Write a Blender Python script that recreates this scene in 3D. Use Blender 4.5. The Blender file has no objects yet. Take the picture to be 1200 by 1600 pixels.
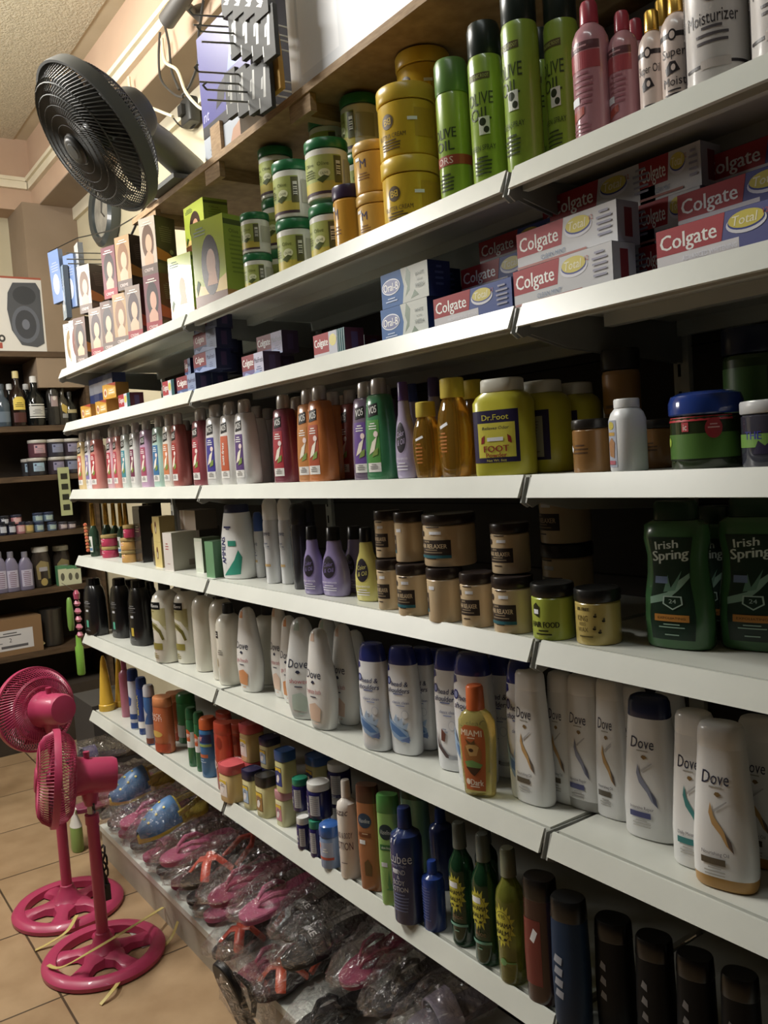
import bpy, bmesh, math, random
from mathutils import Vector, Matrix
from mathutils.geometry import tessellate_polygon
random.seed(7)
PI = math.pi
SC = bpy.context.scene
COL = SC.collection

# ------------------------------------------------------------------ camera
CAM = Vector((3.375, -0.9225, 1.482))
YAW, PIT, ROL, FPX = 0.6165, -0.0628, -0.068, 1340.2
FW = Vector((-math.cos(YAW)*math.cos(PIT), math.sin(YAW)*math.cos(PIT), math.sin(PIT)))
_r = FW.cross(Vector((0, 0, 1))).normalized()
_u = _r.cross(FW)
RT = _r*math.cos(ROL)+_u*math.sin(ROL)
UP = -_r*math.sin(ROL)+_u*math.cos(ROL)
cd = bpy.data.cameras.new('camera')
cam = bpy.data.objects.new('camera', cd)
COL.objects.link(cam)
cam.matrix_world = Matrix(((RT.x, UP.x, -FW.x, CAM.x), (RT.y, UP.y, -FW.y, CAM.y), (RT.z, UP.z, -FW.z, CAM.z), (0, 0, 0, 1)))
cd.sensor_fit = 'VERTICAL'
cd.sensor_height = 24.0
cd.sensor_width = 18.0
cd.lens = FPX/1600*24.0
cd.clip_start = 0.02
SC.camera = cam

# ------------------------------------------------------------------ world, lights, exposure
SC.view_settings.view_transform = 'Standard'
SC.view_settings.look = 'None'
SC.view_settings.gamma = 1
SC.view_settings.use_curve_mapping = False
SC.view_settings.exposure = 0.36
W = bpy.data.worlds.new('world')
SC.world = W
W.use_nodes = True
W.node_tree.nodes['Background'].inputs[0].default_value = (0.80, 0.88, 0.88, 1)
W.node_tree.nodes['Background'].inputs[1].default_value = 0.07


def lamp(name, loc, to, sx, sy, power, col):
    l = bpy.data.lights.new(name, 'AREA')
    l.shape = 'RECTANGLE'
    l.size, l.size_y = sx, sy
    l.energy = power
    l.color = col
    o = bpy.data.objects.new(name, l)
    COL.objects.link(o)
    o.location = loc
    d = (Vector(to)-Vector(loc))
    o.rotation_euler = d.to_track_quat('-Z', 'Y').to_euler()
    return o


# fluorescent tubes of the shop: one on the end wall, two on the ceiling of the aisle, plus an added up-facing fill
lamp('tube_light_end', (-0.85, -1.85, 2.50), (0.9, 0.0, 1.6), 0.9, 0.34, 21, (1.0, 0.96, 0.90))
lamp('tube_light_aisle', (0.5, -1.05, 3.34), (0.9, -0.6, 0), 1.2, 0.14, 62, (1.0, 0.975, 0.92))
lamp('added_ceiling_fill_light', (0.5, -1.05, 3.0), (0.2, -0.6, 3.4), 1.2, 0.14, 26, (1.0, 0.96, 0.90))  # added lamp facing up, put in to brighten the ceiling
lamp('tube_light_near', (2.9, -0.75, 3.34), (2.9, -0.6, 0), 1.2, 0.12, 4, (0.93, 1.0, 0.98))


# ------------------------------------------------------------------ helpers: picture geometry
def ray(px, py):
    return FW*FPX+RT*(px-600)-UP*(py-800)


def at(px, py, ax, val):
    d = ray(px, py)
    return CAM+d*((val-CAM[ax])/d[ax])


def depth(P):
    return (Vector(P)-CAM).dot(FW)


def proj(P):
    d = Vector(P)-CAM
    z = d.dot(FW)
    return (600+FPX*d.dot(RT)/z, 800-FPX*d.dot(UP)/z)


def X_at(px, Y, z):            # X of the point (X,Y,z) seen in column px
    k = (px-600)/FPX
    v = RT-FW*k
    return CAM.x-((Y-CAM.y)*v.y+(z-CAM.z)*v.z)/v.x


def Z_at(py, X, Y):            # height of the point (X,Y,z) seen in row py
    k = (800-py)/FPX
    v = UP-FW*k
    return CAM.z-((X-CAM.x)*v.x+(Y-CAM.y)*v.y)/v.z


# ------------------------------------------------------------------ materials
MC = {}


def lin(c):
    return tuple(((x/12.92) if x <= .04045 else ((x+.055)/1.055)**2.4) for x in c)


def hx(h, sat=.82):  # mutes every colour, so pale haze is put into the surfaces
    c = tuple(int(h[i:i+2], 16)/255 for i in (0, 2, 4))
    g = .3*c[0]+.59*c[1]+.11*c[2]
    return lin(tuple(g+(x-g)*sat for x in c))


def M(h, rough=.35, metal=0., trans=0., coat=0., alpha=1., spec=.5):
    key = (h, rough, metal, trans, coat, alpha, spec)
    if key in MC:
        return MC[key]
    m = bpy.data.materials.new('surface')
    m.use_nodes = True
    nt = m.node_tree
    b = nt.nodes['Principled BSDF']
    b.inputs['Base Color'].default_value = (*hx(h), 1)
    b.inputs['Metallic'].default_value = metal
    b.inputs['Transmission Weight'].default_value = trans
    b.inputs['Coat Weight'].default_value = coat
    b.inputs['Specular IOR Level'].default_value = spec
    b.inputs['Alpha'].default_value = alpha
    n = nt.nodes.new('ShaderNodeTexNoise')
    n.inputs['Scale'].default_value = .6
    tc = nt.nodes.new('ShaderNodeTexCoord')
    nt.links.new(tc.outputs['Object'], n.inputs['Vector'])
    r = nt.nodes.new('ShaderNodeMapRange')
    r.inputs['To Min'].default_value = max(0.02, rough-.05)
    r.inputs['To Max'].default_value = rough+.05
    nt.links.new(n.outputs['Fac'], r.inputs['Value'])
    nt.links.new(r.outputs[0], b.inputs['Roughness'])
    MC[key] = m
    return m


def noisy(name, c1, c2, scale, rough=.7, bump=0., stretch=(1, 1, 1), detail=6, bscale=None, coord='Object', lo=.35, hi=.65, spec=.3):
    m = bpy.data.materials.new(name)
    m.use_nodes = True
    nt = m.node_tree
    b = nt.nodes['Principled BSDF']
    b.inputs['Roughness'].default_value = rough
    b.inputs['Specular IOR Level'].default_value = spec
    tc = nt.nodes.new('ShaderNodeTexCoord')
    mp = nt.nodes.new('ShaderNodeMapping')
    mp.inputs['Scale'].default_value = stretch
    nt.links.new(tc.outputs[coord], mp.inputs[0])
    n = nt.nodes.new('ShaderNodeTexNoise')
    n.inputs['Scale'].default_value = scale
    n.inputs['Detail'].default_value = detail
    nt.links.new(mp.outputs[0], n.inputs['Vector'])
    cr = nt.nodes.new('ShaderNodeValToRGB')
    cr.color_ramp.elements[0].position = lo
    cr.color_ramp.elements[1].position = hi
    cr.color_ramp.elements[0].color = (*hx(c1), 1)
    cr.color_ramp.elements[1].color = (*hx(c2), 1)
    nt.links.new(n.outputs['Fac'], cr.inputs[0])
    nt.links.new(cr.outputs[0], b.inputs['Base Color'])
    if bump:
        n2 = nt.nodes.new('ShaderNodeTexNoise')
        n2.inputs['Scale'].default_value = bscale or scale
        n2.inputs['Detail'].default_value = 4
        nt.links.new(mp.outputs[0], n2.inputs['Vector'])
        bp = nt.nodes.new('ShaderNodeBump')
        bp.inputs['Strength'].default_value = bump
        bp.inputs['Distance'].default_value = .02
        nt.links.new(n2.outputs['Fac'], bp.inputs['Height'])
        nt.links.new(bp.outputs[0], b.inputs['Normal'])
    return m


def film_mat(name='clear_film', tint='f4f4f8', base=.06, rough=.06, bscale=34):
    m = bpy.data.materials.new(name)
    m.use_nodes = True
    nt = m.node_tree
    nt.nodes.remove(nt.nodes['Principled BSDF'])
    out = nt.nodes['Material Output']
    tr = nt.nodes.new('ShaderNodeBsdfTransparent')
    gl = nt.nodes.new('ShaderNodeBsdfGlossy')
    gl.inputs['Roughness'].default_value = rough
    gl.inputs['Color'].default_value = (*hx(tint), 1)
    lw = nt.nodes.new('ShaderNodeLayerWeight')
    lw.inputs['Blend'].default_value = .25
    n = nt.nodes.new('ShaderNodeTexNoise')
    n.inputs['Scale'].default_value = bscale
    n.inputs['Detail'].default_value = 5
    n.inputs['Distortion'].default_value = 1.6
    tc = nt.nodes.new('ShaderNodeTexCoord')
    nt.links.new(tc.outputs['Object'], n.inputs['Vector'])
    bp = nt.nodes.new('ShaderNodeBump')
    bp.inputs['Strength'].default_value = 1.0
    bp.inputs['Distance'].default_value = .03
    nt.links.new(n.outputs['Fac'], bp.inputs['Height'])
    nt.links.new(bp.outputs[0], gl.inputs['Normal'])
    nt.links.new(bp.outputs[0], lw.inputs['Normal'])
    mr = nt.nodes.new('ShaderNodeMapRange')
    mr.inputs['To Min'].default_value = base
    mr.inputs['To Max'].default_value = .6
    nt.links.new(lw.outputs['Facing'], mr.inputs['Value'])
    mx = nt.nodes.new('ShaderNodeMixShader')
    nt.links.new(mr.outputs[0], mx.inputs[0])
    nt.links.new(tr.outputs[0], mx.inputs[1])
    nt.links.new(gl.outputs[0], mx.inputs[2])
    nt.links.new(mx.outputs[0], out.inputs['Surface'])
    return m


FILM = film_mat()


# ------------------------------------------------------------------ mesh builder
class MB:
    def __init__(s):
        s.v, s.f, s.mi, s.mats, s.sm = [], [], [], [], []

    def mat(s, m):
        if m not in s.mats:
            s.mats.append(m)
        return s.mats.index(m)

    def add(s, vs, fs, m, smooth=True, T=None):
        k = len(s.v)
        i = s.mat(m)
        s.v += [tuple(T @ Vector(v)) if T else tuple(v) for v in vs]
        for f in fs:
            s.f.append([k+j for j in f])
            s.mi.append(i)
            s.sm.append(smooth)

    def box(s, lo, hi, m, T=None):
        x0, y0, z0 = lo
        x1, y1, z1 = hi
        vs = [(x0, y0, z0), (x1, y0, z0), (x1, y1, z0), (x0, y1, z0), (x0, y0, z1), (x1, y0, z1), (x1, y1, z1), (x0, y1, z1)]
        s.add(vs, [(3, 2, 1, 0), (4, 5, 6, 7), (0, 1, 5, 4), (1, 2, 6, 5), (2, 3, 7, 6), (3, 0, 4, 7)], m, False, T)

    def rings(s, rs, m, cap0=True, cap1=True, smooth=True, T=None, closed=False):
        n = len(rs[0])
        vs = [p for r in rs for p in r]
        fs = []
        R = len(rs)
        for i in range(R if closed else R-1):
            j = (i+1) % R
            for k in range(n):
                l = (k+1) % n
                fs.append((i*n+k, i*n+l, j*n+l, j*n+k))
        if not closed:
            if cap0:
                fs.append(tuple(range(n-1, -1, -1)))
            if cap1:
                fs.append(tuple((R-1)*n+k for k in range(n)))
        s.add(vs, fs, m, smooth, T)

    def loft(s, secs, m, n=2., seg=28, T=None, cx=0, cy=0):
        rs = []
        for (z, a, b) in secs:
            r = []
            for k in range(seg):
                t = 2*PI*k/seg
                c, si = math.cos(t), math.sin(t)
                x = a*math.copysign(abs(c)**(2/n), c)
                y = b*math.copysign(abs(si)**(2/n), si)
                r.append((cx+x, cy+y, z))
            rs.append(r)
        s.rings(rs, m, T=T)

    def tube(s, pts, r, m, seg=6, closed=False, T=None, flat=1.):
        pts = [Vector(p) for p in pts]
        rs = []
        N = len(pts)
        prev = None
        for i, p in enumerate(pts):
            if closed:
                d = pts[(i+1) % N]-pts[i-1]
            else:
                d = pts[min(i+1, N-1)]-pts[max(i-1, 0)]
            if d.length < 1e-9:
                d = Vector((0, 0, 1))
            d.normalize()
            if prev is None:
                a = Vector((0, 0, 1)) if abs(d.z) < .9 else Vector((1, 0, 0))
                a = (a-d*a.dot(d)).normalized()
            else:
                a = prev-d*prev.dot(d)
                a = a.normalized() if a.length > 1e-6 else Vector((1, 0, 0))
            prev = a
            b = d.cross(a)
            rr = r[i] if isinstance(r, (list, tuple)) else r
            rs.append([tuple(p+(a*math.cos(2*PI*k/seg)*flat+b*math.sin(2*PI*k/seg))*rr) for k in range(seg)])
        s.rings(rs, m, closed=closed, T=T)

    def obj(s, name, parent=None, loc=None, auto=40):
        me = bpy.data.meshes.new(name)
        me.from_pydata(s.v, [], s.f)
        for m in s.mats:
            me.materials.append(m)
        me.polygons.foreach_set('material_index', s.mi)
        me.polygons.foreach_set('use_smooth', s.sm)
        me.update()
        bm = bmesh.new()
        bm.from_mesh(me)
        bmesh.ops.recalc_face_normals(bm, faces=bm.faces) if auto else None
        bm.to_mesh(me)
        bm.free()
        if auto:
            me.set_sharp_from_angle(angle=math.radians(auto))
        o = bpy.data.objects.new(name, me)
        if parent is not None:
            o.parent = parent
        if loc is not None:
            o.location = loc
        return o


def link(o):
    COL.objects.link(o)
    return o


def kids(o):
    return [c for c in ALL if c.parent == o]


# ------------------------------------------------------------------ flat graphics wrapped on surfaces
TXT = {}


def text_geo(s, bold=0.):
    k = (s, bold)
    if k in TXT:
        return TXT[k]
    cu = bpy.data.curves.new('t', 'FONT')
    cu.body = s
    cu.resolution_u = 2
    cu.offset = bold
    o = bpy.data.objects.new('t', cu)
    COL.objects.link(o)
    dg = bpy.context.evaluated_depsgraph_get()
    oe = o.evaluated_get(dg)
    me = oe.to_mesh()
    vs = [(v.co.x, v.co.y) for v in me.vertices]
    fs = [tuple(p.vertices) for p in me.polygons]
    oe.to_mesh_clear()
    bpy.data.objects.remove(o)
    bpy.data.curves.remove(cu)
    xs = [v[0] for v in vs] or [0, 1]
    x0, x1 = min(xs), max(xs)
    vs = [((x-(x0+x1)/2)/.7, (y-.35)/.7) for x, y in vs]
    TXT[k] = (vs, fs, (x1-x0)/.7)
    return TXT[k]


def clipx(poly, x, keep_right):
    out = []
    for i in range(len(poly)):
        a, b = poly[i-1], poly[i]
        ia = (a[0] >= x) if keep_right else (a[0] <= x)
        ib = (b[0] >= x) if keep_right else (b[0] <= x)
        if ia != ib:
            t = (x-a[0])/(b[0]-a[0])
            out.append((x, a[1]+(b[1]-a[1])*t))
        if ib:
            out.append(b)
    return out


def strips(poly, du):
    out = []
    for q in strips_u(poly, du):
        out += [[(b, a) for a, b in r] for r in strips_u([(b, a) for a, b in q], .012)] if du > 0 else [q]
    return out


def strips_u(poly, du):
    xs = [p[0] for p in poly]
    if du <= 0 or max(xs)-min(xs) <= du:
        return [poly]
    res = []
    i0, i1 = math.floor(min(xs)/du), math.ceil(max(xs)/du)
    for i in range(i0, i1):
        q = clipx(clipx(poly, i*du, True), (i+1)*du, False)
        if len(q) >= 3:
            res.append(q)
    return res


def graphic(shapes, surf, du):
    """shapes in (u,v) -> one mesh builder. surf(u,v,off) -> 3D"""
    mb = MB()
    for L, sh in enumerate(shapes):
        off = .00035+.00012*L
        k = sh[0]
        polys = []
        lift = []
        if k == 'r':
            _, u0, u1, v0, v1, m = sh
            nv = max(1, int(math.ceil((v1-v0)/.012))) if du > 0 else 1
            for j in range(nv):
                a, b = v0+(v1-v0)*j/nv, v0+(v1-v0)*(j+1)/nv
                polys.append([(u0, a), (u1, a), (u1, b), (u0, b)])
        elif k == 'e':
            _, cu, cv, ru, rv, m = sh
            polys.append([(cu+ru*math.cos(2*PI*i/24), cv+rv*math.sin(2*PI*i/24)) for i in range(24)])
        elif k == 'p':
            _, pts, m = sh
            tris = tessellate_polygon([[Vector((p[0], p[1], 0)) for p in pts]])
            polys += [[pts[i] for i in t] for t in tris]
        elif k == 't':
            # 't', text, cu, cv, cap height, max width, material, rotation deg, shear, bold
            _, s, cu, cv, h, mw, m = sh[:7]
            rot = math.radians(sh[7]) if len(sh) > 7 else 0
            shear = sh[8] if len(sh) > 8 else 0
            bold = sh[9] if len(sh) > 9 else .012
            vs, fs, w = text_geo(s, 0.)
            sx = h if w*h <= mw else mw/w
            for db in ((-bold*.9, bold*.9) if bold > .015 else (0,)):
                pts = []
                if db > 0 and len(polys):
                    lift.append(len(polys))
                for x, y in vs:
                    X, Y = x*sx+shear*y*h+db*h, y*h
                    pts.append((cu+X*math.cos(rot)-Y*math.sin(rot), cv+X*math.sin(rot)+Y*math.cos(rot)))
                polys += [[pts[i] for i in f] for f in fs]
        elif k == 'l':     # unreadable fine print: short thin strokes
            _, cu, cv, w, n, gap, m = sh
            for i in range(n):
                ww = w*(.6+.4*((i*7919) % 10)/10)
                vv = cv-i*gap
                polys.append([(cu-ww/2, vv), (cu+ww/2, vv), (cu+ww/2, vv+gap*.4), (cu-ww/2, vv+gap*.4)])
        for ip, p in enumerate(polys):
            of2 = off+(.00006 if lift and ip >= lift[0] else 0)
            for q in strips(p, du):
                mb.add([surf(a, b, of2) for a, b in q], [tuple(range(len(q)))], m, False)
    return mb


def loft_surf(secs, n, u_shift=0.):
    zs = [s[0] for s in secs]
    tab = {}

    def sec(z):
        if z <= zs[0]:
            return secs[0][1:]
        for i in range(len(secs)-1):
            if zs[i] <= z <= zs[i+1] and zs[i+1] > zs[i]:
                t = (z-zs[i])/(zs[i+1]-zs[i])
                return (secs[i][1]*(1-t)+secs[i+1][1]*t, secs[i][2]*(1-t)+secs[i+1][2]*t)
        return secs[-1][1:]

    def pt(th, a, b):
        si, c = math.sin(th), math.cos(th)
        return (a*math.copysign(abs(si)**(2/n), si), -b*math.copysign(abs(c)**(2/n), c))
    ZA, ZB = max((s[1], s[2]) for s in secs)
    # arc table on reference section
    T = [(0., 0.)]
    px, py = pt(0, ZA, ZB)
    L = 0
    for i in range(1, 181):
        th = PI*i/180
        x, y = pt(th, ZA, ZB)
        L += math.hypot(x-px, y-py)
        px, py = x, y
        T.append((L, th))

    def surf(u, v, off):
        a, b = sec(v)
        u = u+u_shift
        uu = abs(u)
        th = T[-1][1]
        for i in range(180):
            if T[i+1][0] >= uu:
                d = T[i+1][0]-T[i][0]
                th = T[i][1]+(T[i+1][1]-T[i][1])*((uu-T[i][0])/d if d else 0)
                break
        x, y = pt(math.copysign(th, u), a, b)
        nx = math.copysign((abs(x)/a)**(n-1)/a, x)
        ny = math.copysign((abs(y)/b)**(n-1)/b, y)
        l = math.hypot(nx, ny) or 1
        return (x+nx/l*off, y+ny/l*off, v)
    return surf


# ------------------------------------------------------------------ prototypes and copies
PROTO = {}


class Kind:
    """a prototype: unlinked root + parts; sil(angle) gives its outline width"""
    def __init__(s, name, cat, w, d, h, rnd):
        s.root = bpy.data.objects.new(name, None)
        s.root.empty_display_size = .02
        s.cat, s.w, s.d, s.h, s.rnd = cat, w, d, h, rnd
        s.parts = []

    def part(s, o, parent=None):
        o.parent = parent or s.root
        s.parts.append(o)
        return o


def rbot(z0, a, b, r):
    return [(z0, a-r, b-r), (z0+r*.3, a-r*.3, b-r*.3), (z0+r, a, b)]


def rtop(z1, a, b, r):
    return [(z1-r, a, b), (z1-r*.3, a-r*.3, b-r*.3), (z1, a-r, b-r)]


def bottle(name, cat, lofts, labels, du=.004):
    """lofts: (part name, material, exponent, sections); labels: (loft index, part name, shapes[, u shift])"""
    w = max(2*s[1] for l in lofts for s in l[3])
    d = max(2*s[2] for l in lofts for s in l[3])
    h = max(s[0] for l in lofts for s in l[3])
    K = Kind(name, cat, w, d, h, True)
    for (pn, m, n, secs) in lofts:
        mb = MB()
        mb.loft(secs, m, n)
        K.part(mb.obj(pn))
    for lb in labels:
        l = lofts[lb[0]]
        sf = loft_surf(l[3], l[2], lb[3] if len(lb) > 3 else 0.)
        K.part(graphic(lb[2], sf, du).obj(lb[1], auto=0))
    return K


def carton(name, cat, w, d, h, m, faces, extra=None):
    K = Kind(name, cat, w, d, h, False)
    mb = MB()
    e = .0006
    mb.box((-w/2+e, -d/2+e, 0), (w/2-e, d/2-e, h), m)
    K.part(mb.obj('carton_body'))
    for f, shapes in faces.items():
        if f == 'front':
            sf = lambda u, v, o: (u, -d/2-o, v)
        elif f == 'side':
            sf = lambda u, v, o: (w/2+o, u, v)
        elif f == 'top':
            sf = lambda u, v, o: (u, v, h+o)
        K.part(graphic(shapes, sf, 0).obj('printed_'+f, auto=0))
    return K


def place(K, X, Y, z, label, rot=0., sx=1., sz=1., group=None, sy=None, tilt=None, cat=None):
    r = K.root.copy()
    COL.objects.link(r)
    r.location = (X, Y, z)
    r.rotation_euler = (tilt[0] if tilt else 0, tilt[1] if tilt else 0, rot)
    r.scale = (sx, sy or sx, sz)
    r['label'] = label
    r['category'] = cat or K.cat
    if group:
        r['group'] = group
    mp = {}
    for p in K.parts:
        c = p.copy()
        COL.objects.link(c)
        c.parent = mp.get(p.parent, r)
        mp[p] = c
    return r


# surface heights of the six shelves, top to bottom, and the base deck
LIPZ = [1.864, 1.663, 1.408, 1.154, 0.852, 0.547]
SZ = [z+.032 for z in LIPZ]
DECK = .125


def put(K, shelf, px, wpx, top, label, yb=None, Y=.07, rot=0., z=None, group=None, h=None, lock=False):
    """stand a copy of K on a shelf; px column of its middle, wpx its apparent width, top its upper edge row,
    yb the row of its visible foot (else Y gives how far back its middle stands)"""
    z0 = SZ[shelf] if z is None else z
    if yb is not None:
        P = at(px+.033*(yb-top), yb, 2, z0)
        w_m = wpx*depth(P)/FPX
        dv = Vector((P.x-CAM.x, P.y-CAM.y)).normalized()
        rr = w_m/2*(.9 if K.rnd else .8)
        X, Y = max(P.x+dv.x*rr, .03), P.y+dv.y*rr
    else:
        X = max(X_at(px, Y, z0+K.h/2), .03)
    D = depth((X, Y, z0+K.h/2))
    dv = Vector((X-CAM.x, Y-CAM.y)).normalized()
    ang = math.atan2(dv.y, dv.x)-rot
    # outline width seen from direction ang
    if K.rnd:
        sil = math.sqrt((K.w*math.sin(ang))**2+(K.d*math.cos(ang))**2)
    else:
        sil = abs(K.w*math.sin(ang))+abs(K.d*math.cos(ang))
    sx = wpx*D/FPX/sil if wpx else 1.
    zt = h+z0 if h else Z_at(top, X, Y)
    sz = (zt-z0)/K.h
    r = place(K, X, Y, z0, label, rot, sx, sz, group)
    return r


def tag(o, label, cat, group=None, kind=None):
    if label:
        o['label'] = label
    if cat:
        o['category'] = cat
    if group:
        o['group'] = group
    if kind:
        o['kind'] = kind
    return o


def struct(o):
    link(o)
    o['kind'] = 'structure'
    return o


def empty(name, loc, label, cat, group=None, rz=0):
    o = bpy.data.objects.new(name, None)
    o.empty_display_size = .05
    o.location = loc
    o.rotation_euler = (0, 0, rz)
    link(o)
    return tag(o, label, cat, group)
# ================================================================== the room
m_wall = noisy('painted_wall', 'c9bd98', 'd6cba8', 3, .8, .05)
m_ceil = noisy('textured_ceiling', 'c4bba0', 'd6cdb2', 40, .9, .5, bscale=90)
m_ceil2 = noisy('plain_ceiling', 'c2b595', 'cdc1a2', 4, .9)
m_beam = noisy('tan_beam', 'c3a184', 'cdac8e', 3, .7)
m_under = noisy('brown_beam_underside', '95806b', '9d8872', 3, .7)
m_trim = noisy('cream_trim', 'ddd3b4', 'e6dcc0', 5, .5)
m_board = noisy('chipboard', '9c7c58', 'b4936a', 30, .7, .05, (1, 1, 6))
m_boardd = noisy('dark_stained_wood', '4a3826', '5e4832', 8, .55, .05, (6, 1, 6))
m_backw = noisy('dark_backing', '3a3128', '453a2f', 6, .8)
m_pillar = noisy('brown_pillar', '8d7860', '98826a', 3, .7)
m_met = noisy('powder_coated_metal', 'c9ccc2', 'd2d5cb', 6, .34, spec=.5)
m_metd = noisy('grey_metal_channel', '8b8c86', '979891', 6, .4, spec=.5)
m_dark = noisy('dark_gap', '1c1a18', '262320', 6, .8)
m_panel = noisy('grey_back_panel', '3d3832', '464039', 4, .7)

WALLY, FARX = .62, -1.95


def slab(name, lo, hi, m):
    mb = MB()
    mb.box(lo, hi, m)
    return struct(mb.obj(name))


# floor of square tiles with grout
mf = bpy.data.materials.new('beige_floor_tiles')
mf.use_nodes = True
nt = mf.node_tree
b = nt.nodes['Principled BSDF']
b.inputs['Roughness'].default_value = .38
tc = nt.nodes.new('ShaderNodeTexCoord')
mp = nt.nodes.new('ShaderNodeMapping')
mp.inputs['Location'].default_value = (.072, .378, 0)
nt.links.new(tc.outputs['Object'], mp.inputs[0])
br = nt.nodes.new('ShaderNodeTexBrick')
br.offset = 0
br.inputs['Scale'].default_value = 1
br.inputs['Brick Width'].default_value = .457
br.inputs['Row Height'].default_value = .457
br.inputs['Mortar Size'].default_value = .004
br.inputs['Mortar Smooth'].default_value = .3
br.inputs['Color1'].default_value = (*hx('b3926a'), 1)
br.inputs['Color2'].default_value = (*hx('a98861'), 1)
br.inputs['Mortar'].default_value = (*hx('55432f'), 1)
nt.links.new(mp.outputs[0], br.inputs['Vector'])
nz = nt.nodes.new('ShaderNodeTexNoise')
nz.inputs['Scale'].default_value = 7
nz.inputs['Detail'].default_value = 6
nt.links.new(tc.outputs['Object'], nz.inputs['Vector'])
mx = nt.nodes.new('ShaderNodeMix')
mx.data_type = 'RGBA'
mx.blend_type = 'MULTIPLY'
mx.inputs[0].default_value = .5
cr = nt.nodes.new('ShaderNodeValToRGB')
cr.color_ramp.elements[0].position = .3
cr.color_ramp.elements[0].color = (.55, .47, .38, 1)
cr.color_ramp.elements[1].position = .65
cr.color_ramp.elements[1].color = (1, 1, 1, 1)
nt.links.new(nz.outputs['Fac'], cr.inputs[0])
nt.links.new(br.outputs['Color'], mx.inputs[6])
nt.links.new(cr.outputs[0], mx.inputs[7])
nt.links.new(mx.outputs[2], b.inputs['Base Color'])
bp = nt.nodes.new('ShaderNodeBump')
bp.inputs['Strength'].default_value = .3
bp.inputs['Distance'].default_value = .004
bp.invert = True
nt.links.new(br.outputs['Fac'], bp.inputs['Height'])
nt.links.new(bp.outputs[0], b.inputs['Normal'])
slab('floor', (-2.1, -2.6, -.06), (5.2, .75, 0), mf)

slab('wall_back', (-2.1, WALLY, 0), (5.2, WALLY+.1, 3.45), m_wall)
slab('wall_far', (FARX-.1, -2.6, 0), (FARX, WALLY, 3.45), m_wall)
slab('wall_front', (-2.1, -2.7, 0), (5.2, -2.6, 3.45), m_backw)
slab('wall_near', (5.2, -2.7, 0), (5.3, .75, 3.45), m_backw)
mb = MB()
mb.box((-2.1, -2.6, 3.40), (5.2, .355, 3.46), m_ceil)
mb.box((-2.1, .355, 3.405), (5.2, .7, 3.46), m_ceil2)
struct(mb.obj('ceiling'))
# beam along the top of the back wall and over the end wall
mb = MB()
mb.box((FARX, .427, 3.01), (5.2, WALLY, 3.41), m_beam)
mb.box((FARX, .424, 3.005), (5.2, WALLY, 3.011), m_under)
struct(mb.obj('trim_1'))
mb = MB()
mb.box((FARX+.0, -2.6, 3.01), (FARX+.18, .427, 3.41), m_beam)
struct(mb.obj('trim_2'))
mb = MB()
mb.box((FARX, .405, 3.125), (5.2, .427, 3.165), m_trim)
mb.box((FARX, .39, 3.165), (5.2, .427, 3.185), m_trim)
struct(mb.obj('trim_3'))
mb = MB()
mb.box((FARX+.18, -2.6, 3.125), (FARX+.205, .40, 3.165), m_trim)
mb.box((FARX+.18, -2.6, 3.165), (FARX+.215, .40, 3.185), m_trim)
struct(mb.obj('trim_4'))
# pale cove strip under the beam
mb = MB()
mb.box((FARX, .60, 2.94), (5.2, WALLY, 3.005), m_trim)
struct(mb.obj('trim_5'))
# brown corner pillar
slab('trim_6', (FARX, .33, 2.0), (FARX+.34, WALLY, 3.01), m_pillar)

# ================================================================== the metal shelving
XL = [0., 1.22, 2.44, 3.66]
DEPTH = .40
RUNS = [(0, 1), (1, 2), (2, 3)]
shelf_words = ['topmost', 'second', 'third', 'fourth', 'fifth', 'lowest']
bay_words = ['far left bay', 'middle bay', 'near right bay']
ten = noisy('scuffed_shelf_top', 'c3c5ba', 'd0d2c8', 5, .3, spec=.5)


def shelf(i, bay):
    x0, x1 = XL[bay]+.009, XL[bay+1]-.009
    lz = LIPZ[i]
    t = empty('metal_shelf', (x0, 0, lz), f'{shelf_words[i]} white metal shelf in the {bay_words[bay]} of the long shelving unit', 'shelf', 'metal shelves')
    w = x1-x0
    mb = MB()
    mb.box((0, .026, .022), (w, DEPTH, .032), ten)
    mb.box((0, .026, .000), (w, .038, .023), m_met)
    mb.box((0, DEPTH-.015, -.004), (w, DEPTH, .023), m_met)
    mb.box((.02, .17, .002), (w-.02, .19, .023), m_met)
    mb.obj('shelf_board', t)
    # sloping price channel, foot forward, ends cut at a slant
    mb = MB()
    a, c = .012, .0
    prof = [(-.004, .0), (.012, .034), (.016, .034), (.016, .029), (.002, .002), (.002, -.001)]
    r0 = [(0 if k in (1, 2, 3) else -.0, y, z) for k, (y, z) in enumerate(prof)]
    r1 = [(w, y, z) for (y, z) in prof]
    mb.rings([r0, r1], m_met, smooth=False)
    mb.obj('price_channel', t)
    mb = MB()
    mb.box((0, .0165, .020), (w, .0255, .026), m_metd)
    mb.obj('channel_groove', t)
    for s, xx in ((0, -.0035), (1, w+.0035)):
        mb = MB()
        pr = [(.012, .030), (-.001, -.008), (.012, -.016), (.03, -.010), (.11, -.028), (DEPTH, -.05), (DEPTH, .02)]
        mb.rings([[(xx-.0015, y, z) for y, z in pr], [(xx+.0015, y, z) for y, z in pr]], m_metd, smooth=False)
        mb.obj('side_bracket', t)
    for o in bpy.data.objects:
        if o.parent == t and o.name not in COL.objects:
            link(o)
    return t


for i in range(6):
    for bay in range(3):
        shelf(i, bay)
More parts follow.
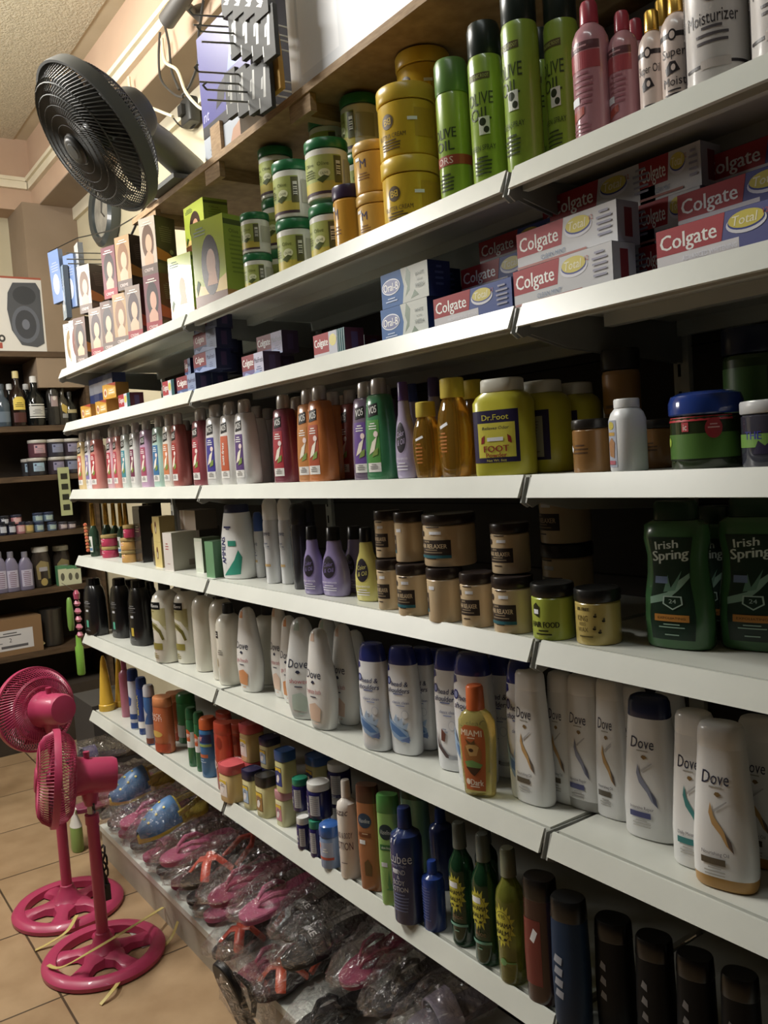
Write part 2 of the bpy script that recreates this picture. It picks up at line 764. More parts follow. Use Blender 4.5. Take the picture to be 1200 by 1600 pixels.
# uprights, back panels, base deck
for k, x in enumerate(XL):
    mb = MB()
    mb.box((x-.0155, .405, .0), (x+.0155, .445, 2.27), m_met)
    for q in range(44):
        zz = .15+q*.048
        mb.box((x-.006, .4035, zz), (x-.001, .4052, zz+.022), m_dark)
    o = link(mb.obj('shelving_upright'))
    tag(o, ['slotted metal upright at the far left end of the shelving', 'slotted upright between the far left and middle bays', 'slotted upright between the middle and near right bays', 'slotted upright at the near end of the shelving'][k], 'upright', 'shelving uprights')
for k in range(3):
    mb = MB()
    x0, x1 = XL[k]+.017, XL[k+1]-.017
    top = 1.98 if k == 0 else 2.25
    mb.box((x0, .415, .1), (x1, .435, top), m_panel)
    for q in range(1, 16):
        zz = .1+q*.14
        if zz < top:
            mb.box((x0, .4135, zz), (x1, .4151, zz+.003), m_dark)
    o = link(mb.obj('back_panel'))
    tag(o, f'grey back panel behind the goods in the {bay_words[k]}', 'panel', 'shelving back panels')
m_kick = noisy('dusty_kick_plate', 'a99f8d', 'b8ae9b', 7, .5)
for k in range(3):
    t = empty('base_deck', (XL[k]+.004, 0, 0), f'low metal base deck with kick plate under the {bay_words[k]}', 'shelf base', 'base decks')
    w = 1.212
    mb = MB()
    mb.box((0, .0, .103), (w, .402, DECK), m_met)
    link(mb.obj('deck_plate', t))
    mb = MB()
    mb.box((0, .006, .0), (w, .02, .103), m_kick)
    link(mb.obj('kick_plate', t))

# chipboard shelf above, with its supports
t = empty('chipboard_shelf', (.64, .1, 2.285), 'long bare chipboard shelf fixed above the metal shelving', 'shelf')
mb = MB()
mb.box((0, 0, 0), (4.4, .515, .018), m_board)
link(mb.obj('board', t))
for k, x in enumerate([at(*q, 1, .112).x-.64-.045 for q in ((238, 330), (335, 258), (472, 152))]+[2.3]):
    mb = MB()
    mb.box((x, .004, -.04), (x+.09, .02, -.0005), m_board)
    mb.box((x+.02, .02, -.035), (x+.05, .51, -.0005), m_board)
    link(mb.obj('support_batten', t))

# ------------------------------------------------------------------ far wooden shelving
FX = -1.6
ys = [549, 665, 743, 832, 921, 1018]
FZ = [at(60, y, 0, FX).z for y in ys]
t = empty('wooden_shelf_unit', (FX, .3, 0), 'dark wooden wall shelving across the end of the aisle', 'shelving unit')
mb = MB()
for z in FZ:
    mb.box((-.33, -1.2, z-.03), (0, .28, z), m_boardd)
ob = link(mb.obj('shelf_boards', t))
mb = MB()
mb.box((-.345, -1.2, .0), (-.331, .28, FZ[0]), m_backw)
link(mb.obj('backing', t))
mb = MB()
mb.box((-.33, .281, .0), (0, .30, FZ[0]+.0), m_boardd)
link(mb.obj('side_board', t))
mb = MB()
mb.box((-.33, -1.2, .0), (-.02, .279, .32), m_backw)
link(mb.obj('base_panel', t))
# ================================================================== product kinds
WHT, BLK = M('f2f2ee'), M('17171a', .3)
SIL = M('cfcac6', .25, .45)
GOLD = M('d9a83c', .25, .8)
STK = M('e9edf5', .5)
RED = M('c8202a')
NAVY = M('1d2763')


def ordn(i):
    return ['leftmost', 'second', 'third', 'fourth', 'fifth', 'sixth', 'seventh', 'eighth', 'ninth', 'tenth', 'eleventh', 'twelfth', 'thirteenth', 'fourteenth',
            'fifteenth', 'sixteenth', 'seventeenth', 'eighteenth', 'nineteenth', 'twentieth', 'twenty-first'][i]


def shampoo(body, lab, word=None, clear=False, roundel=True):
    """tall oval bottle with silver cap, black name tag, coloured picture panel"""
    bm_ = M(body, .22, coat=.3)
    lm = M(lab, .35)
    secs = rbot(0, .036, .025, .004)+[(.06, .0355, .0248), (.11, .0325, .023), (.145, .0285, .021), (.163, .0262, .0195), (.167, .0225, .017)]
    cap = [(.168, .0165, .0135), (.169, .0172, .014), (.193, .0162, .0132), (.198, .015, .012), (.2, .011, .009)]
    tagp = [(-.014, .124), (.016, .128), (.0165, .151), (-.0135, .147)]
    sh = [('r', -.018, .018, .034, .118, lm), ('r', -.018, .018, .016, .034, M('e4e1dc', .4)),
          ('p', tagp, BLK), ('t', 'VO5', .001, .138, .014, .026, WHT, 7, .15, .03)]
    if word:
        sh += [('t', word, -.004, .075, .011, .072, WHT, 90, 0, .03)]
    else:
        sh += [('l', 0, .110, .024, 3, .005, WHT), ('p', [(-.012, .05), (.004, .058), (.012, .085), (-.002, .075)], M('efe6d2', .4)),
               ('p', [(-.004, .045), (.012, .05), (.014, .064), (.002, .058)], M('7c9a3a', .4))]
        if roundel:
            sh += [('e', .009, .09, .006, .006, M('f3d9d6', .4))]
    sh += [('l', 0, .03, .022, 3, .004, M('8d8a88'))]
    return bottle('shampoo_bottle', 'bottle', [('bottle_body', bm_, 2.6, secs), ('cap', SIL, 2.2, cap)], [(0, 'label', sh)])


def round_jar(name, body, lid, r, h, lidh, shapes, lidr=None, n=2., lidm=None, liddome=False, cat='jar', d=1.):
    lr = lidr or r*1.03
    bm_ = M(body, .25, coat=.2) if isinstance(body, str) else body
    lm = M(lid, .3) if isinstance(lid, str) else lid
    b = [(z, a, q*d) for z, a, q in rbot(0, r, r, r*.08)]+[(h-lidh-.004, r, r*d), (h-lidh-.001, r*.94, r*.94*d)]
    l = [(h-lidh, lr*.97, lr*.97*d), (h-lidh+.002, lr, lr*d)]
    if liddome:
        l += [(h-lidh*.45, lr, lr*d), (h-lidh*.15, lr*.93, lr*.93*d), (h, lr*.7, lr*.7*d)]
    else:
        l += [(h-.004, lr, lr*d), (h-.001, lr*.97, lr*.97*d), (h-.0005, lr*.9, lr*.9*d), (h-.002, lr*.86, lr*.86*d)]
    K = bottle(name, cat, [('jar_body', bm_, n, b), ('lid', lm, n, l)], [(0, 'label', shapes)] if shapes else [])
    return K


# --- green-lidded gel jars
def gel_jar():
    g = M('8f9a3c', .4)
    return round_jar('gel_jar', 'e9e9df', '1f7a45', .043, .125, .022, [
        ('r', -.062, .040, .014, .088, M('a9b552', .4)), ('r', -.062, .040, .014, .034, M('c9b53c', .4)), ('r', -.062, .040, .008, .014, M('4a3140', .4)),
        ('t', 'Olive', -.03, .070, .008, .03, M('5e6a1e')), ('t', 'Olive', .002, .070, .008, .03, M('5e6a1e')),
        ('e', .004, .05, .012, .009, M('dfe3b2')), ('t', 'OLIVE', .004, .050, .005, .016, M('4c5a20')),
        ('p', [(-.012, .038), (.0, .030), (.014, .042), (.004, .046)], M('4c5a20')),
        ('l', -.03, .058, .03, 4, .005, M('5e6a1e')),
        ('r', .024, .040, .03, .085, M('5a5a30')), ('r', .028, .037, .045, .075, M('d8d8cc')),
        ('r', .0285, .0365, .045, .047, BLK), ('r', .0285, .0365, .05, .0515, BLK), ('r', .0285, .0365, .054, .057, BLK), ('r', .0285, .0365, .06, .0615, BLK), ('r', .0285, .0365, .065, .068, BLK),
        ('r', .046, .085, .03, .08, M('b9b9a5', .4))])


def yellow_tub(body='e0b420', lid='e6bd2c', word='BUTTER CREAM'):
    br_ = M('5a4420')
    return round_jar('hair_butter_tub', body, lid, .0535, .128, .03, [
        ('e', -.018, .062, .0135, .0135, br_), ('t', 'B', -.022, .062, .012, .01, M(body), 0, 0, .02), ('t', 'B', -.014, .062, .012, .01, M(body), 180, 0, .02),
        ('t', word, -.012, .036, .008, .06, br_), ('l', -.014, .027, .045, 4, .005, br_),
        ('r', .035, .075, .03, .08, M('c79a18', .4)), ('r', .022, .040, .058, .064, STK)])


def small_tub(body, lid):
    return round_jar('hair_cream_tub', body, lid, .044, .098, .02, [
        ('t', 'M', .0, .055, .016, .03, NAVY), ('l', 0, .035, .03, 3, .005, M('8a5a1c')), ('r', -.02, -.008, .062, .068, STK)])


def spray_can(short):
    g = M('8cb02c', .28, coat=.4)
    dk = M('33451f')
    capm = M('5e8f3a', .3) if short else M('23302a', .3)
    H = .24 if short else .26
    b = rbot(0, .026, .026, .003)+[(H-.062, .026, .026), (H-.054, .024, .024)]
    c = [(H-.054, .0235, .0235), (H-.052, .0245, .0245), (H-.012, .0245, .0245), (H-.003, .022, .022), (H, .016, .016)]
    if short:
        c = [(H-.056, .0255, .0255), (H-.054, .026, .026), (H-.008, .026, .026), (H-.001, .023, .023), (H, .02, .02)]
        sh = [('t', 'OLIVE', 0, .118, .016, .042, dk, 0, 0, .02), ('t', 'OIL', 0, .098, .016, .036, dk, 0, 0, .02),
              ('r', -.036, .05, .066, .082, M('a8402c')), ('t', 'ORS', 0, .074, .011, .03, M('e9cfc4')), ('l', 0, .05, .03, 5, .006, dk)]
    else:
        sh = [('r', -.018, .018, .168, .178, M('5a5426')), ('t', 'ORGANIC ROOT', 0, .173, .005, .032, M('b8c860')),
              ('t', 'OLIVE', 0, .140, .019, .042, dk, 0, 0, .01), ('t', 'OIL', 0, .117, .019, .034, dk, 0, 0, .01), ('r', -.002, .014, .085, .112, M('dfe6d6')),
              ('e', .004, .104, .005, .006, M('2e3a1e')), ('e', .009, .092, .004, .005, M('2e3a1e')),
              ('t', 'SHEEN SPRAY', 0, .066, .008, .042, dk), ('l', 0, .05, .03, 5, .006, dk)]
    return bottle('spray_can', 'can', [('can_body', g, 2, b), ('cap', capm, 2, c)], [(0, 'label', sh)])


def pink_lotion():
    p = M('c98a96', .22, coat=.4)
    return bottle('pink_lotion_bottle', 'bottle', [
        ('bottle_body', p, 2, rbot(0, .031, .031, .004)+[(.155, .031, .031), (.17, .0295, .0295), (.183, .024, .024), (.192, .015, .015)]),
        ('cap', M('b8364a', .28), 2, [(.192, .0145, .0145), (.193, .0155, .0155), (.222, .0145, .0145), (.228, .012, .012), (.23, .007, .007)])],
        [(0, 'label', [('r', -.04, .03, .118, .145, M('b84650')), ('r', -.04, .03, .147, .160, M('6a3a44')), ('l', -.005, .152, .045, 1, .006, M('d8a0a8')),
                       ('l', -.002, .11, .04, 6, .009, M('a8606e')), ('p', [(-.025, .04), (.0, .05), (.0, .062), (-.025, .055)], M('b84638')), ('r', -.03, -.008, .066, .078, STK),
                       ('l', -.008, .035, .04, 5, .006, M('a8606e'))])])


def cap_lotion(texts, h=.2):
    cr_ = M('dcc8be', .25, coat=.2)
    dk = M('2c2428')
    return bottle('oil_moisturizer_bottle', 'bottle', [
        ('bottle_body', cr_, 2, rbot(0, .03, .03, .004)+[(.125, .03, .03), (.14, .027, .027), (.15, .02, .02), (.155, .014, .014)]),
        ('cap', GOLD, 2, [(.155, .014, .014), (.156, .0155, .0155), (.187, .0145, .0145), (.19, .012, .012)])],
        [(0, 'label', [('r', -.034, .034, .112, .12, dk), ('e', 0, .116, .008, .009, dk), ('e', 0, .116, .005, .006, cr_)] +
          [('t', s, 0, .09-.045*i, .014, .05, dk, 0, 0, .01) for i, s in enumerate(texts)] +
          [('p', [(-.014, .055), (.012, .06), (.004, .075), (-.006, .076), (-.016, .066)], dk), ('e', .0, .066, .004, .005, cr_), ('l', 0, .03, .04, 3, .006, dk)])])


def big_moist():
    dk = M('2c2428')
    wh = M('dcd6d2', .3, coat=.2)
    return bottle('large_moisturizer_bottle', 'bottle', [
        ('bottle_body', wh, 2, rbot(0, .046, .046, .005)+[(.21, .046, .046), (.235, .04, .04), (.25, .02, .02)]),
        ('cap', GOLD, 2, [(.25, .0195, .0195), (.251, .021, .021), (.285, .02, .02), (.288, .016, .016)])],
        [(0, 'label', [('p', [(-.066, .02), (-.054, .026), (-.05, .2), (-.062, .2)], dk), ('t', 'Collection', -.058, .11, .009, .14, wh, 90),
                       ('t', 'Moisturizer', .0, .095, .017, .08, dk, 0, 0, .01), ('l', .0, .080, .05, 3, .009, M('5a5458')), ('r', -.046, .06, .034, .038, dk), ('r', -.018, .026, .031, .042, M('c8bcb4')),
                       ('e', .0, .14, .022, .026, M('8a8488')), ('p', [(-.028, .125), (-.03, .16), (-.01, .185), (.02, .185), (.034, .15), (.024, .118), (.016, .15), (-.014, .15), (-.02, .128)], dk),
                       ('e', -.002, .137, .011, .014, M('b8b0b0'))])])


# --- cartons
def dye_box(main, face, dia, red=False, hair='2e1c18'):
    w, d, h = .07, .075, .165
    fr = [('r', -w/2, w/2, 0, h, M(main, .42)), ('e', 0, .095, .026, .05, M(hair, .4)), ('e', .003, .09, .014, .026, M(face, .4)),
          ('p', [(-.018, .02), (.018, .02), (.02, .05), (.008, .066), (-.006, .066), (-.02, .05)], M(face, .4)),
          ('r', -w/2, w/2, .0, .03, M('a3242e' if red else '6d5a50', .42)), ('t', 'CREME', -.004, .015, .009, .05, M('e8d0c8')),
          ('l', 0, .15, .05, 2, .007, M('e6dccb'))]
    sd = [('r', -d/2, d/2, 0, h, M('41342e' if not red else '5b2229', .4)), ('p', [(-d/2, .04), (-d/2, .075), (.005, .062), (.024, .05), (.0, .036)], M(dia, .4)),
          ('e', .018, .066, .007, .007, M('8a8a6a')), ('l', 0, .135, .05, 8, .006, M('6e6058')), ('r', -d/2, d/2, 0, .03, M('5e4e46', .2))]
    return carton('hair_dye_box', 'box', w, d, h, M('3a2e2a', .25), {'front': fr, 'side': sd})


def grey_dye(hair):
    w, d, h = .07, .06, .17
    fr = [('r', -w/2, w/2, 0, h, M('c4c6c8', .4)), ('e', 0, .09, .022, .055, M(hair, .42)), ('e', .002, .088, .011, .026, M('d8a888', .3)),
          ('p', [(-.006, .03), (.014, .02), (.01, .075), (-.004, .07)], M('d8a888', .3)), ('l', 0, .155, .045, 2, .006, M('6c7078'))]
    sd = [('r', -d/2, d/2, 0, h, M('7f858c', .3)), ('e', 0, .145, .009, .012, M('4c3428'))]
    return carton('hair_dye_box', 'box', w, d, h, M('90959a', .3), {'front': fr, 'side': sd})


def kit_box():
    w, d, h = .13, .075, .215
    lime = M('b7c83c', .16, coat=.6)
    fr = [('r', -w/2, w/2, 0, h, lime), ('r', -w/2, w/2, 0, .03, M('7a4a2a', .2, coat=.6)), ('p', [(-w/2, .03), (w/2, .03), (w/2, .07), (0, .045), (-w/2, .06)], M('e9c56a', .2)),
          ('e', .005, .10, .036, .075, M('3b2a22', .2, coat=.6)), ('e', .008, .105, .018, .034, M('c98e68', .3)), ('p', [(-.012, .05), (.03, .05), (.024, .09), (.0, .09)], M('c98e68', .3)),
          ('l', -.03, .195, .05, 3, .008, M('4a6a1c')), ('p', [(-.055, .03), (-.04, .06), (-.05, .07), (-.058, .05)], M('3a5a1c'))]
    sd = [('r', -d/2, d/2, 0, h, M('9db83a', .3, coat=.3)), ('r', -d/2, d/2, .19, h-.012, M('54652a')), ('t', 'Olive', -.006, .175, .010, .05, M('54652a')), ('l', 0, .16, .05, 9, .011, M('7f9a30')),
          ('r', -d/2, d/2, 0, .03, M('c08a4a', .4))]
    return carton('relaxer_kit_box', 'box', w, d, h, M('9fb53a', .3), {'front': fr, 'side': sd})


def paste(kind, short=False):
    """toothpaste carton lying on its side"""
    w, d, h = (.10 if short else .195), .045, .052
    if short:
        w = .11
    red = M('b3202a', .5)
    body, sub, subc = {'mint': ('c9c9cc', 'CLEAN MINT', '6f86a8'), 'pro': ('3d55a0', 'PROFESSIONAL CLEAN', 'e8e8f0'), 'white': ('4a4f94', 'ADVANCED WHITENING', 'dfe0ec'),
                       'max': ('39508c', 'MaxFresh', 'f0f0f4'), 'teal': ('2f7f84', '', 'f0f0f4'), 'violet': ('6a5a94', 'MaxFresh', 'f0f0f4')}[kind]
    bm_ = M(body, .5)
    L = -w/2
    fr = [('r', L, -L, 0, h, bm_)]
    if kind in ('mint', 'pro', 'white'):
        fr += [('p', [(L, .019), (L+.092, .019), (L+.098, h), (L, h)], red), ('t', 'Colgate', L+.046, .035, .019, .080, WHT, 0, 0, .03),
               ('e', L+.125, .034, .026, .012, M('dcdce6')), ('e', L+.125, .036, .024, .010, M('3b4aa0')), ('e', L+.125, .038, .023, .010, M('d8c84a')), ('t', 'Total', L+.123, .038, .011, .034, M('f6f0c8'), 0, .2, .02),
               ('t', '12', L+.150, .041, .006, .01, M('c04a3c')), ('t', sub, L+.075, .011, .006, .075, M(subc)), ('r', L+.0, L+.14, .003, .006, M('b06a60')),
               ('l', -L-.022, .042, .028, 5, .007, M('9a9ab0'))]
        if kind != 'mint':
            fr.insert(1, ('r', L, L+.115, 0, .019, M('d4d0d4', .5)))
    elif kind in ('max', 'violet'):
        e_ = L+w*.58
        fr += [('r', L, e_, .016, h, M('8c1f2c', .5)), ('t', 'Colgate', (L+e_)/2, .035, .017, (e_-L)*.86, WHT, 0, 0, .03),
               ('r', e_, -L, 0, h, M('b9b6cf' if kind == 'violet' else '7f8fb4', .5)), ('t', 'MaxFresh', (e_-L)/2, .035, .012, (-L-e_)*.9, M('2a2450'), 0, 0, .02), ('l', (e_-L)/2, .018, .03, 3, .005, M('4a5a90')),
               ('p', [(L, 0), (L+.02, .012), (L+.05, .004), (L+.08, .013), (-L, .002), (-L, 0)], M('8fa4d8'))]
    else:
        e_ = L+w*.5
        fr += [('r', L, e_, .012, h, red), ('t', 'Colgate', (L+e_)/2, .034, .016, (e_-L)*.86, WHT, 0, 0, .03), ('r', L, e_, 0, .012, M('d4d0d4', .5)),
               ('r', e_, e_+w*.26, 0, h, M('c9cad6', .5)), ('e', e_+w*.13, .034, w*.11, .012, M('d8c84a'))]
        fr += [('r', e_+w*.28+i*.007, e_+w*.28+i*.007+.003, 0, h, M('1f5f66')) for i in range(4)]
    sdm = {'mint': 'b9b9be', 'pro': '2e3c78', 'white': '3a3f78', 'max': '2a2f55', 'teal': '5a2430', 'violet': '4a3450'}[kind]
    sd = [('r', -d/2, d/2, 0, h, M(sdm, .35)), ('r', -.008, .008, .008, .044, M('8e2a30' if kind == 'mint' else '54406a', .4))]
    return carton('toothpaste_box', 'box', w, d, h, M(sdm, .4), {'front': fr, 'side': sd, 'top': [('r', L, -L, -d/2, d/2, M(body, .4))]})


def baking_box():
    w, d, h = .12, .045, .05
    o = M('d79a2c', .3, coat=.2)
    return carton('toothpaste_box', 'box', w, d, h, M('c88a28', .4), {'front': [('r', -w/2, w/2, 0, h, o), ('e', -.035, .022, .015, .015, M('e4d0b0')), ('e', -.035, .022, .008, .008, M('b8542c')),
                  ('r', -.012, w/2-.006, .012, .034, M('e0b868')), ('l', .02, .025, .05, 2, .008, M('f2ead8')), ('p', [(-.02, h), (w/2, h), (w/2, .038)], M('b2402c'))],
                  'side': [('r', -d/2, d/2, 0, h, M('b8762a', .4))]})


def oralb_box():
    w, d, h = .15, .05, .062
    L = -w/2
    K = carton('toothpaste_box', 'box', w, d, h, M('2a3f7a', .35), {'front': [
        ('r', L, -L, 0, h, M('2f6bb8', .5)), ('p', [(L+.068, 0), (L+.075, .03), (L+.066, h), (-L, h), (-L, 0)], M('d3d8d0', .5)),
        ('p', [(L+.078, .01), (L+.092, .02), (L+.098, .05), (L+.086, h), (L+.08, .04), (L+.086, .028)], M('4e6e4a')), ('p', [(L+.095, .004), (L+.12, .008), (L+.108, .018)], M('4e6e4a')),
        ('e', L+.033, .036, .030, .0145, M('dfe3ee')), ('e', L+.033, .036, .028, .0125, M('2b3f94')), ('t', 'Oral-B', L+.033, .036, .014, .048, WHT, 0, 0, .03), ('l', L+.033, .014, .04, 2, .005, M('a8c0e8')),
        ('t', 'WHITE', L+.125, .044, .006, .03, M('4a5a50')), ('t', 'NATURE', L+.125, .034, .003, .03, M('4a5a50')), ('t', 'FRESH', L+.125, .024, .007, .03, M('4a5a50'))],
        'side': [('r', -d/2, d/2, 0, h, M('2a3f7a', .35)), ('l', 0, .05, .02, 4, .01, M('5a70b0'))], 'top': [('r', L, -L, -d/2, d/2, M('c4cac4'))]})
    return K


# --- shelf 3
def remover(body, lab, capc, big=False, white='b9a9d0'):
    bm_ = M(body, .15, coat=.5)
    secs = rbot(0, .031, .018, .005)+[(.03, .033, .019), (.055, .032, .0185), (.085, .025, .016), (.103, .0165, .013), (.12, .0145, .0125), (.124, .012, .012)]
    cap = [(.124, .0125, .0125), (.125, .0135, .0135), (.152, .0125, .0125), (.154, .011, .011)]
    return bottle('nail_polish_remover_bottle', 'bottle', [('bottle_body', bm_, 2.2, secs), ('cap', M(capc, .3), 2, cap)],
                  [(0, 'label', [('e', 0, .066, .0205, .026, M(white, .3)), ('e', 0, .066, .019, .0245, M('2a2430')), ('t', 'Color', -.001, .072, .009, .03, M(white), 8, .2), ('t', '& Oil', .001, .059, .009, .028, M(white), 8, .2),
                                 ('t', 'POLISH REMOVER', 0, .032, .004, .04, M('e8e4f0')), ('l', 0, .024, .04, 3, .005, M('e8e4f0'))])])


def baby_oil(big):
    h = .165 if big else .125
    b_ = M('f4b42c', .06, trans=.85)
    w, d = (.034, .02) if big else (.03, .019)
    secs = rbot(0, w*.86, d*.9, .006)+[(h*.3, w, d), (h*.5, w, d), (h*.66, w*.84, d*.92), (h*.76, w*.62, d*.8), (h*.8, w*.5, d*.72)]
    cap = [(h*.8, w*.52, d*.86), (h*.81, w*.56, d*.9), (h*.99, w*.54, d*.88), (h, w*.5, d*.8)]
    return bottle('baby_oil_bottle', 'bottle', [('bottle_body', b_, 2.1, secs), ('cap', M('e9d24a', .3), 2.2, cap)],
                  [(0, 'label', [('p', [(-.012, h*.52), (.006, h*.56), (.008, h*.53), (-.01, h*.49)], STK), ('l', -.004, h*.44, .018, 6, .006, M('c8742a'))])])


def foot_powder(back=False):
    y = M('c8c224', .3, coat=.2)
    nv = M('2a2250')
    rd = M('a3282a')
    secs = rbot(0, .042, .024, .004)+[(.118, .042, .024), (.128, .036, .022), (.134, .028, .02)]
    cap = [(.134, .0275, .0205), (.135, .0285, .021), (.153, .028, .0205), (.155, .026, .019)]
    sh = [('r', -.040, .033, .022, .105, nv)]
    if back:
        sh += [('r', -.030, .024, .027, .095, M('9c9880')), ('l', -.003, .09, .044, 12, .005, M('77735e'))]
    else:
        sh += [('r', -.028, .028, .030, .085, M('d8cf3a')), ('t', 'Dr.Foot', 0, .094, .009, .04, M('d8cf3a'), 0, 0, .02), ('t', 'Relieves Odor', 0, .077, .005, .04, nv, 0, .2),
               ('p', [(-.022, .062), (-.017, .066), (-.018, .054), (-.023, .052)], rd), ('p', [(.022, .062), (.017, .066), (.018, .054), (.023, .052)], rd), ('r', -.013, .011, .056, .062, STK),
               ('t', 'FOOT', 0, .044, .010, .05, rd, 0, 0, .04), ('t', 'Powder', 0, .034, .007, .05, rd, 0, 0, .04), ('t', 'Net Wt. 6oz', 0, .0255, .004, .04, M('d8cf3a'))]
    return bottle('foot_powder_bottle', 'bottle', [('bottle_body', y, 3, secs), ('cap', M('d8d6c4', .4), 3, cap)], [(0, 'label', sh)])


def white_bottle():
    secs = rbot(0, .024, .024, .004)+[(.078, .024, .024), (.088, .021, .021), (.095, .016, .016)]
    cap = [(.095, .0165, .0165), (.096, .0175, .0175), (.107, .0175, .0175), (.109, .0165, .0165)]
    return bottle('white_pill_bottle', 'bottle', [('bottle_body', M('dfe2e4', .35), 2.4, secs), ('cap', M('e4e6e6', .4), 2, cap)],
                  [(0, 'label', [('r', -.022, .003, .008, .078, M('a8b0c4')), ('r', -.022, -.018, .008, .078, M('34406a')), ('e', -.007, .07, .006, .006, M('c8b83c')), ('r', -.014, .0, .055, .06, M('c89a3c')),
                                 ('p', [(-.012, .025), (-.002, .022), (.0, .045), (-.006, .052), (-.014, .044)], M('b07a4c')), ('r', -.014, .0, .012, .018, M('c06070'))])])


# --- shelf 4
def relaxer_jar(w=1., teal=False, blank=False):
    dk = M('3a302c')
    body = 'd9bf95'
    r, h = .046, .122
    if blank:
        sh = [('r', -.062, -.028, .03, .066, dk), ('t', 'ER', -.036, .05, .009, .012, M(body)), ('r', -.024, -.004, .074, .082, STK)]
        if teal:
            sh += [('r', -.062, -.028, .022, .03, M('2a6a78'))]
    else:
        sh = [('r', -.05, .024, .028, .063, dk), ('t', 'HAIR RELAXER', -.016, .049, .010, .066, M(body), 0, 0, .03), ('l', -.016, .039, .05, 2, .006, M('9a8668')), ('t', 'CREME', -.026, .059, .004, .03, M(body)),
              ('l', -.016, .019, .04, 1, .006, dk), ('r', -.016, .008, .076, .083, STK), ('l', -.01, .092, .05, 1, .006, dk), ('e', -.040, .078, .006, .007, dk)]
        if teal:
            sh += [('r', -.05, .024, .021, .028, M('2a6a78'))]
    return round_jar('hair_relaxer_jar', body, '2b211f', r, h, .024, sh)


def food_jar():
    dk = M('2c3014')
    return round_jar('hair_food_jar', 'aebf3c', '1d1d1c', .046, .098, .022, [
        ('t', 'HAIR FOOD', -.008, .028, .010, .068, dk, 0, 0, .06), ('l', -.01, .016, .04, 2, .006, dk), ('p', [(-.036, .045), (-.018, .04), (-.016, .058), (-.026, .066), (-.036, .06)], dk), ('r', -.034, -.02, .046, .054, STK)])


def wax_jar():
    dk = M('5a4a1e')
    K = round_jar('beeswax_jar', 'c9b05a', '1d1d1c', .045, .098, .022, [
        ('t', '0% FREE', -.018, .064, .006, .034, M('2c2414'), 0, 0, .05), ('t', 'KING', -.02, .048, .010, .026, dk), ('t', 'WAX', -.02, .028, .008, .026, dk), ('t', 'BEES', -.02, .038, .006, .024, dk)] +
        [x for (a, b) in ((.008, .052), (.024, .044), (.006, .03), (.016, .024)) for x in (('e', a, b, .0035, .002, M('1c1810')), ('e', a+.001, b+.003, .002, .0025, M('5a5030')))] + [('l', -.012, .015, .05, 1, .006, dk)])
    return K


def irish():
    g = M('3c6e3e', .25, coat=.2)
    dg = M('10301f')
    h = .255
    secs = rbot(0, .042, .024, .007)+[(.05, .043, .025), (.09, .042, .024), (.13, .038, .022), (.16, .037, .022), (.19, .041, .023), (.214, .04, .022), (.222, .03, .018)]
    cap = [(.222, .026, .016), (.223, .028, .017), (.25, .027, .016), (h, .024, .014)]
    sh = [('p', [(-.028, .018), (.028, .018), (.03, .06), (.026, .12), (.03, .195), (-.03, .195), (-.026, .12), (-.03, .06)], dg),
          ('t', 'Irish', -.004, .182, .014, .04, M('c8d8cc'), 8, .15, .03), ('t', 'Spring', .0, .165, .017, .052, M('c8d8cc'), 8, .15, .04),
          ('p', [(-.029, .09), (-.005, .10), (.012, .122), (.026, .134), (.026, .126), (.010, .104), (-.006, .086), (-.029, .078)], M('7fa890')),
          ('p', [(-.01, .10), (-.004, .13), (.0, .108), (.016, .138), (.006, .104)], M('5c8a70')), ('r', -.022, -.004, .115, .127, M('6a80a8')),
          ('p', [(-.010, .094), (.014, .094), (.015, .08), (.002, .07), (-.011, .08)], M('a8c4b4')), ('p', [(-.008, .092), (.012, .092), (.013, .081), (.002, .0725), (-.009, .081)], dg), ('t', '24', .002, .085, .007, .014, M('a8c4b4')),
          ('r', -.022, .022, .05, .062, M('c07a28')), ('t', 'EXFOLIATING', 0, .056, .004, .036, M('4a3014')), ('l', 0, .044, .034, 2, .005, M('8fb09a')), ('l', 0, .026, .03, 1, .005, M('8fb09a'))]
    return bottle('body_wash_bottle', 'bottle', [('bottle_body', g, 2.6, secs), ('cap', M('14381f', .3), 2.4, cap)], [(0, 'label', sh)])


def ammens():
    w_ = M('eef0ee', .3)
    nv, gr = M('2c2f78'), M('2f9a80')
    secs = rbot(0, .03, .022, .004)+[(.05, .0315, .0225), (.09, .030, .022), (.13, .0245, .019), (.148, .022, .017)]
    cap = [(.148, .019, .015), (.149, .021, .0165), (.163, .020, .016), (.166, .018, .014)]
    return bottle('powder_bottle', 'bottle', [('bottle_body', w_, 2.4, secs), ('cap', M('2c3360', .3), 2.4, cap)],
                  [(0, 'label', [('t', 'AMMENS', -.013, .065, .012, .06, nv, 90, 0, .04), ('p', [(-.015, .008), (.022, .012), (.026, .05), (.02, .066), (.012, .044), (.0, .026)], gr),
                                 ('r', .0, .017, .075, .087, gr), ('r', -.012, .008, .115, .119, nv), ('l', 0, .112, .016, 1, .004, nv)])])


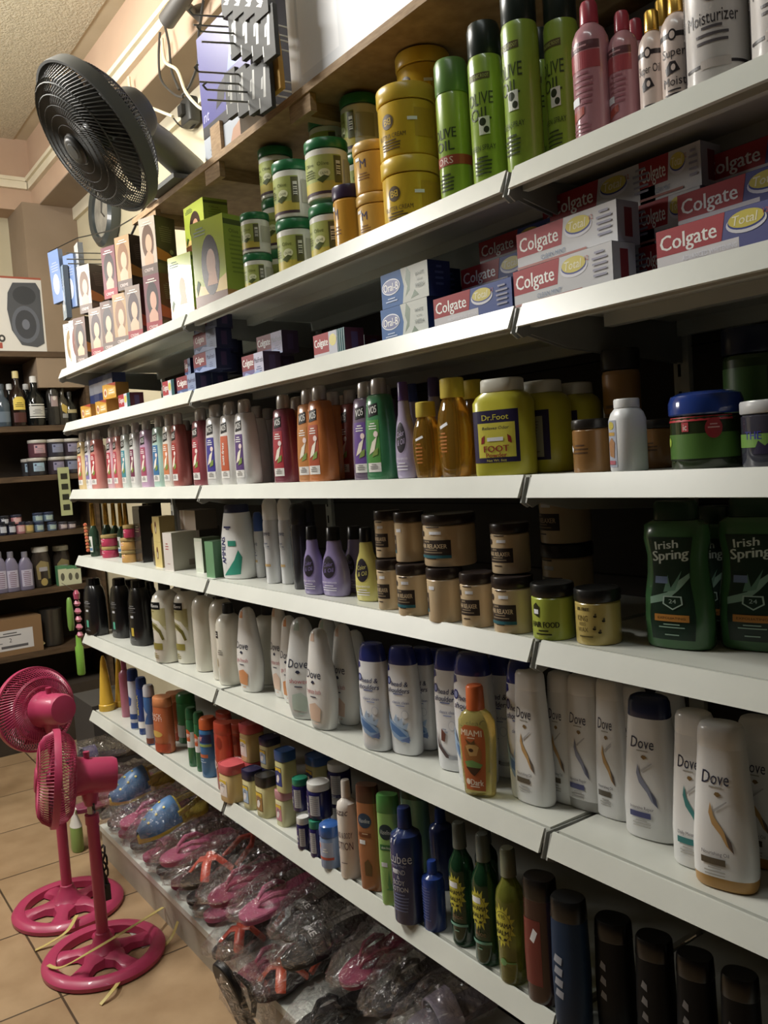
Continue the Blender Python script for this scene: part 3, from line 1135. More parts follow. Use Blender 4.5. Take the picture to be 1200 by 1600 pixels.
def aero(body, cap, h, r, dark=False):
    b = rbot(0, r, r, .003)+[(h-.05, r, r), (h-.042, r*.92, r*.92)]
    c = [(h-.042, r*.9, r*.9), (h-.04, r*.96, r*.96), (h-.012, r*.94, r*.94), (h-.003, r*.75, r*.75), (h, r*.5, r*.5)]
    sh = [('t', 'Dove', 0, h-.068, .010, r*1.5, M('3a4a80')), ('l', 0, h-.09, r*1.2, 2, .006, M('8a90a8')), ('r', -r*.6, r*.6, .035, .04, M('c8a46a')), ('p', [(-r*.7, h*.45), (r*.7, h*.4), (r*.7, h*.42), (-r*.7, h*.5)], M('c4c8cc'))] if not dark else \
         [('r', -r*1.3, -r*.6, .02, h*.7, M('9aa0a8')), ('r', -r*1.25, -r*.8, h*.3, h*.5, M('5aa8c8')), ('r', -r*1.3, -r*.6, h*.68, h*.7, RED)]
    return bottle('deodorant_can', 'can', [('can_body', M(body, .25, coat=.3), 2, b), ('cap', M(cap, .3), 2, c)], [(0, 'label', sh)])


# --- shelf 5
def tresemme(front=True, pump=False, logo=True):
    cr_ = M('e6e2d2', .25, coat=.3)
    secs = rbot(0, .034, .034, .006)+[(.135, .034, .034), (.155, .033, .033), (.168, .029, .029), (.178, .02, .02), (.182, .014, .014)]
    cap = [(.182, .0135, .0135), (.183, .0145, .0145), (.205, .014, .014), (.208, .012, .012)]
    ol = M('8f8232')
    sh = []
    if front:
        sh = [('r', -.03, .03, .095, .14, M('b8b078')), ('r', -.03, .03, .085, .095, M('c9c394')), ('r', -.024, .018, .137, .155, BLK), ('t', 'TRESemme', -.003, .146, .008, .034, WHT), ('l', -.01, .131, .03, 1, .005, ol),
              ('p', [(-.022, .102), (.0, .098), (.016, .085), (.024, .062), (.018, .06), (.010, .078), (-.006, .09), (-.022, .094)], M('6d6424')),
              ('p', [(-.026, .118), (.012, .108), (.028, .085), (.03, .06), (.026, .06), (.022, .08), (.006, .1), (-.026, .11)], cr_), ('r', -.028, .018, .036, .052, ol), ('l', -.01, .024, .03, 3, .005, ol)]
    elif logo:
        sh = [('r', -.03, -.012, .122, .140, BLK), ('l', -.02, .133, .012, 2, .005, WHT), ('l', -.008, .09, .02, 3, .005, M('7a7870')), ('p', [(-.028, .05), (-.02, .045), (-.02, .066), (-.026, .07)], M('b8a060'))]
    return bottle('conditioner_bottle', 'bottle', [('bottle_body', cr_, 2.1, secs), ('cap', M('2b2c2c', .35), 2, cap)], [(0, 'label', sh)] if sh else [])


def dove_wash(acc, text2='go fresh', grey=False):
    """waisted flat bottle with rounded top"""
    w_ = M('e9e8e4' if not grey else 'd8dad8', .28, coat=.2)
    secs = rbot(0, .026, .017, .005)+[(.03, .031, .019), (.065, .0335, .0205), (.10, .031, .0195), (.135, .0245, .0175), (.165, .0195, .0155), (.182, .0165, .014), (.192, .0125, .0115), (.198, .006, .006)]
    dk = M('2e3450')
    sh = [('p', [(-.010, .176), (.010, .176), (.009, .190), (.003, .195), (-.003, .195), (-.009, .190)], M(acc)),
          ('t', 'Dove', .0, .112, .017, .042, dk, 0, .1, .0), ('p', [(-.005, .095), (.0, .092), (.005, .095), (.002, .099), (-.002, .099)], dk),
          ('t', text2, .0, .078, .009, .036, M('b8505a')), ('l', 0, .066, .024, 1, .005, dk), ('p', [(-.018, .02), (.012, .018), (.016, .045), (.004, .056), (-.014, .05)], M(acc, .4)), ('l', 0, .012, .02, 1, .005, M(acc))]
    return bottle('body_wash_bottle', 'bottle', [('bottle_body', w_, 2.2, secs)], [(0, 'label', sh)])


def hs(almond=False):
    w_ = M('eceef2', .22, coat=.3)
    bl = M('26358c', .22, coat=.4)
    secs = rbot(0, .029, .019, .006)+[(.05, .0305, .0195), (.12, .0305, .0195), (.162, .028, .0185), (.168, .0275, .018)]
    cap = [(.168, .0275, .018), (.169, .0278, .0182), (.182, .026, .0175), (.193, .0235, .0165), (.199, .02, .014), (.201, .014, .01)]
    sh = [('p', [(-.033, .168), (-.02, .1665), (-.018, .158), (-.034, .15)], bl), ('e', -.021, .138, .006, .0075, bl), ('e', -.020, .138, .0035, .005, M('8a98d0')), ('t', 'head &', .004, .134, .009, .036, M('1d2763'), 0, .2, .02), ('t', 'shoulders', .0, .122, .009, .046, M('1d2763'), 0, .2, .02),
          ('l', .0, .114, .034, 1, .005, M('6a78b0')), ('t', 'classic clean', .004, .100, .005, .034, M('4a5a9a')), ('l', .004, .093, .028, 1, .004, M('8a98c8')), ('e', .012, .078, .007, .008, M('c4c9d4')), ('e', .012, .078, .006, .007, w_), ('l', -.004, .07, .014, 2, .005, M('a8b0c4'))]
    if almond:
        sh += [('p', [(-.012, .052), (-.004, .05), (-.002, .064), (-.01, .072)], M('7a4438')), ('p', [(-.022, .07), (-.016, .045), (.0, .03), (.012, .026), (.012, .022), (-.004, .024), (-.02, .04)], M('5a4a4c')), ('r', .002, .02, .022, .028, M('a8acb4'))]
    else:
        sh += [('p', [(-.028, .088), (-.02, .066), (.0, .056), (.016, .046), (.020, .030), (.004, .026), (-.014, .034), (-.026, .052), (-.031, .075)], M('8fb0d8')), ('p', [(-.022, .062), (.0, .05), (.014, .038), (.0, .036), (-.018, .046)], M('4f7fc0')),
               ('p', [(-.012, .066), (-.006, .078), (-.002, .064), (.006, .072), (.008, .058), (.018, .064), (.014, .050), (-.004, .056)], M('a9c4e4')), ('p', [(.0, .03), (.018, .026), (.019, .038), (.010, .034)], M('6a84c0'))]
    return bottle('antidandruff_shampoo_bottle', 'bottle', [('bottle_body', w_, 2.5, secs), ('cap', bl, 2.3, cap)], [(0, 'label', sh)])


def miami():
    y = M('ecdc7a', .06, trans=.75)
    o = M('c8622c')
    secs = rbot(0, .0245, .015, .004)+[(.05, .0275, .0165), (.10, .0295, .0175), (.122, .0285, .017), (.134, .022, .015), (.140, .014, .012)]
    cap = [(.140, .0125, .0125), (.141, .0138, .0138), (.176, .0128, .0128), (.179, .011, .011)]
    dk = M('4a2c1c')
    sh = [('p', [(-.019, .012), (.018, .012), (.020, .09), (.018, .112), (.01, .118), (-.012, .118), (-.020, .11), (-.022, .09)], o), ('t', 'MIAMI', -.002, .106, .010, .034, M('efd8b8'), 0, 0, .03), ('l', -.002, .097, .02, 1, .004, M('efd8b8')),
          ('e', -.001, .072, .015, .020, M('a8682c')), ('p', [(-.012, .084), (.0, .09), (.010, .084), (.006, .07), (-.006, .068)], M('c89a54')), ('e', -.003, .078, .004, .003, dk), ('p', [(-.008, .088), (-.012, .096), (-.002, .09), (.004, .096), (.004, .088)], M('6a4a24')),
          ('p', [(-.016, .058), (-.002, .062), (.015, .056), (.011, .05), (-.012, .05)], M('6a9a4c')), ('p', [(-.014, .05), (.012, .05), (.004, .040), (.0, .036), (-.006, .040)], dk), ('t', 'Dark', .004, .026, .010, .022, M('f2e6d2'), 0, 0, .04), ('e', -.012, .026, .004, .005, M('f2e6d2')), ('l', 0, .018, .028, 1, .004, M('f2e6d2'))]
    return bottle('tanning_oil_bottle', 'bottle', [('bottle_body', y, 2.2, secs), ('cap', M('d8602a', .3), 2, cap)], [(0, 'label', sh)])


def dove_sham(kind='gold', basecap=None, topcap=None):
    w_ = M('e4e5e4', .28, coat=.2)
    dk = M('2e3450')
    h = .20
    b = rbot(0, .0345, .02, .006)
    secs = b+[(.05, .0345, .0205), (.12, .0295, .0185), (.17, .0255, .017), (.172, .0253, .0169)]
    cap = [(.172, .0253, .0169), (.1735, .0257, .0172), (.192, .0245, .0165), (.198, .022, .0145), (h, .018, .012)]
    lofts = [('bottle_body', w_, 2.6, secs), ('cap', M(topcap, .25) if topcap else w_, 2.5, cap)]
    if basecap:
        lofts = [('bottle_body', w_, 2.6, [(.017, .0345, .0205)]+secs[3:]), lofts[1], ('base_band', M(basecap, .3), 2.6, rbot(0, .0335, .0195, .006)+[(.0172, .0342, .0203)])]
    swc = {'gold': ('c89a5a', '6a5a50'), 'blue': ('8a90a8', '5a607a'), 'teal': ('3a8a88', '5a6a70')}[kind]
    sh = [('t', 'Dove', -.003, .138, .016, .036, dk, 0, .1, .0), ('l', -.003, .126, .028, 1, .004, M('a8a498')), ('p', [(-.005, .118), (-.001, .115), (.004, .118), (.001, .121), (-.003, .121)], M('8a6a3a')),
          ('p', [(-.010, .108), (-.006, .092), (.004, .078), (.010, .066), (.014, .052), (.008, .058), (.002, .070), (-.008, .082), (-.012, .095)], M(swc[0])), ('p', [(.006, .074), (.013, .064), (.0155, .05), (.010, .058)], M(swc[1])),
          ('p', [(-.006, .1), (.010, .112), (.011, .111), (-.005, .097)], M('b4b4b4')), ('t', {'gold': 'Nourishing Oil', 'blue': 'Intensive Repair', 'teal': 'Daily Moisture'}[kind], -.005, .047, .0045, .03, M('5a5464')),
          ('r', -.021, .006, .033, .041, M({'gold': '5c5140', 'blue': '4a4f86', 'teal': '2f8080'}[kind])), ('l', -.006, .028, .024, 3, .004, M('b0aca4'))]
    return bottle('conditioner_bottle', 'bottle', lofts, [(0, 'label', sh)])


def black_bottle(words, acc):
    return bottle('dark_body_wash_bottle', 'bottle', [('bottle_body', M('141416', .28, coat=.22), 2.6, rbot(0, .033, .022, .005)+[(.06, .033, .022), (.13, .031, .021), (.165, .026, .018), (.175, .018, .015)]),
                                                     ('cap', M('0e0e10', .25), 2.4, [(.175, .017, .014), (.176, .018, .015), (.198, .017, .014), (.2, .014, .011)])],
                  [(0, 'label', [('l', 0, .12, .03, 2, .006, M('8a8c92')), ('l', 0, .108, .03, 2, .006, M('5a5c60')), ('r', -.006, .006, .085, .092, M('c8ccd4')), ('r', -.006, .004, .03, .055, M(acc)), ('l', 0, .022, .02, 2, .004, M('7a7c80'))])])


# --- shelf 6
def vas_jar(lid, frame, pic, body='d8cf92', r=.03, h=.088):
    return round_jar('petroleum_jelly_jar', body, lid, r, h, .022, [
        ('r', -.022, .015, .014, .054, M(frame)), ('r', -.0205, .0135, .0155, .0525, M(pic)), ('p', [(-.0205, .0525), (-.0205, .044), (-.004, .047), (.0135, .043), (.0135, .0525)], M('e8c22c')),
        ('p', [(-.014, .022), (-.004, .02), (.004, .030), (.0, .040), (-.010, .034)], M('f2ece8')), ('l', -.003, .041, .02, 2, .004, M('5a5a70'))], n=3.2)


def vapor_jar(lid, body='23205e', front=True, r=.026, h=.082):
    sh = [('r', -.024, .002, .012, .052, M('3a3878')), ('t', 'Chest', -.011, .034, .009, .022, WHT, 0, 0, .04), ('t', 'Rub', -.011, .023, .009, .018, WHT, 0, 0, .04), ('l', -.011, .047, .02, 1, .004, M('c46a6a')), ('r', .006, .03, .01, .056, M('b9b9bc')), ('l', .018, .052, .02, 9, .0048, M('8e8e94'))]
    return round_jar('chest_rub_jar', body, lid, r, h, .018, sh, lidr=r*.94, n=2.2)


def gel_lotion(body, lidc, h, r, texts, capshape='round', tc='e8e8ec', ov=None, n=2., d=1., cat='bottle', name='lotion_bottle', extra=()):
    tm = M(tc)
    secs = rbot(0, r, r*d, r*.12)+[(h*.72, r, r*d), (h*.77, r*.9, r*d*.9), (h*.80, r*.55, r*d*.6), (h*.82, r*.42, r*d*.5)]
    cap = [(h*.82, r*.4, r*.4), (h*.825, r*.46, r*.46), (h*.985, r*.42, r*.42), (h, r*.36, r*.36)]
    if capshape == 'flat':
        secs = rbot(0, r*.95, r*d*.95, r*.12)+[(h*.4, r, r*d), (h*.84, r*.93, r*d*.93)]
        cap = [(h*.84, r*.93, r*d*.93), (h*.845, r*.95, r*d*.95), (h*.985, r*.9, r*d*.9), (h, r*.84, r*d*.84)]
    sh = list(extra)
    for (s, v, hh, mw, *rest) in texts:
        sh.append(('t', s, rest[0] if rest else 0, v, hh, mw, M(rest[1]) if len(rest) > 1 else tm, 0, rest[2] if len(rest) > 2 else 0, .015))
    return bottle(name, cat, [('bottle_body', body if not isinstance(body, str) else M(body, .25, coat=.3), n, secs), ('cap', M(lidc, .3), 2 if capshape == 'round' else n, cap)], [(0, 'label', sh)] if sh else [])
# ================================================================== shelf 1 (topmost)
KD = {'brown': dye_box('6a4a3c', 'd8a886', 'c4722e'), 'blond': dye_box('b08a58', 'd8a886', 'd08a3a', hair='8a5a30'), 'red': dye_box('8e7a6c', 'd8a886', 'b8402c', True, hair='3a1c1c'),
      'maroon': dye_box('7a3a44', 'd09a80', 'b04434', True), 'glare': dye_box('c9b8a4', 'd8a886', 'c4722e', hair='6a4a34')}  # glare variant: bright reflection put into its pale face colour
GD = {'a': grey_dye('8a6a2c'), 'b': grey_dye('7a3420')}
lows = [(97, GD['a'], 'grey hair dye carton with blond woman, far left end of the topmost shelf'),
        (114, GD['b'], 'grey hair dye carton with red-haired woman, beside the blond one on the topmost metal shelf'),
        (138, KD['brown'], 'brown hair dye carton with dark hair portrait, just right of the grey cartons'),
        (166, KD['red'], 'hair dye carton with red label, second of the coloured lower-row cartons on the topmost shelf'),
        (185, KD['brown'], 'brown hair dye carton, third of the coloured lower-row cartons on the topmost shelf'),
        (205, KD['blond'], 'golden blond hair dye carton in the middle of the lower row of cartons'),
        (226, KD['red'], 'hair dye carton with red corner, beside the golden blond one in the lower row'),
        (256, KD['maroon'], 'maroon hair dye carton with broad dark side, nearest the yellow-green boxes in the lower row')]
xs_low = []
for px, K, lb in lows:
    z0 = SZ[0]
    X = X_at(px, .07, z0+.08)
    xs_low.append(max(X, .045))
for i in range(1, len(xs_low)):
    xs_low[i] = max(xs_low[i], xs_low[i-1]+.0755)
for i, (px, K, lb) in enumerate(lows):
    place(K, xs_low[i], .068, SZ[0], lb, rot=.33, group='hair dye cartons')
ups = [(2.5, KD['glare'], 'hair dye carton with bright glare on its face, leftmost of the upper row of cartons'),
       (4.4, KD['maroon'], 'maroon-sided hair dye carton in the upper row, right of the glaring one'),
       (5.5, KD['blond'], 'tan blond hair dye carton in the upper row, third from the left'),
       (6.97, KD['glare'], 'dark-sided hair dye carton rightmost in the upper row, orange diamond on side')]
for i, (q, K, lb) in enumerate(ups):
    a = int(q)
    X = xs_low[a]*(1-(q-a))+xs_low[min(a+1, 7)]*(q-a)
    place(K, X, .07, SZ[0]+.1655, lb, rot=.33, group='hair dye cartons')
# second row behind the dye cartons
for i in (2, 3, 4, 6):
    place(KD['brown'] if i % 2 else KD['maroon'], xs_low[i]+.01, .17, SZ[0]+.0, f'hair dye carton standing behind the {["","","brown","red-labelled","third coloured","","red-cornered"][i]} carton of the lower row', group='hair dye cartons behind')
    if i != 6:
        place(KD['brown'], xs_low[i]+.012, .17, SZ[0]+.1655, f'hair dye carton, upper back row, over the one behind the {["","","brown","red-labelled","third coloured"][i]} carton', group='hair dye cartons behind')

KB = kit_box()
z0 = SZ[0]
place(KB, X_at(300, .06, z0+.1)-.02, .062, z0, 'yellow-green relaxer kit box in white glare, left of its two neighbours', rot=.23, sx=.8, sz=.8, group='relaxer kit boxes')
place(KB, X_at(342, .06, z0+.1)+.01, .062, z0, 'large yellow-green relaxer kit box with woman portrait, nearest the stacked gel jars', rot=.23, group='relaxer kit boxes')
place(KB, X_at(330, .16, z0+.1), .165, z0, 'yellow-green relaxer kit box behind the large front one', group='relaxer kit boxes')
place(KB, X_at(322, .165, z0+.3), .165, z0+.218, 'yellow-green relaxer kit box standing on top of the others', rot=.02, sz=.6, group='relaxer kit boxes')

GJ = gel_jar()
jh = .127


def stack(K, px, Y, n, h, labels, z, wpx=None, group=None, rots=None, py0=None, sx=1.):
    X = X_at(px, Y, z+h)
    for i in range(n):
        place(K, X, Y, z+i*h, labels[i], rot=.5+(rots[i] if rots else random.uniform(-.15, .15)), sx=sx, group=group)
    return X


gg = 'green-lidded gel jars'
stack(GJ, 461, .085, 2, jh, ['green-lidded gel jar at the bottom of the front stack at the shelf edge', 'green-lidded gel jar on top of the front stack at the shelf edge'], z0, group=gg)
stack(GJ, 402, .085, 2, jh*.76, ['small green-lidded gel jar at the foot of the leftmost stack, by the relaxer kit box', 'small green-lidded gel jar topping the leftmost stack, by the relaxer kit box'], z0, group=gg, sx=.76)
bpy.context.view_layer.update()
for o in COL.objects:
    if o.get('label', '').startswith('small green-lidded'):
        o.scale = (.8, .8, .76)
stack(GJ, 441, .19, 3, jh, ['green-lidded gel jar at the bottom of the tall back stack, left', 'green-lidded gel jar in the middle of the tall back stack, left', 'green-lidded gel jar crowning the tall three-jar back stack'], z0, group=gg)
stack(GJ, 515, .10, 2, jh*1.06, ['large green-lidded gel jar under another, just left of the purple-lidded tub', 'large green-lidded gel jar on top, above and left of the purple-lidded tub'], z0, group=gg, sx=1.06, rots=[-.2, .25])
stack(GJ, 522, .21, 3, jh, ['green-lidded gel jar, bottom of the middle back stack', 'green-lidded gel jar, middle of the middle back stack', 'green-lidded gel jar, top of the middle back stack, lid level with its right neighbour'], z0, group=gg)
stack(GJ, 573, .21, 3, jh, ['green-lidded gel jar, bottom of the right back stack', 'green-lidded gel jar, middle of the right back stack behind the M tub', 'green-lidded gel jar with barcode, top of the right back stack beside the yellow tubs'], z0, group=gg, rots=[0, .1, -.8])
YT = yellow_tub()
ST = small_tub('d9a648', 'd9ab50')
PT = small_tub('d99a28', '3b2b4e')
put(PT, 0, 549, 54, 294, 'orange tub with dark purple lid at the shelf edge', Y=.07, z=z0)
stack(ST, 591, .10, 2, .0985, ['peach tub lettered M, under another beside the big yellow tubs', 'peach tub lettered M, on top beside the big yellow tubs'], z0, group='peach tubs', rots=[-.3, -.2])
stack(YT, 640, .095, 2, .1285, ['big yellow hair butter tub at the bottom of the front pair', 'big yellow hair butter tub on top of the front pair'], z0, group='yellow tubs', rots=[.1, 0])
stack(YT, 672, .22, 3, .1285, ['yellow hair butter tub at the bottom of the stack behind the front pair', 'yellow hair butter tub in the middle of the stack behind the front pair', 'yellow hair butter tub highest of all, left of the green spray cans'], z0, group='yellow tubs')

SCs, SCl = spray_can(True), spray_can(False)
put(SCs, 0, 710, 52, 72, 'short green spray can with green cap, leftmost of the spray cans', Y=.075, rot=.15, h=.245)
put(SCl, 0, 762, 55, 0, 'tall green spray can with dark cap, second spray can from the left', Y=.075, rot=.35, h=.27)
put(SCl, 0, 816, 58, 0, 'tall green spray can with dark cap, in front, just left of the shelf joint', Y=.06, rot=.0, h=.28)
put(SCl, 0, 848, 46, 0, 'green spray can standing behind, seen between two front spray cans', Y=.16, rot=.1, h=.262)
put(SCl, 0, 880, 54, 0, 'tall green spray can nearest the pink lotion bottles', Y=.10, rot=.0, h=.27)
PL = pink_lotion()
put(PL, 0, 924, 58, 3, 'larger pink lotion bottle with dark pink cap, beside the green spray cans', Y=.07, rot=.2)
put(PL, 0, 974, 48, 18, 'smaller pink lotion bottle with dark pink cap, beside the gold-capped bottles', Y=.09, rot=.2)
put(PL, 0, 997, 44, 30, 'pink lotion bottle standing behind, mostly hidden by gold-capped bottle', Y=.19)
CL1, CL2 = cap_lotion(['Super Oil'], .19), cap_lotion(['Super', 'Moist'], .19)
put(CL1, 0, 1020, 44, 18, 'cream oil bottle with gold cap, left one of the gold-capped pair', Y=.08, rot=.25)
put(CL2, 0, 1058, 50, -12, 'cream moisturizer bottle with gold cap, right one of the gold-capped pair', Y=.07, rot=.3)
put(CL1, 0, 1040, 44, 0, 'cream bottle with gold cap standing behind the gold-capped pair', Y=.18)
BMo = big_moist()
put(BMo, 0, 1116, 94, 0, 'large white moisturizer bottle with black collection strip, left one', Y=.08, h=.27, rot=.42)
put(BMo, 0, 1222, 100, 0, 'large white moisturizer bottle cut by the right photo edge', Y=.08, h=.27, rot=.3)

# ================================================================== shelf 2, toothpaste
z1 = SZ[1]


def box_at(K, px, Y, zz, label, rot=0., sx=1., group='toothpaste boxes', left=None, sz=1.):
    if left is not None:
        X = X_at(left, Y-K.d/2, zz+.02)+K.w/2*sx
    else:
        X = X_at(px, Y, zz+.02)
    return place(K, X, Y, zz, label, rot=rot, sx=sx, sy=1, sz=sz, group=group)


BK = baking_box()
box_at(BK, 0, .05, z1, 'orange toothpaste box at the far left end of the toothpaste shelf', left=127)
box_at(BK, 0, .05, z1, 'orange toothpaste box, second from the far left end of the toothpaste shelf', left=150)
box_at(BK, 0, .06, z1+.0505, 'orange toothpaste box lying on top of two others at the far left', left=162, rot=.05)
PM, PMs, PMv, PTe, PPr, PMi, PWh = paste('max'), paste('max', True), paste('violet', True), paste('teal', True), paste('pro'), paste('mint'), paste('white')
box_at(PTe, 0, .06, z1, 'red and blue toothpaste box just right of the orange boxes', left=186, sx=1.)
TB = carton('tube_box', 'box', .05, .05, .16, M('3c4f94', .3), {'front': [('r', -.025, .025, 0, .16, M('3f54a4', .3, coat=.3)), ('r', -.025, .025, .1, .14, M('b9bfd2')), ('e', 0, .05, .014, .02, M('8fa0d0'))]})
for i, p in enumerate((127, 139, 150, 160, 170)):
    place(TB, .05+.056*i, .13, z1, f'upright blue box behind the orange boxes, {ordn(i)} from the left', group='upright blue boxes', rot=.1*(i % 2))
box_at(PTe, 0, .06, z1, 'orange and teal toothpaste box just left of the blue stack by the shelf joint', left=255, sx=.8)
zz = z1
box_at(PMs, 0, .06, zz, 'red and blue toothpaste box, front of the stack by the left shelf joint', left=277, sx=1.2)
for r_ in range(4):
    for c_ in range(3):
        if r_ == 0 and c_ == 0:
            continue
        lb = f'dark blue toothpaste box, {["bottom", "second", "third", "top"][r_]} layer of the stack by the left shelf joint, {["front", "middle", "back"][c_]} row'
        box_at(PM, 0, .06+c_*.05+(.02 if r_ else 0), zz+r_*.0525, lb, left=303+c_*10 if r_ else 300, sx=.75)
box_at(PMs, 0, .09, zz+.0525, 'small red toothpaste box on the second layer, left of the dark blue stack', left=288, sx=.5, rot=-.1)
box_at(PMv, 0, .05, z1, 'red and violet toothpaste box lying lowest right of the dark blue stack', left=379, sx=1.0)
box_at(PMv, 0, .13, z1, 'red and violet toothpaste box lying behind, under the raised violet box', left=400, sx=1.1)
box_at(PMv, 0, .11, z1+.0525, 'red and violet toothpaste box raised on top of the others', left=403, sx=1.1, rot=.03)
box_at(PTe, 0, .055, z1, 'red and teal toothpaste box standing alone left of the blue and white boxes', left=491, sx=1.1)
box_at(PTe, 0, .16, z1, 'toothpaste box lying in shade behind the lone red and teal box', left=520, sx=1.2)
OB = oralb_box()
for i in range(2):
    box_at(OB, 0, .06, z1+i*.0625, ['blue and white leafy toothpaste box, lower of the pair', 'blue and white leafy toothpaste box, upper of the pair'][i], left=597, sx=.93, group='leafy boxes')
    box_at(OB, 0, .12, z1+i*.0625, ['navy-ended box behind the lower leafy box', 'navy-ended box behind the upper leafy box'][i], left=612, sx=1, group='leafy boxes')
box_at(PPr, 0, .055, z1, 'blue toothpaste box with red name panel, nearest left of the middle shelf joint', left=679, sx=.98)
box_at(PPr, 0, .115, z1, 'blue toothpaste box lying behind the one left of the middle shelf joint', left=700)
box_at(PPr, 0, .115, z1+.0525, 'shaded red toothpaste box in the second layer left of the clean mint boxes', left=722)
box_at(PPr, 0, .165, z1+.0525, 'toothpaste box far back in the second layer left of the clean mint boxes', left=725)
box_at(PPr, 0, .165, z1+.105, 'shaded toothpaste box in the third layer left of the clean mint boxes', left=750)
box_at(PMi, 0, .052, z1, 'white and red mint toothpaste box, lower of the front pair right of the shelf joint', left=801, rot=-.05, sx=1.02, sz=1.1)
box_at(PMi, 0, .066, z1+.058, 'white and red mint toothpaste box, upper of the front pair right of the shelf joint', left=808, rot=-.02, sz=1.1)
for i in range(3):
    for c_ in range(2):
        box_at(PMi, 0, .125+.05*c_, z1+i*.0575, f'mint toothpaste box {["at the bottom", "second up", "third up"][i]} of the {["second", "third"][c_]} row behind the front pair', left=860-c_*10, sz=1.1)
    box_at(PMi, 0, .125, z1+i*.0575, f'mint toothpaste box {["at the bottom", "second up", "third up"][i]} of the stack filling the gap beside the front pair', left=1000, sx=.5, sz=1.1)
box_at(PWh, 0, .055, z1, 'blue whitening toothpaste box, lowest in front by the right photo edge', left=1027)
box_at(PWh, 0, .105, z1, 'blue whitening toothpaste box lying behind the lowest front one', left=1040)
box_at(PWh, 0, .105, z1+.0525, 'blue whitening toothpaste box in the second layer by the right photo edge', left=1060)
box_at(PWh, 0, .155, z1+.105, 'red-panelled whitening toothpaste box in the shaded third layer by the right edge', left=1095)
box_at(PWh, 0, .155, z1+.0525, 'whitening toothpaste box hidden in the back of the second layer by the right edge', left=1075)

# ================================================================== shelf 3, shampoo row
rows = [(122, 'e0c288', 'c8604a', 'cream yellow', 'orange-red', None), (134, 'e2dfe6', '8a7ab8', 'white', 'violet', None), (143, 'd8837a', 'b8343c', 'coral', 'red', None),
        (168, 'd9a8b4', 'c03848', 'light pink', 'crimson', None), (178, 'dc8a80', 'c83c50', 'salmon', 'pink-red', None), (190, 'cfd8d2', '3a8fa0', 'pale grey', 'teal', None),
        (204, 'dcdcd8', '7a2c4e', 'off-white', 'plum', None), (221, 'cfa6cc', 'b04a6a', 'lilac', 'rose', None), (241, 'b4d8cc', '3a78b0', 'pale mint', 'blue', None),
        (257, 'e6dfd4', 'd87a48', 'ivory', 'orange', None), (270, 'b05a54', 'b03028', 'brick red', 'dark red', None), (305, '9c4a54', 'b02c3c', 'dark rose', 'red', None),
        (328, 'e4e3e2', '4038a0', 'white', 'deep blue', None), (350, 'e6e3e0', 'cf5a34', 'white', 'orange sideways-lettered', 'anti-frizz'), (373, 'e0dfdf', '5a3a80', 'white', 'purple', None),
        (433, '8e3a4e', 'b82c38', 'wine red', 'scarlet', None), (472, 'd88a4c', 'c87a30', 'light orange', 'amber', None), (489, 'd87838', 'b84a28', 'bright orange', 'rust', None),
        (560, '7a6884', '6a44a0', 'dusky purple', 'purple', None), (581, '3f8f5c', '4a9a3a', 'green', 'leaf green', None)]
tops = [676, 674, 672, 668, 666, 663, 660, 655, 650, 647, 645, 638, 632, 628, 624, 617, 608, 602, 597, 591]
SHK = []
for i, (px, bc, lc, bn, ln, wd) in enumerate(rows):
    K = shampoo(bc, lc, wd, clear=(bn in ('coral', 'salmon', 'dark rose', 'wine red', 'green', 'bright orange', 'brick red', 'light orange')))
    SHK.append(K)
    Y = .062
    z = SZ[2]
    if i in (1, 4):
        Y = .07
    X = X_at(px+2, Y-.012, z+.19)
    hh = Z_at(tops[i], X, Y)-z
    s = max(.9, min(1.12, hh/.2))
    place(K, X, Y, z, f'{bn} shampoo bottle, {ln} label, silver cap, {ordn(i)} from the left in front', rot=random.uniform(.02, .2), sx=s*random.uniform(.86, .93) if i < 11 else s*1.02, sz=s, group='silver-capped shampoo bottles')
back = [(262, 5, .125), (290, 10, .14), (318, 11, .15), (340, 12, .14), (400, 14, .125), (418, 14, .20), (450, 15, .13), (463, 16, .105), (520, 17, .13), (535, 10, .22), (546, 10, .15), (600, 18, .17), (155, 2, .13), (210, 3, .14), (232, 7, .15)]
for j, (px, k, Y) in enumerate(back):
    z = SZ[2]
    X = X_at(px, Y, z+.19)
    nm = rows[k]
    place(SHK[k], X, Y, z, f'{nm[3]} shampoo bottle in the back row, {ordn(j)} listed, behind the {nm[3]} front one' if False else f'{nm[3]} shampoo bottle in the second row {["just behind", "well behind"][Y > .145]} the {rows[min(19, k+(j % 2))][3]} front bottle',
          rot=random.uniform(-.1, .1), sx=.98, sz=1.0, group='silver-capped shampoo bottles behind')

V = remover('9a8cc0', '5a3a8a', '6a4a9a')
put(remover('b4a8cc', '7a4aa0', '6a4aa0'), 2, 634, 34, 597, 'clear lilac nail polish remover bottle with violet cap, between green shampoo and baby oil', Y=.06, rot=0.1)
put(remover('b4a8cc', '7a4aa0', '3a4a9a'), 2, 648, 34, 600, 'lilac nail polish remover bottle with blue cap in the second row', Y=.15)
put(remover('b4a8cc', '7a4aa0', '5a4a9a'), 2, 682, 36, 590, 'lilac nail polish remover bottle with violet cap behind the baby oil', Y=.16)
put(baby_oil(False), 2, 668, 46, 628, 'small amber baby oil bottle with yellow cap', Y=.055, rot=.15)
put(baby_oil(True), 2, 710, 54, 591, 'tall amber baby oil bottle with yellow cap beside the smaller one', Y=.06, rot=.0)
put(baby_oil(True), 2, 742, 44, 594, 'amber baby oil bottle with orange-lit cap standing behind, beside the foot powder', Y=.14)
FP, FPb = foot_powder(), foot_powder(True)
put(FP, 2, 788, 90, 592, 'yellow foot powder bottle with full front label, leftmost of the three', Y=.062, rot=.3)
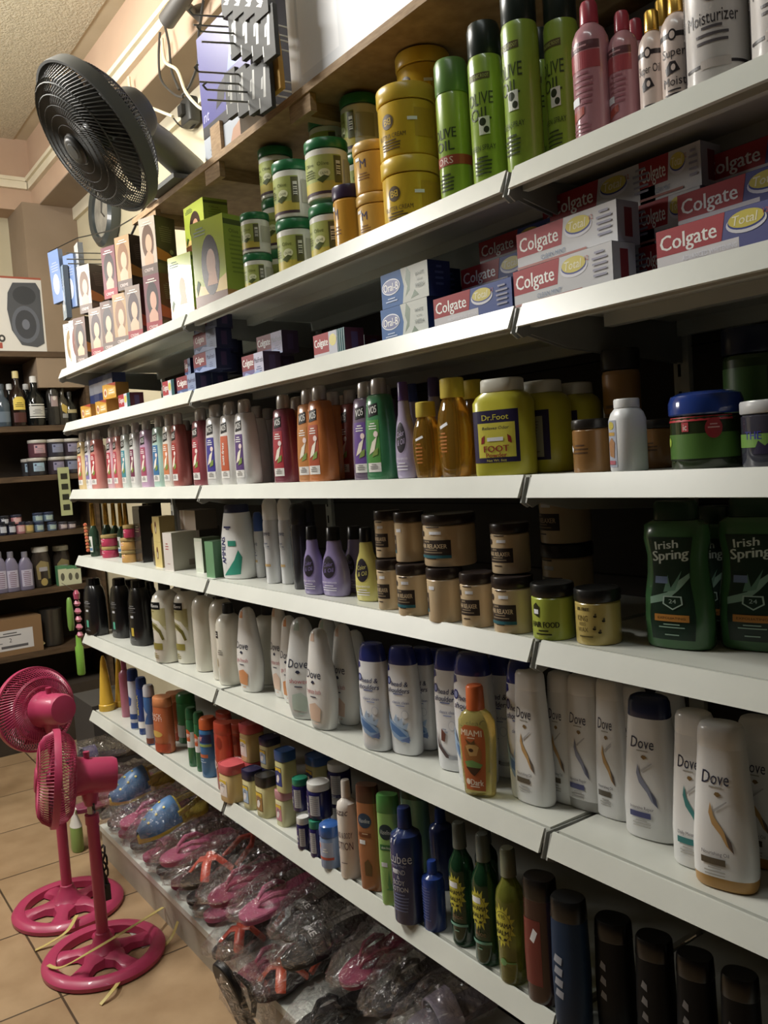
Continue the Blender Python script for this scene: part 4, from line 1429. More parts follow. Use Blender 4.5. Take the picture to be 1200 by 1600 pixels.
put(FPb, 2, 846, 84, 596, 'yellow foot powder bottle turned with its back text showing, middle of the three', Y=.13, rot=.0)
put(FP, 2, 893, 84, 600, 'yellow foot powder bottle at the right and rear of the three', Y=.19, rot=-.1)
BRJ = round_jar('styling_jar', '9a6a34', '2a2622', .046, .1, .018, [('l', 0, .05, .05, 3, .007, M('5a3a1c')), ('p', [(-.04, .045), (-.026, .038), (-.022, .046), (-.036, .053)], STK)])
put(BRJ, 2, 924, 60, 655, 'brown styling gel jar with dark lid and slanted price sticker', Y=.07)
put(BRJ, 2, 975, 60, 578, 'taller brown styling jar with dark lid in the shade behind the white pill bottle', Y=.20, h=.19)
put(BRJ, 2, 1030, 62, 655, 'dim brown styling jar right of the white pill bottle', Y=.15)
WB = white_bottle()
put(WB, 2, 981, 54, 623, 'small white pill bottle with white cap at the shelf edge', Y=.05, rot=-.15)
put(WB, 2, 925, 26, 634, 'white-capped pill bottle standing behind the brown styling jar', Y=.20)
EC = M('2f5a1e')
ecoj = round_jar('styling_gel_jar', M('2c3a1e', .15, coat=.6), M('1f3f9a', .15, coat=.6), .056, .1, .03, [('r', -.085, .085, .014, .046, M('4c7a2c')), ('r', -.085, .085, .012, .014, M('1c2414')), ('r', -.085, .085, .0, .0, BLK), ('r', -.085, .07, .062, .068, RED),
                 ('r', -.012, .0, .049, .061, M('c84048')), ('t', 'ic', -.006, .055, .008, .011, WHT), ('e', .038, .052, .013, .013, M('b03038')), ('l', .038, .056, .018, 2, .004, M('e0a8a8')), ('e', -.046, .036, .006, .006, M('a8c83c'))], liddome=True)
put(ecoj, 2, 1104, 112, 612, 'wide green and black gel jar with glossy blue lid', Y=.085, rot=.1)
put(round_jar('styling_gel_jar', M('3a3a48', .15, coat=.6), 'c4c6c8', .05, .1, .02, [('r', -.06, .06, .03, .05, M('6a9a3c')), ('t', 'THE', -.01, .048, .012, .04, M('2c2f9a'), 0, 0, .03), ('p', [(-.01, .02), (.03, .02), (.02, .04), (.01, .032), (.0, .04)], M('2a2440'))]), 2, 1212, 104, 624, 'dark gel jar with grey lid cut by the right photo edge', Y=.08)
put(round_jar('styling_gel_jar', '2f4a1e', '1a2444', .05, .1, .02, [('r', -.05, .05, .02, .07, M('3f6a2c'))]), 2, 1180, 90, 560, 'green gel jar stacked in the dark behind the blue-lidded one', Y=.22, h=.19)

# ================================================================== shelf 4
S4 = SZ[3]
GB = bottle('hair_oil_bottle', 'bottle', [('bottle_body', M('3a5a44', .1, trans=.4), 2, rbot(0, .019, .019, .003)+[(.07, .019, .019), (.085, .012, .012), (.09, .009, .009)]), ('cap', GOLD, 2, [(.09, .0085, .0085), (.092, .01, .01), (.155, .008, .008), (.157, .006, .006)])],
            [(0, 'label', [('r', -.02, .016, .014, .06, M('dfe2dc')), ('p', [(-.012, .03), (.01, .03), (.006, .05), (-.008, .048)], M('3a5a3c')), ('r', -.018, .014, .018, .026, M('5a88b0'))])])
for i, px in enumerate((147, 158, 168, 180, 191, 199)):
    put(GB, 3, px, 15, 786, f'small hair oil bottle with tall golden cap, {ordn(i)} of the golden-capped row', Y=.05 if i == 0 else .13-.008*i, group='golden-capped oil bottles')
PJ, YJ = (round_jar('hair_cream_jar', b_, 'b89a5a', .03, .042, .012, [('l', 0, .022, .03, 2, .005, M('f0c0c8'))]) for b_ in ('c83a5c', 'e0a858'))
for K, px, Y, n, w_, lbs in ((PJ, 172, .07, 2, 1., ['pink hair cream jar, lower of the stacked pair', 'pink hair cream jar, upper of the stacked pair']), (YJ, 203, .055, 2, .95, ['peach-yellow hair cream jar, lower of its pair', 'peach-yellow hair cream jar, upper of its pair'])):
    X = X_at(px, Y, S4+.04)
    for i in range(n):
        place(K, X, Y, S4+i*.0425, lbs[i], sx=w_, sz=1, group='small cream jars')
place(PJ, X_at(154, .065, S4+.03), .065, S4, 'small pink jar by itself left of the stacked pink pair', sx=.66, sz=.95, group='small cream jars')
place(PJ, X_at(203, .055, S4+.1), .055, S4+.085, 'small pink jar sitting on top of the two peach-yellow jars', sx=.72, sz=1.05, group='small cream jars')
TALLB = carton('tall_gift_box', 'box', .06, .05, .19, M('2e2a28', .15, coat=.6), {'front': [('r', -.028, .028, .01, .18, M('3a3634', .2, coat=.4)), ('l', 0, .12, .03, 3, .008, M('8a7a5a'))]})
place(TALLB, X_at(226, .09, S4+.09), .09, S4, 'tall dark glossy gift box beside the peach-yellow jars', rot=.05)
place(TALLB, X_at(240, .2, S4+.09), .2, S4, 'tall dark gift box further back behind the perfume bottle', rot=.0)
PERF = bottle('perfume_bottle', 'bottle', [('bottle_body', M('6a5a44', .1, trans=.5), 3, rbot(0, .02, .012, .003)+[(.06, .02, .012), (.07, .008, .006)]), ('cap', GOLD, 2, [(.07, .008, .008), (.072, .012, .012), (.09, .013, .013), (.1, .006, .006)])], [])
put(PERF, 3, 247, 16, 812, 'small perfume bottle with golden flower-like cap', Y=.07)


def pbox(w, d, h, front, side, top=None, extra=(), sextra=()):
    return carton('perfume_box', 'box', w, d, h, M(side, .5), {'front': [('r', -w/2, w/2, 0, h, M(front, .4))]+list(extra), 'side': [('r', -d/2, d/2, 0, h, M(side, .5))]+list(sextra), 'top': [('r', -w/2, w/2, -d/2, d/2, M(top or side, .5))]})


YB = pbox(.06, .05, .08, 'd8c070', 'a08a50', extra=(('e', -.005, .045, .008, .02, M('6a2c1c')), ('e', -.005, .04, .004, .01, M('d8d0b0'))))
Xy = X_at(257, .07, S4+.04)
place(YB, Xy, .075, S4, 'yellow perfume box, lower of the yellow pair', group='yellow boxes')
place(YB, Xy, .075, S4+.0805, 'yellow perfume box, upper of the yellow pair', group='yellow boxes')
place(pbox(.055, .085, .115, 'dcd4cc', 'b9b2a0', extra=(('l', -.005, .08, .02, 3, .008, M('b85a5a')), ('l', 0, .02, .03, 1, .005, M('b87a7a'))), sextra=(('r', .01, .03, .012, .03, M('8a7a6a')),)), X_at(273, .055, S4+.05), .075, S4, 'white perfume box with reddish script, at the shelf edge', rot=.12)
place(pbox(.05, .06, .10, 'cfd8c4', '5a6a4c', extra=(('r', -.02, .015, .012, .09, M('dfe2d2')),)), X_at(318, .085, S4+.05)+.0, .1, S4, 'pale green and white carton between the white box and green box', rot=.05)
place(pbox(.045, .06, .10, '6aa070', '3f6f48', top='3a5a3c'), X_at(336, .055, S4+.05), .068, S4, 'plain green carton beside the white powder bottle', rot=.1)
place(pbox(.12, .07, .06, 'c4b09c', '6a5c50', extra=(('r', -.06, -.02, 0, .06, M('ddd2c8')), ('r', -.045, -.035, 0, .06, M('c4a898')))), X_at(300, .13, S4+.15), .15, S4+.1155, 'long beige carton lying on top of the white and green cartons')
place(pbox(.12, .07, .115, '6a5c50', '4a4038'), X_at(300, .18, S4+.15), .21, S4, 'brown carton standing at the back under the long beige carton')

put(ammens(), 3, 374, 53, 788, 'white powder bottle with green swoosh and sideways lettering', yb=905, rot=.25)
AW = aero('dcdde0', 'e6e6e6', .17, .017)
put(aero('dcdde0', '3a5aa8', .145, .014), 3, 406, 16, 800, 'slim white deodorant can with blue cap beside the powder bottle', yb=903, rot=-.1)
put(AW, 3, 426, 26, 779, 'white deodorant can with rounded white cap, left of the two alike', yb=912, rot=.1)
put(AW, 3, 449, 24, 779, 'white deodorant can with rounded white cap, right of the two alike', yb=913, rot=.0)
DK = aero('3a3a40', '2a2a2e', .17, .018, True)
put(DK, 3, 469, 26, 786, 'charcoal deodorant can with coloured edge, right of the white cans', yb=921, rot=.2)
put(DK, 3, 484, 24, 782, 'charcoal deodorant can standing behind the front one', Y=.12)
RP, RY = remover('9a8cc4', '5a3a8a', '17171a', white='7a6aae'), remover('d9d06a', '8a7a2a', '17171a', white='c9c05a')
put(RP, 3, 490, 34, 822, 'purple nail polish remover bottle with black cap, leftmost of three', yb=930, rot=.2)
put(RP, 3, 524, 44, 823, 'purple nail polish remover bottle with black cap and price sticker, middle', yb=933, rot=.15)
put(RP, 3, 556, 40, 822, 'purple nail polish remover bottle standing behind the yellow one', Y=.13)
put(RY, 3, 574, 40, 824, 'yellow nail polish remover bottle with black cap', yb=941, rot=.2)
R1, R2, R3 = relaxer_jar(), relaxer_jar(teal=True), relaxer_jar(blank=True, teal=True)
gR = 'tan hair relaxer jars'
lowj = [(609, 40, 873, 953, R1, 'leftmost beside the yellow remover bottle'), (646, 52, 880, 963, R2, 'second from the left'), (696, 58, 885, 973, R3, 'third from the left, label turned away'), (746, 54, 893, 981, R1, 'fourth from the left'), (802, 66, 898, 991, R2, 'rightmost, next to the lime jar')]
upj = [(606, 42, 797, R1, 0), (640, 48, 799, R3, 1), (702, 84, 801, R2, 2), (797, 62, 816, R1, 4)]
lowr = []
for px, w, t, yb, K, lb in lowj:
    lowr.append(put(K, 3, px, w, t, f'tan black-lidded relaxer jar, lower row, {lb}', yb=yb, rot=random.uniform(.25, .5), group=gR))
bpy.context.view_layer.update()
for px, w, t, K, k in upj:
    l = lowr[k]
    zt = S4+K.h*l.scale[2]+.001
    Y = l.location.y+(.02 if k != 2 else .025)
    X = X_at(px, Y, zt+.05)
    D = depth((X, Y, zt+.05))
    sx = w*D/FPX/K.w
    hh = Z_at(t, X, Y)-zt
    place(K, X, Y, zt, f'{"extra wide " if k == 2 else ""}tan black-lidded relaxer jar, upper row, {["leftmost", "second from the left", "standing on two jars", "", "rightmost, alone in the shade"][k]}', rot=.4, sx=sx, sz=hh/K.h, group=gR)
for i, (px, Y) in enumerate(((888, .24),)):
    X = X_at(px, Y, S4+.06)
    place(R1, X, Y, S4, f'tan relaxer jar in the dark back row behind the {["lime", "honey", "lower fourth tan"][i]} jar, lower one', group='relaxer jars at the back')
    place(R1, X, Y, S4+.123, 'tan relaxer jar in the dark back row behind the lime jar, upper one', sz=.86, group='relaxer jars at the back')
put(food_jar(), 3, 864, 68, 909, 'lime green hair food jar with black lid', yb=1001, rot=.45)
put(wax_jar(), 3, 934, 72, 917, 'honey-coloured wax jar with bees on it and black lid', yb=1009, rot=.4)
IR = irish()
put(IR, 3, 1058, 102, 782, 'large green body wash bottle with orange label strip', yb=1020, rot=.2)
IR2 = irish()
put(IR2, 3, 1178, 110, 775, 'large green body wash bottle by the right photo edge', yb=1024, rot=.3)
put(IR, 3, 1120, 80, 790, 'green body wash bottle in the shade behind the two front ones', Y=.19)

# ================================================================== shelf 5
S5 = SZ[4]
BB1, BB2 = black_bottle('men', '4aa88a'), black_bottle('care', 'c8a82c')
for px, w, t, yb, K, lb in ((150, 32, 903, 993, BB1, 'leftmost on its shelf'), (190, 30, 903, 997, BB1, 'second from the left'), (220, 34, 905, 1009, BB2, 'third, foremost'), (238, 22, 908, 1003, BB2, 'fourth, next to the cream bottles')):
    put(K, 4, px, w, t, f'black body wash bottle, {lb} of the black group', yb=yb, rot=.2, group='black bottles')
for i, (px, Y) in enumerate(((172, .16), (205, .17), (232, .18))):
    put(BB1, 4, px, 30, 905, f'black body wash bottle in the second row, {ordn(i)} of the back ones', Y=Y, group='black bottles behind')
TR, TRp, TRl = tresemme(), tresemme(False, logo=False), tresemme(False)
put(TR, 4, 262, 43, 905, 'cream conditioner bottle with olive swirl, leftmost of the cream bottles', yb=1036, rot=.25, group='cream bottles')
put(TR, 4, 296, 42, 906, 'cream conditioner bottle with olive swirl, partly behind its left twin', Y=.105, rot=.25, group='cream bottles')
put(TR, 4, 284, 40, 903, 'cream bottle further back between the two swirl-labelled ones', Y=.18, rot=.25, group='cream bottles')
put(TRp, 4, 322, 38, 912, 'plain cream bottle with dark cap, no label showing', yb=1050, group='cream bottles')
put(TRp, 4, 350, 40, 917, 'plain cream bottle with dark cap, behind the one with small black mark', yb=1063, group='cream bottles')
put(TRl, 4, 361, 42, 942, 'cream bottle with small black square mark, foremost of the cream group', yb=1071, rot=.45, group='cream bottles')
put(TRl, 4, 425, 62, 944, 'cream bottle in the back behind the orange-topped white bottle', Y=.17, rot=.45)
D1, D2, D3, D4 = dove_wash('e0935a', 'go fresh'), dove_wash('dba070', 'relaxing'), dove_wash('b8cfc4', 'shower', True), dove_wash('e2c0a8', 'hydrate bath')
put(D1, 4, 391, 41, 949, 'white body wash bottle with orange cap patch and orange picture, standing alone', yb=1083, rot=.15, group='white body wash bottles')
put(D4, 4, 440, 33, 946, 'white body wash bottle, left of the clustered four', yb=1092, rot=.1, group='white body wash bottles')
put(D1, 4, 456, 38, 962, 'white body wash bottle with orange cap patch in the cluster', Y=.10, rot=.3, group='white body wash bottles')
put(D3, 4, 476, 60, 965, 'broad greyish white body wash bottle in the middle of the cluster', yb=1128, rot=.5, group='white body wash bottles')
put(D4, 4, 503, 48, 982, 'white body wash bottle foremost of the cluster, peach patch on its cap', yb=1143, rot=.15, group='white body wash bottles')
put(D4, 4, 540, 44, 975, 'white body wash bottle just behind the foremost one', Y=.10, rot=.15, group='white body wash bottles')
put(D3, 4, 515, 44, 965, 'white body wash bottle with mint cap patch at the back of the cluster', Y=.15, rot=.2, group='white body wash bottles')
put(D4, 4, 558, 44, 985, 'white body wash bottle at the back beside the blue-capped shampoo', Y=.17, rot=.15, group='white body wash bottles')
H1, H2 = hs(), hs(True)
gH = 'blue-capped white shampoo bottles'
put(H1, 4, 587, 46, 1003, 'white shampoo bottle with blue cap and water splash, leftmost in front', yb=1176, rot=.3, group=gH)
put(H1, 4, 633, 48, 1008, 'white shampoo bottle with blue cap and water splash, second in front', yb=1183, rot=.3, group=gH)
put(H1, 4, 662, 40, 1010, 'white blue-capped shampoo bottle behind the second front one', Y=.12, rot=.3, group=gH)
put(H2, 4, 706, 48, 1013, 'white blue-capped shampoo bottle with brown almond picture', Y=.085, rot=.3, group=gH)
put(H2, 4, 682, 40, 1012, 'white blue-capped shampoo bottle with almond, shaded in the back', Y=.17, rot=.3, group=gH)
put(H1, 4, 744, 62, 1018, 'white blue-capped shampoo bottle standing right behind the tanning oil', Y=.075, rot=.3, group=gH)
put(H2, 4, 785, 48, 1020, 'white blue-capped shampoo bottle in the second row right of the tanning oil', Y=.13, rot=.3, group=gH)
put(H1, 4, 818, 46, 1030, 'white blue-capped shampoo bottle half hidden by the first tapered white bottle', Y=.085, rot=.3, group=gH)
MI = miami()
put(MI, 4, 746, 58, 1070, 'yellow tanning oil bottle with orange cap and orange picture label', yb=1251, rot=.4)
DG, DB, DT = dove_sham('gold'), dove_sham('blue', topcap='23305c'), dove_sham('teal')
DGc = dove_sham('gold', basecap='c08a3a')
DGr = dove_sham('blue', basecap='a8a8a4')
gD = 'white tapered hair bottles'
put(DG, 4, 832, 58, 1046, 'white tapered bottle with gold swirl, leftmost of the tapered ones', yb=1263, rot=.1, group=gD)
put(DG, 4, 880, 50, 1050, 'white tapered bottle standing behind, between the first and second in front', Y=.12, rot=.1, group=gD)
put(DGr, 4, 915, 62, 1054, 'white tapered bottle with grey foot, second of the tapered ones in front', yb=1273, rot=.15, group=gD)
put(DG, 4, 958, 54, 1060, 'white tapered bottle behind the grey-footed one', Y=.13, rot=.1, group=gD)
put(DB, 4, 1017, 84, 1086, 'white tapered bottle with navy cap and blue label strip', yb=1322, rot=.2, group=gD)
put(DGc, 4, 990, 60, 1070, 'white tapered bottle with brown foot behind the navy-capped one', Y=.15, rot=.2, group=gD)
put(DT, 4, 1090, 76, 1110, 'white tapered bottle with teal label strip behind the foremost one', Y=.085, rot=.15, group=gD)
put(DT, 4, 1050, 60, 1080, 'white tapered bottle in the third row right of the navy-capped one', Y=.19, rot=.15, group=gD)
put(DGc, 4, 1129, 94, 1128, 'white tapered bottle with golden foot, foremost and largest', yb=1403, rot=.25, group=gD)
put(DGc, 4, 1190, 80, 1120, 'white tapered bottle cut off by the right photo edge', Y=.15, rot=.2, group=gD)

# ================================================================== shelf 6
S6 = SZ[5]
CONE = bottle('cone_bottle', 'bottle', [('bottle_body', M('e0b02a', .3), 2, rbot(0, .021, .021, .002)+[(.018, .021, .021), (.02, .019, .019), (.10, .0125, .0125), (.15, .0075, .0075), (.165, .003, .003)])], [])
put(CONE, 5, 165, 24, 1025, 'yellow cone-shaped bottle at the far left end of the lowest shelf', yb=1112)
put(CONE, 5, 186, 20, 1028, 'yellow cone-shaped bottle further back beside the pink one', Y=.12)
put(gel_lotion('c06a84', 'b05a78', .17, .018, [], name='spray_bottle'), 5, 197, 18, 1030, 'slim pink bottle beside the yellow cones', Y=.09)


def can(body, capc, r, h, shapes):
    b = rbot(0, r, r, .003)+[(h*.78, r, r), (h*.81, r*.93, r*.93)]
    c = [(h*.81, r*.9, r*.9), (h*.815, r*.98, r*.98), (h*.96, r*.95, r*.95), (h, r*.75, r*.75)]
    return bottle('spray_can', 'can', [('can_body', M(body, .25, coat=.3), 2, b), ('cap', M(capc, .3), 2, c)], [(0, 'label', shapes)])


bl_ = M('2b4f98')
put(can('d4dae2', '24407e', .02, .17, [('r', -.03, .03, .03, .045, bl_), ('r', -.03, .03, 0.004, .02, bl_), ('p', [(-.02, .06), (.01, .07), (.014, .09), (-.01, .1)], bl_)]), 5, 211, 17, 1045, 'white and blue spray can, first can right of the pink bottle', yb=1140)
put(can('2a4a9a', '2c4a8c', .02, .17, [('t', 'BLACK', 0, .09, .014, .07, M('d8c83c'), 90, 0, .04), ('r', -.03, .03, .02, .04, WHT)]), 5, 224, 17, 1058, 'blue insect spray can with yellow sideways lettering', yb=1148)
put(can('3f6fb0', 'b9bbc0', .02, .17, [('r', -.03, .03, .02, .06, M('b4b8c0')), ('r', -.03, .03, .004, .02, M('8a4a3a')), ('p', [(-.02, .07), (.0, .065), (.014, .09), (-.005, .11)], M('b0b8c4'))]), 5, 236, 18, 1070, 'blue and silver spray can beside the orange bottle', yb=1164)
BO = gel_lotion('cf6a3a', 'd9824a', .17, .024, [('BLACK', .118, .011, .034, 0, 'f0e0d0'), ('OUT!', .106, .010, .028, 0.003, 'f0e0d0')], 'flat', d=.7, extra=(('e', 0, .06, .016, .01, M('d8b04a')), ('r', -.03, .03, .004, .03, M('c04828'))))
put(BO, 5, 257, 32, 1088, 'orange insect repellent bottle with white lettering, foremost left', yb=1177, rot=.15)
put(BO, 5, 273, 26, 1082, 'orange insect repellent bottle right behind the foremost orange one', Y=.12)
put(BO, 5, 282, 24, 1080, 'orange insect repellent bottle third in line, deep on the shelf', Y=.2)
GO = can('2f7a48', '2c6a3f', .017, .15, [('r', -.024, .024, .05, .09, M('e4e6e4')), ('p', [(-.012, .066), (.012, .066), (.013, .09), (.006, .096), (-.008, .096), (-.013, .088)], M('d85a28')), ('t', 'OFF!', 0, .08, .010, .022, WHT, 0, 0, .04)])
put(can('3f9050', '2f8040', .022, .16, [('r', -.02, .02, .02, .06, M('c8d0c8'))]), 5, 292, 30, 1082, 'wide green can standing at the back above the two slim green ones', Y=.14)
put(GO, 5, 302, 18, 1105, 'slim green repellent can with orange emblem, left of two', yb=1198, group='slim green cans')
put(GO, 5, 314, 17, 1112, 'slim green repellent can with orange emblem, right of two', yb=1206, group='slim green cans')
put(can('3a7ab8', 'd8602c', .021, .16, [('r', -.03, .03, .095, .118, M('2c3a78')), ('t', 'Off', -.004, .106, .012, .03, M('f0a0a0'), 0, .2, .04), ('r', -.03, .03, .085, .092, M('9ab85a')), ('r', -.02, .02, .055, .064, M('d86a3c')), ('l', .0, .048, .03, 2, .006, M('a8c8e0'))]), 5, 328, 28, 1120, 'blue repellent can with orange cap', yb=1215)
OR = M('c8432a', .2, coat=.4)
OF = gel_lotion(OR, 'c8432a', .16, .026, [('OFF', .062, .016, .036, 0, 'f0c8b8')], 'flat', d=.55, extra=(('e', .006, .115, .008, .014, M('9a2c1c')), ('r', -.024, -.010, .05, .07, M('e8dcd8'))))
put(OF, 5, 352, 30, 1128, 'orange-red repellent bottle with white lettering, left of the two', yb=1238, rot=.1)
put(OF, 5, 372, 40, 1128, 'orange-red repellent bottle behind the pink-lidded jars', Y=.12, rot=.3)
put(OF, 5, 350, 26, 1112, 'orange-red repellent bottle deep in the back row', Y=.2, rot=.1)
put(OF, 5, 395, 30, 1122, 'orange-red repellent bottle in the back above the upper pink-lidded jar', Y=.2, rot=.1)
VP, VN, VB, VC = vas_jar('d8545a', 'e8d8c8', 'e8dcd4', body='d8b878'), vas_jar('23234a', '2c3a78', 'a8c4e4'), vas_jar('2c2a28', '5a3a1c', 'a8783c'), vas_jar('c88a94', 'c06a78', 'd88a98', body='dcd8a0')
gV = 'petroleum jelly jars'
jl = [(366, 40, 1190, 1254, VP, 'pink-lidded petroleum jelly jar in front, leftmost of the lower jars'), (396, 29, 1200, 1265, VN, 'navy-lidded petroleum jelly jar in the lower row beside the pink-lidded one'), (419, 33, 1209, 1278, VB, 'brown-lidded petroleum jelly jar with brown label in the lower row'),
      (447, 28, 1232, 1292, VC, 'pale petroleum jelly jar with dusty pink lid, under a blue-lidded one')]
JL = [put(K, 5, px, w, t, lb, yb=yb, rot=.1, group=gV) for px, w, t, yb, K, lb in jl]
VBl = vas_jar('2f5aa0', '2c3f98', '2c3f98', body='d9d68e')
for i, (px, w, t, K, k, lb, dy) in enumerate(((394, 34, 1128, VP, 0, 'pink-lidded petroleum jelly jar in the upper row', .05), (422, 30, 1150, VN, 1, 'navy-lidded petroleum jelly jar in the upper row', .045), (447, 30, 1170, VBl, 3, 'blue-lidded petroleum jelly jar on top of the dusty pink lid', .0))):
    l = JL[k]
    zt = S6+K.h*l.scale[2]+.001
    Y = l.location.y+dy
    X = X_at(px, Y, zt+.05)
    D = depth((X, Y, zt+.05))
    dvx = Vector((X-CAM.x, Y-CAM.y)).normalized()
    place(K, X, Y, zt, lb, rot=.1, sx=w*D/FPX/K.w, sz=(Z_at(t, X, Y)-zt)/K.h, group=gV)
    if dy:
        place(K, X, Y, S6, lb.replace('in the upper row', 'at the back beneath the upper row'), rot=0, sx=w*D/FPX/K.w, sz=l.scale[2], group=gV)
place(VBl, JL[3].location.x+.06, JL[3].location.y+.07, S6+.0, 'blue-lidded petroleum jelly jar in the second row under its twin', group=gV)
place(VBl, JL[3].location.x+.06, JL[3].location.y+.07, S6+.089, 'blue-lidded petroleum jelly jar raised behind the green-lidded rub jar', group=gV)
KW, KG = vapor_jar('dcdcd8'), vapor_jar('1f8a68', 'r' and '25206a')
gK = 'navy chest rub jars'
a1 = put(KW, 5, 475, 21, 1275, 'small navy chest rub jar with white lid at the bottom left of its group', yb=1328, rot=.1, group=gK)
a2 = put(KG, 5, 495, 22, 1280, 'small navy chest rub jar with green lid at the bottom beside the blue jar', yb=1340, rot=-.2, group=gK)
for px, w, t, K, l, lb in ((470, 26, 1214, KG, a1, 'navy chest rub jar with green lid in the upper layer'), (499, 38, 1220, KW, a2, 'larger navy chest rub jar with white lid in the upper layer')):
    zt = S6+K.h*l.scale[2]+.001
    Y = l.location.y+.02
    X = X_at(px, Y, zt+.04)
    D = depth((X, Y, zt+.04))
    place(K, X, Y, zt, lb, rot=-.1, sx=w*D/FPX/K.w, sz=(Z_at(t, X, Y)-zt)/K.h, group=gK)
for i, (px, Y, zz, t) in enumerate(((505, .17, S6, 0), (505, .17, S6+.083, 0), (530, .15, S6, 0), (530, .15, S6+.083, 0), (505, .17, S6+.166, 0))):
    place(KW, X_at(px, Y, zz+.04), Y, zz, ['navy jar with white lid at the back, bottom left', 'navy jar with white lid at the back, second layer left', 'navy jar with white lid at the back, bottom right', 'navy jar with white lid at the back, second layer beside the white lotion', 'navy jar with white label, topmost at the back under the shelf'][i], sx=1.1, group='navy jars at the back')
put(round_jar('cream_jar', M('7f9ac8', .2, coat=.4), M('2f62b8', .2, coat=.4), .032, .085, .024, [('r', -.03, .03, .02, .052, M('a8b4d4')), ('r', -.032, .032, .018, .023, M('c8503c')), ('l', .004, .038, .02, 2, .005, WHT), ('e', -.016, .044, .005, .005, M('d88a80'))], liddome=True), 5, 517, 34, 1284, 'light blue cream jar with blue domed lid and red stripe', yb=1358, rot=.3)
put(gel_lotion('e4dcd2', 'dcd4ca', .2, .026, [('razac', .140, .014, .05, -.002, '4a2c3c', .25), ('HAND & BODY', .092, .012, .052, 0, '5a3a4c'), ('LOTION', .070, .016, .052, 0, '5a3a4c')], extra=(('l', .0, .033, .03, 1, .005, M('8a7a80')),)), 5, 545, 33, 1218, 'white hand and body lotion bottle with purple lettering', yb=1374, rot=.35)
VL = lambda body, lid, extra: gel_lotion(body, lid, .2, .03, [], 'flat', n=2.6, d=.6, extra=extra)
nvy = M('1f3f62')
put(VL('b0683c', '5a3424', (('e', -.004, .135, .019, .014, nvy), ('t', 'Vaseline', -.004, .135, .008, .03, M('c8d0d8'), 0, .2), ('r', -.022, .012, .104, .112, M('7a3a1c')), ('l', -.004, .109, .026, 1, .005, M('d8b090')), ('r', -.02, -.004, .09, .098, STK), ('p', [(-.01, .03), (.008, .03), (.010, .05), (.0, .062), (-.01, .055)], M('6a4a24')))), 5, 579, 37, 1225, 'caramel brown lotion bottle with navy oval emblem', yb=1396, rot=.5)
put(VL('8ccb62', '4fa048', (('e', -.004, .135, .019, .014, M('123a44')), ('t', 'Vaseline', -.004, .135, .008, .03, M('c8d8d0'), 0, .2), ('r', -.022, .012, .102, .112, M('2c7a3c')), ('t', 'aloe fresh', -.004, .107, .005, .03, M('e0f0d8')), ('r', -.02, -.004, .072, .080, STK),
     ('p', [(-.012, .03), (-.004, .034), (-.014, .056), (-.006, .04), (-.002, .066), (.002, .04), (.012, .058), (.004, .034), (.010, .03)], M('4a9a4c')))), 5, 611, 37, 1240, 'light green lotion bottle with dark oval emblem and aloe picture', yb=1420, rot=.6)
put(VL('7fae8a', '2f5a3a', ()), 5, 650, 44, 1222, 'dark green lidded lotion bottle in the second row', Y=.14, rot=.4)
put(gel_lotion('22346e', '1f2f66', .21, .032, [('Lubee', .125, .019, .052, 0.004, 'c8ccd8'), ('Beauty Magic', .112, .005, .036, 0, '9aa4c8'), ('HAND', .100, .009, .026, .002, 'c8ccd8'), ('&', .09, .007, .01, 0, 'c8ccd8'), ('BODY', .080, .009, .026, 0, 'c8ccd8'), ('LOTION', .068, .009, .038, 0, 'c8ccd8')],
    extra=(('l', 0, .056, .04, 6, .006, M('6a78b0')), ('r', -.015, .0, .096, .104, STK), ('p', [(-.014, .15), (-.012, .17), (-.016, .175), (-.018, .15)], M('b8bcd0')), ('p', [(-.006, .148), (-.001, .162), (-.008, .165)], M('b8bcd0')))), 5, 637, 50, 1260, 'tall navy hand and body lotion bottle with white lettering', yb=1446, rot=.3)
put(gel_lotion('24429a', '2444a0', .14, .022, [], extra=(('l', .0, .09, .026, 12, .006, M('4f68b8')),)), 5, 678, 36, 1344, 'small blue lotion bottle with blue cap beside the tall navy one', yb=1457)
put(gel_lotion('2b3f8a', '2444a0', .19, .024, []), 5, 690, 38, 1262, 'blue bottle standing in the dark behind the small blue one', Y=.15)


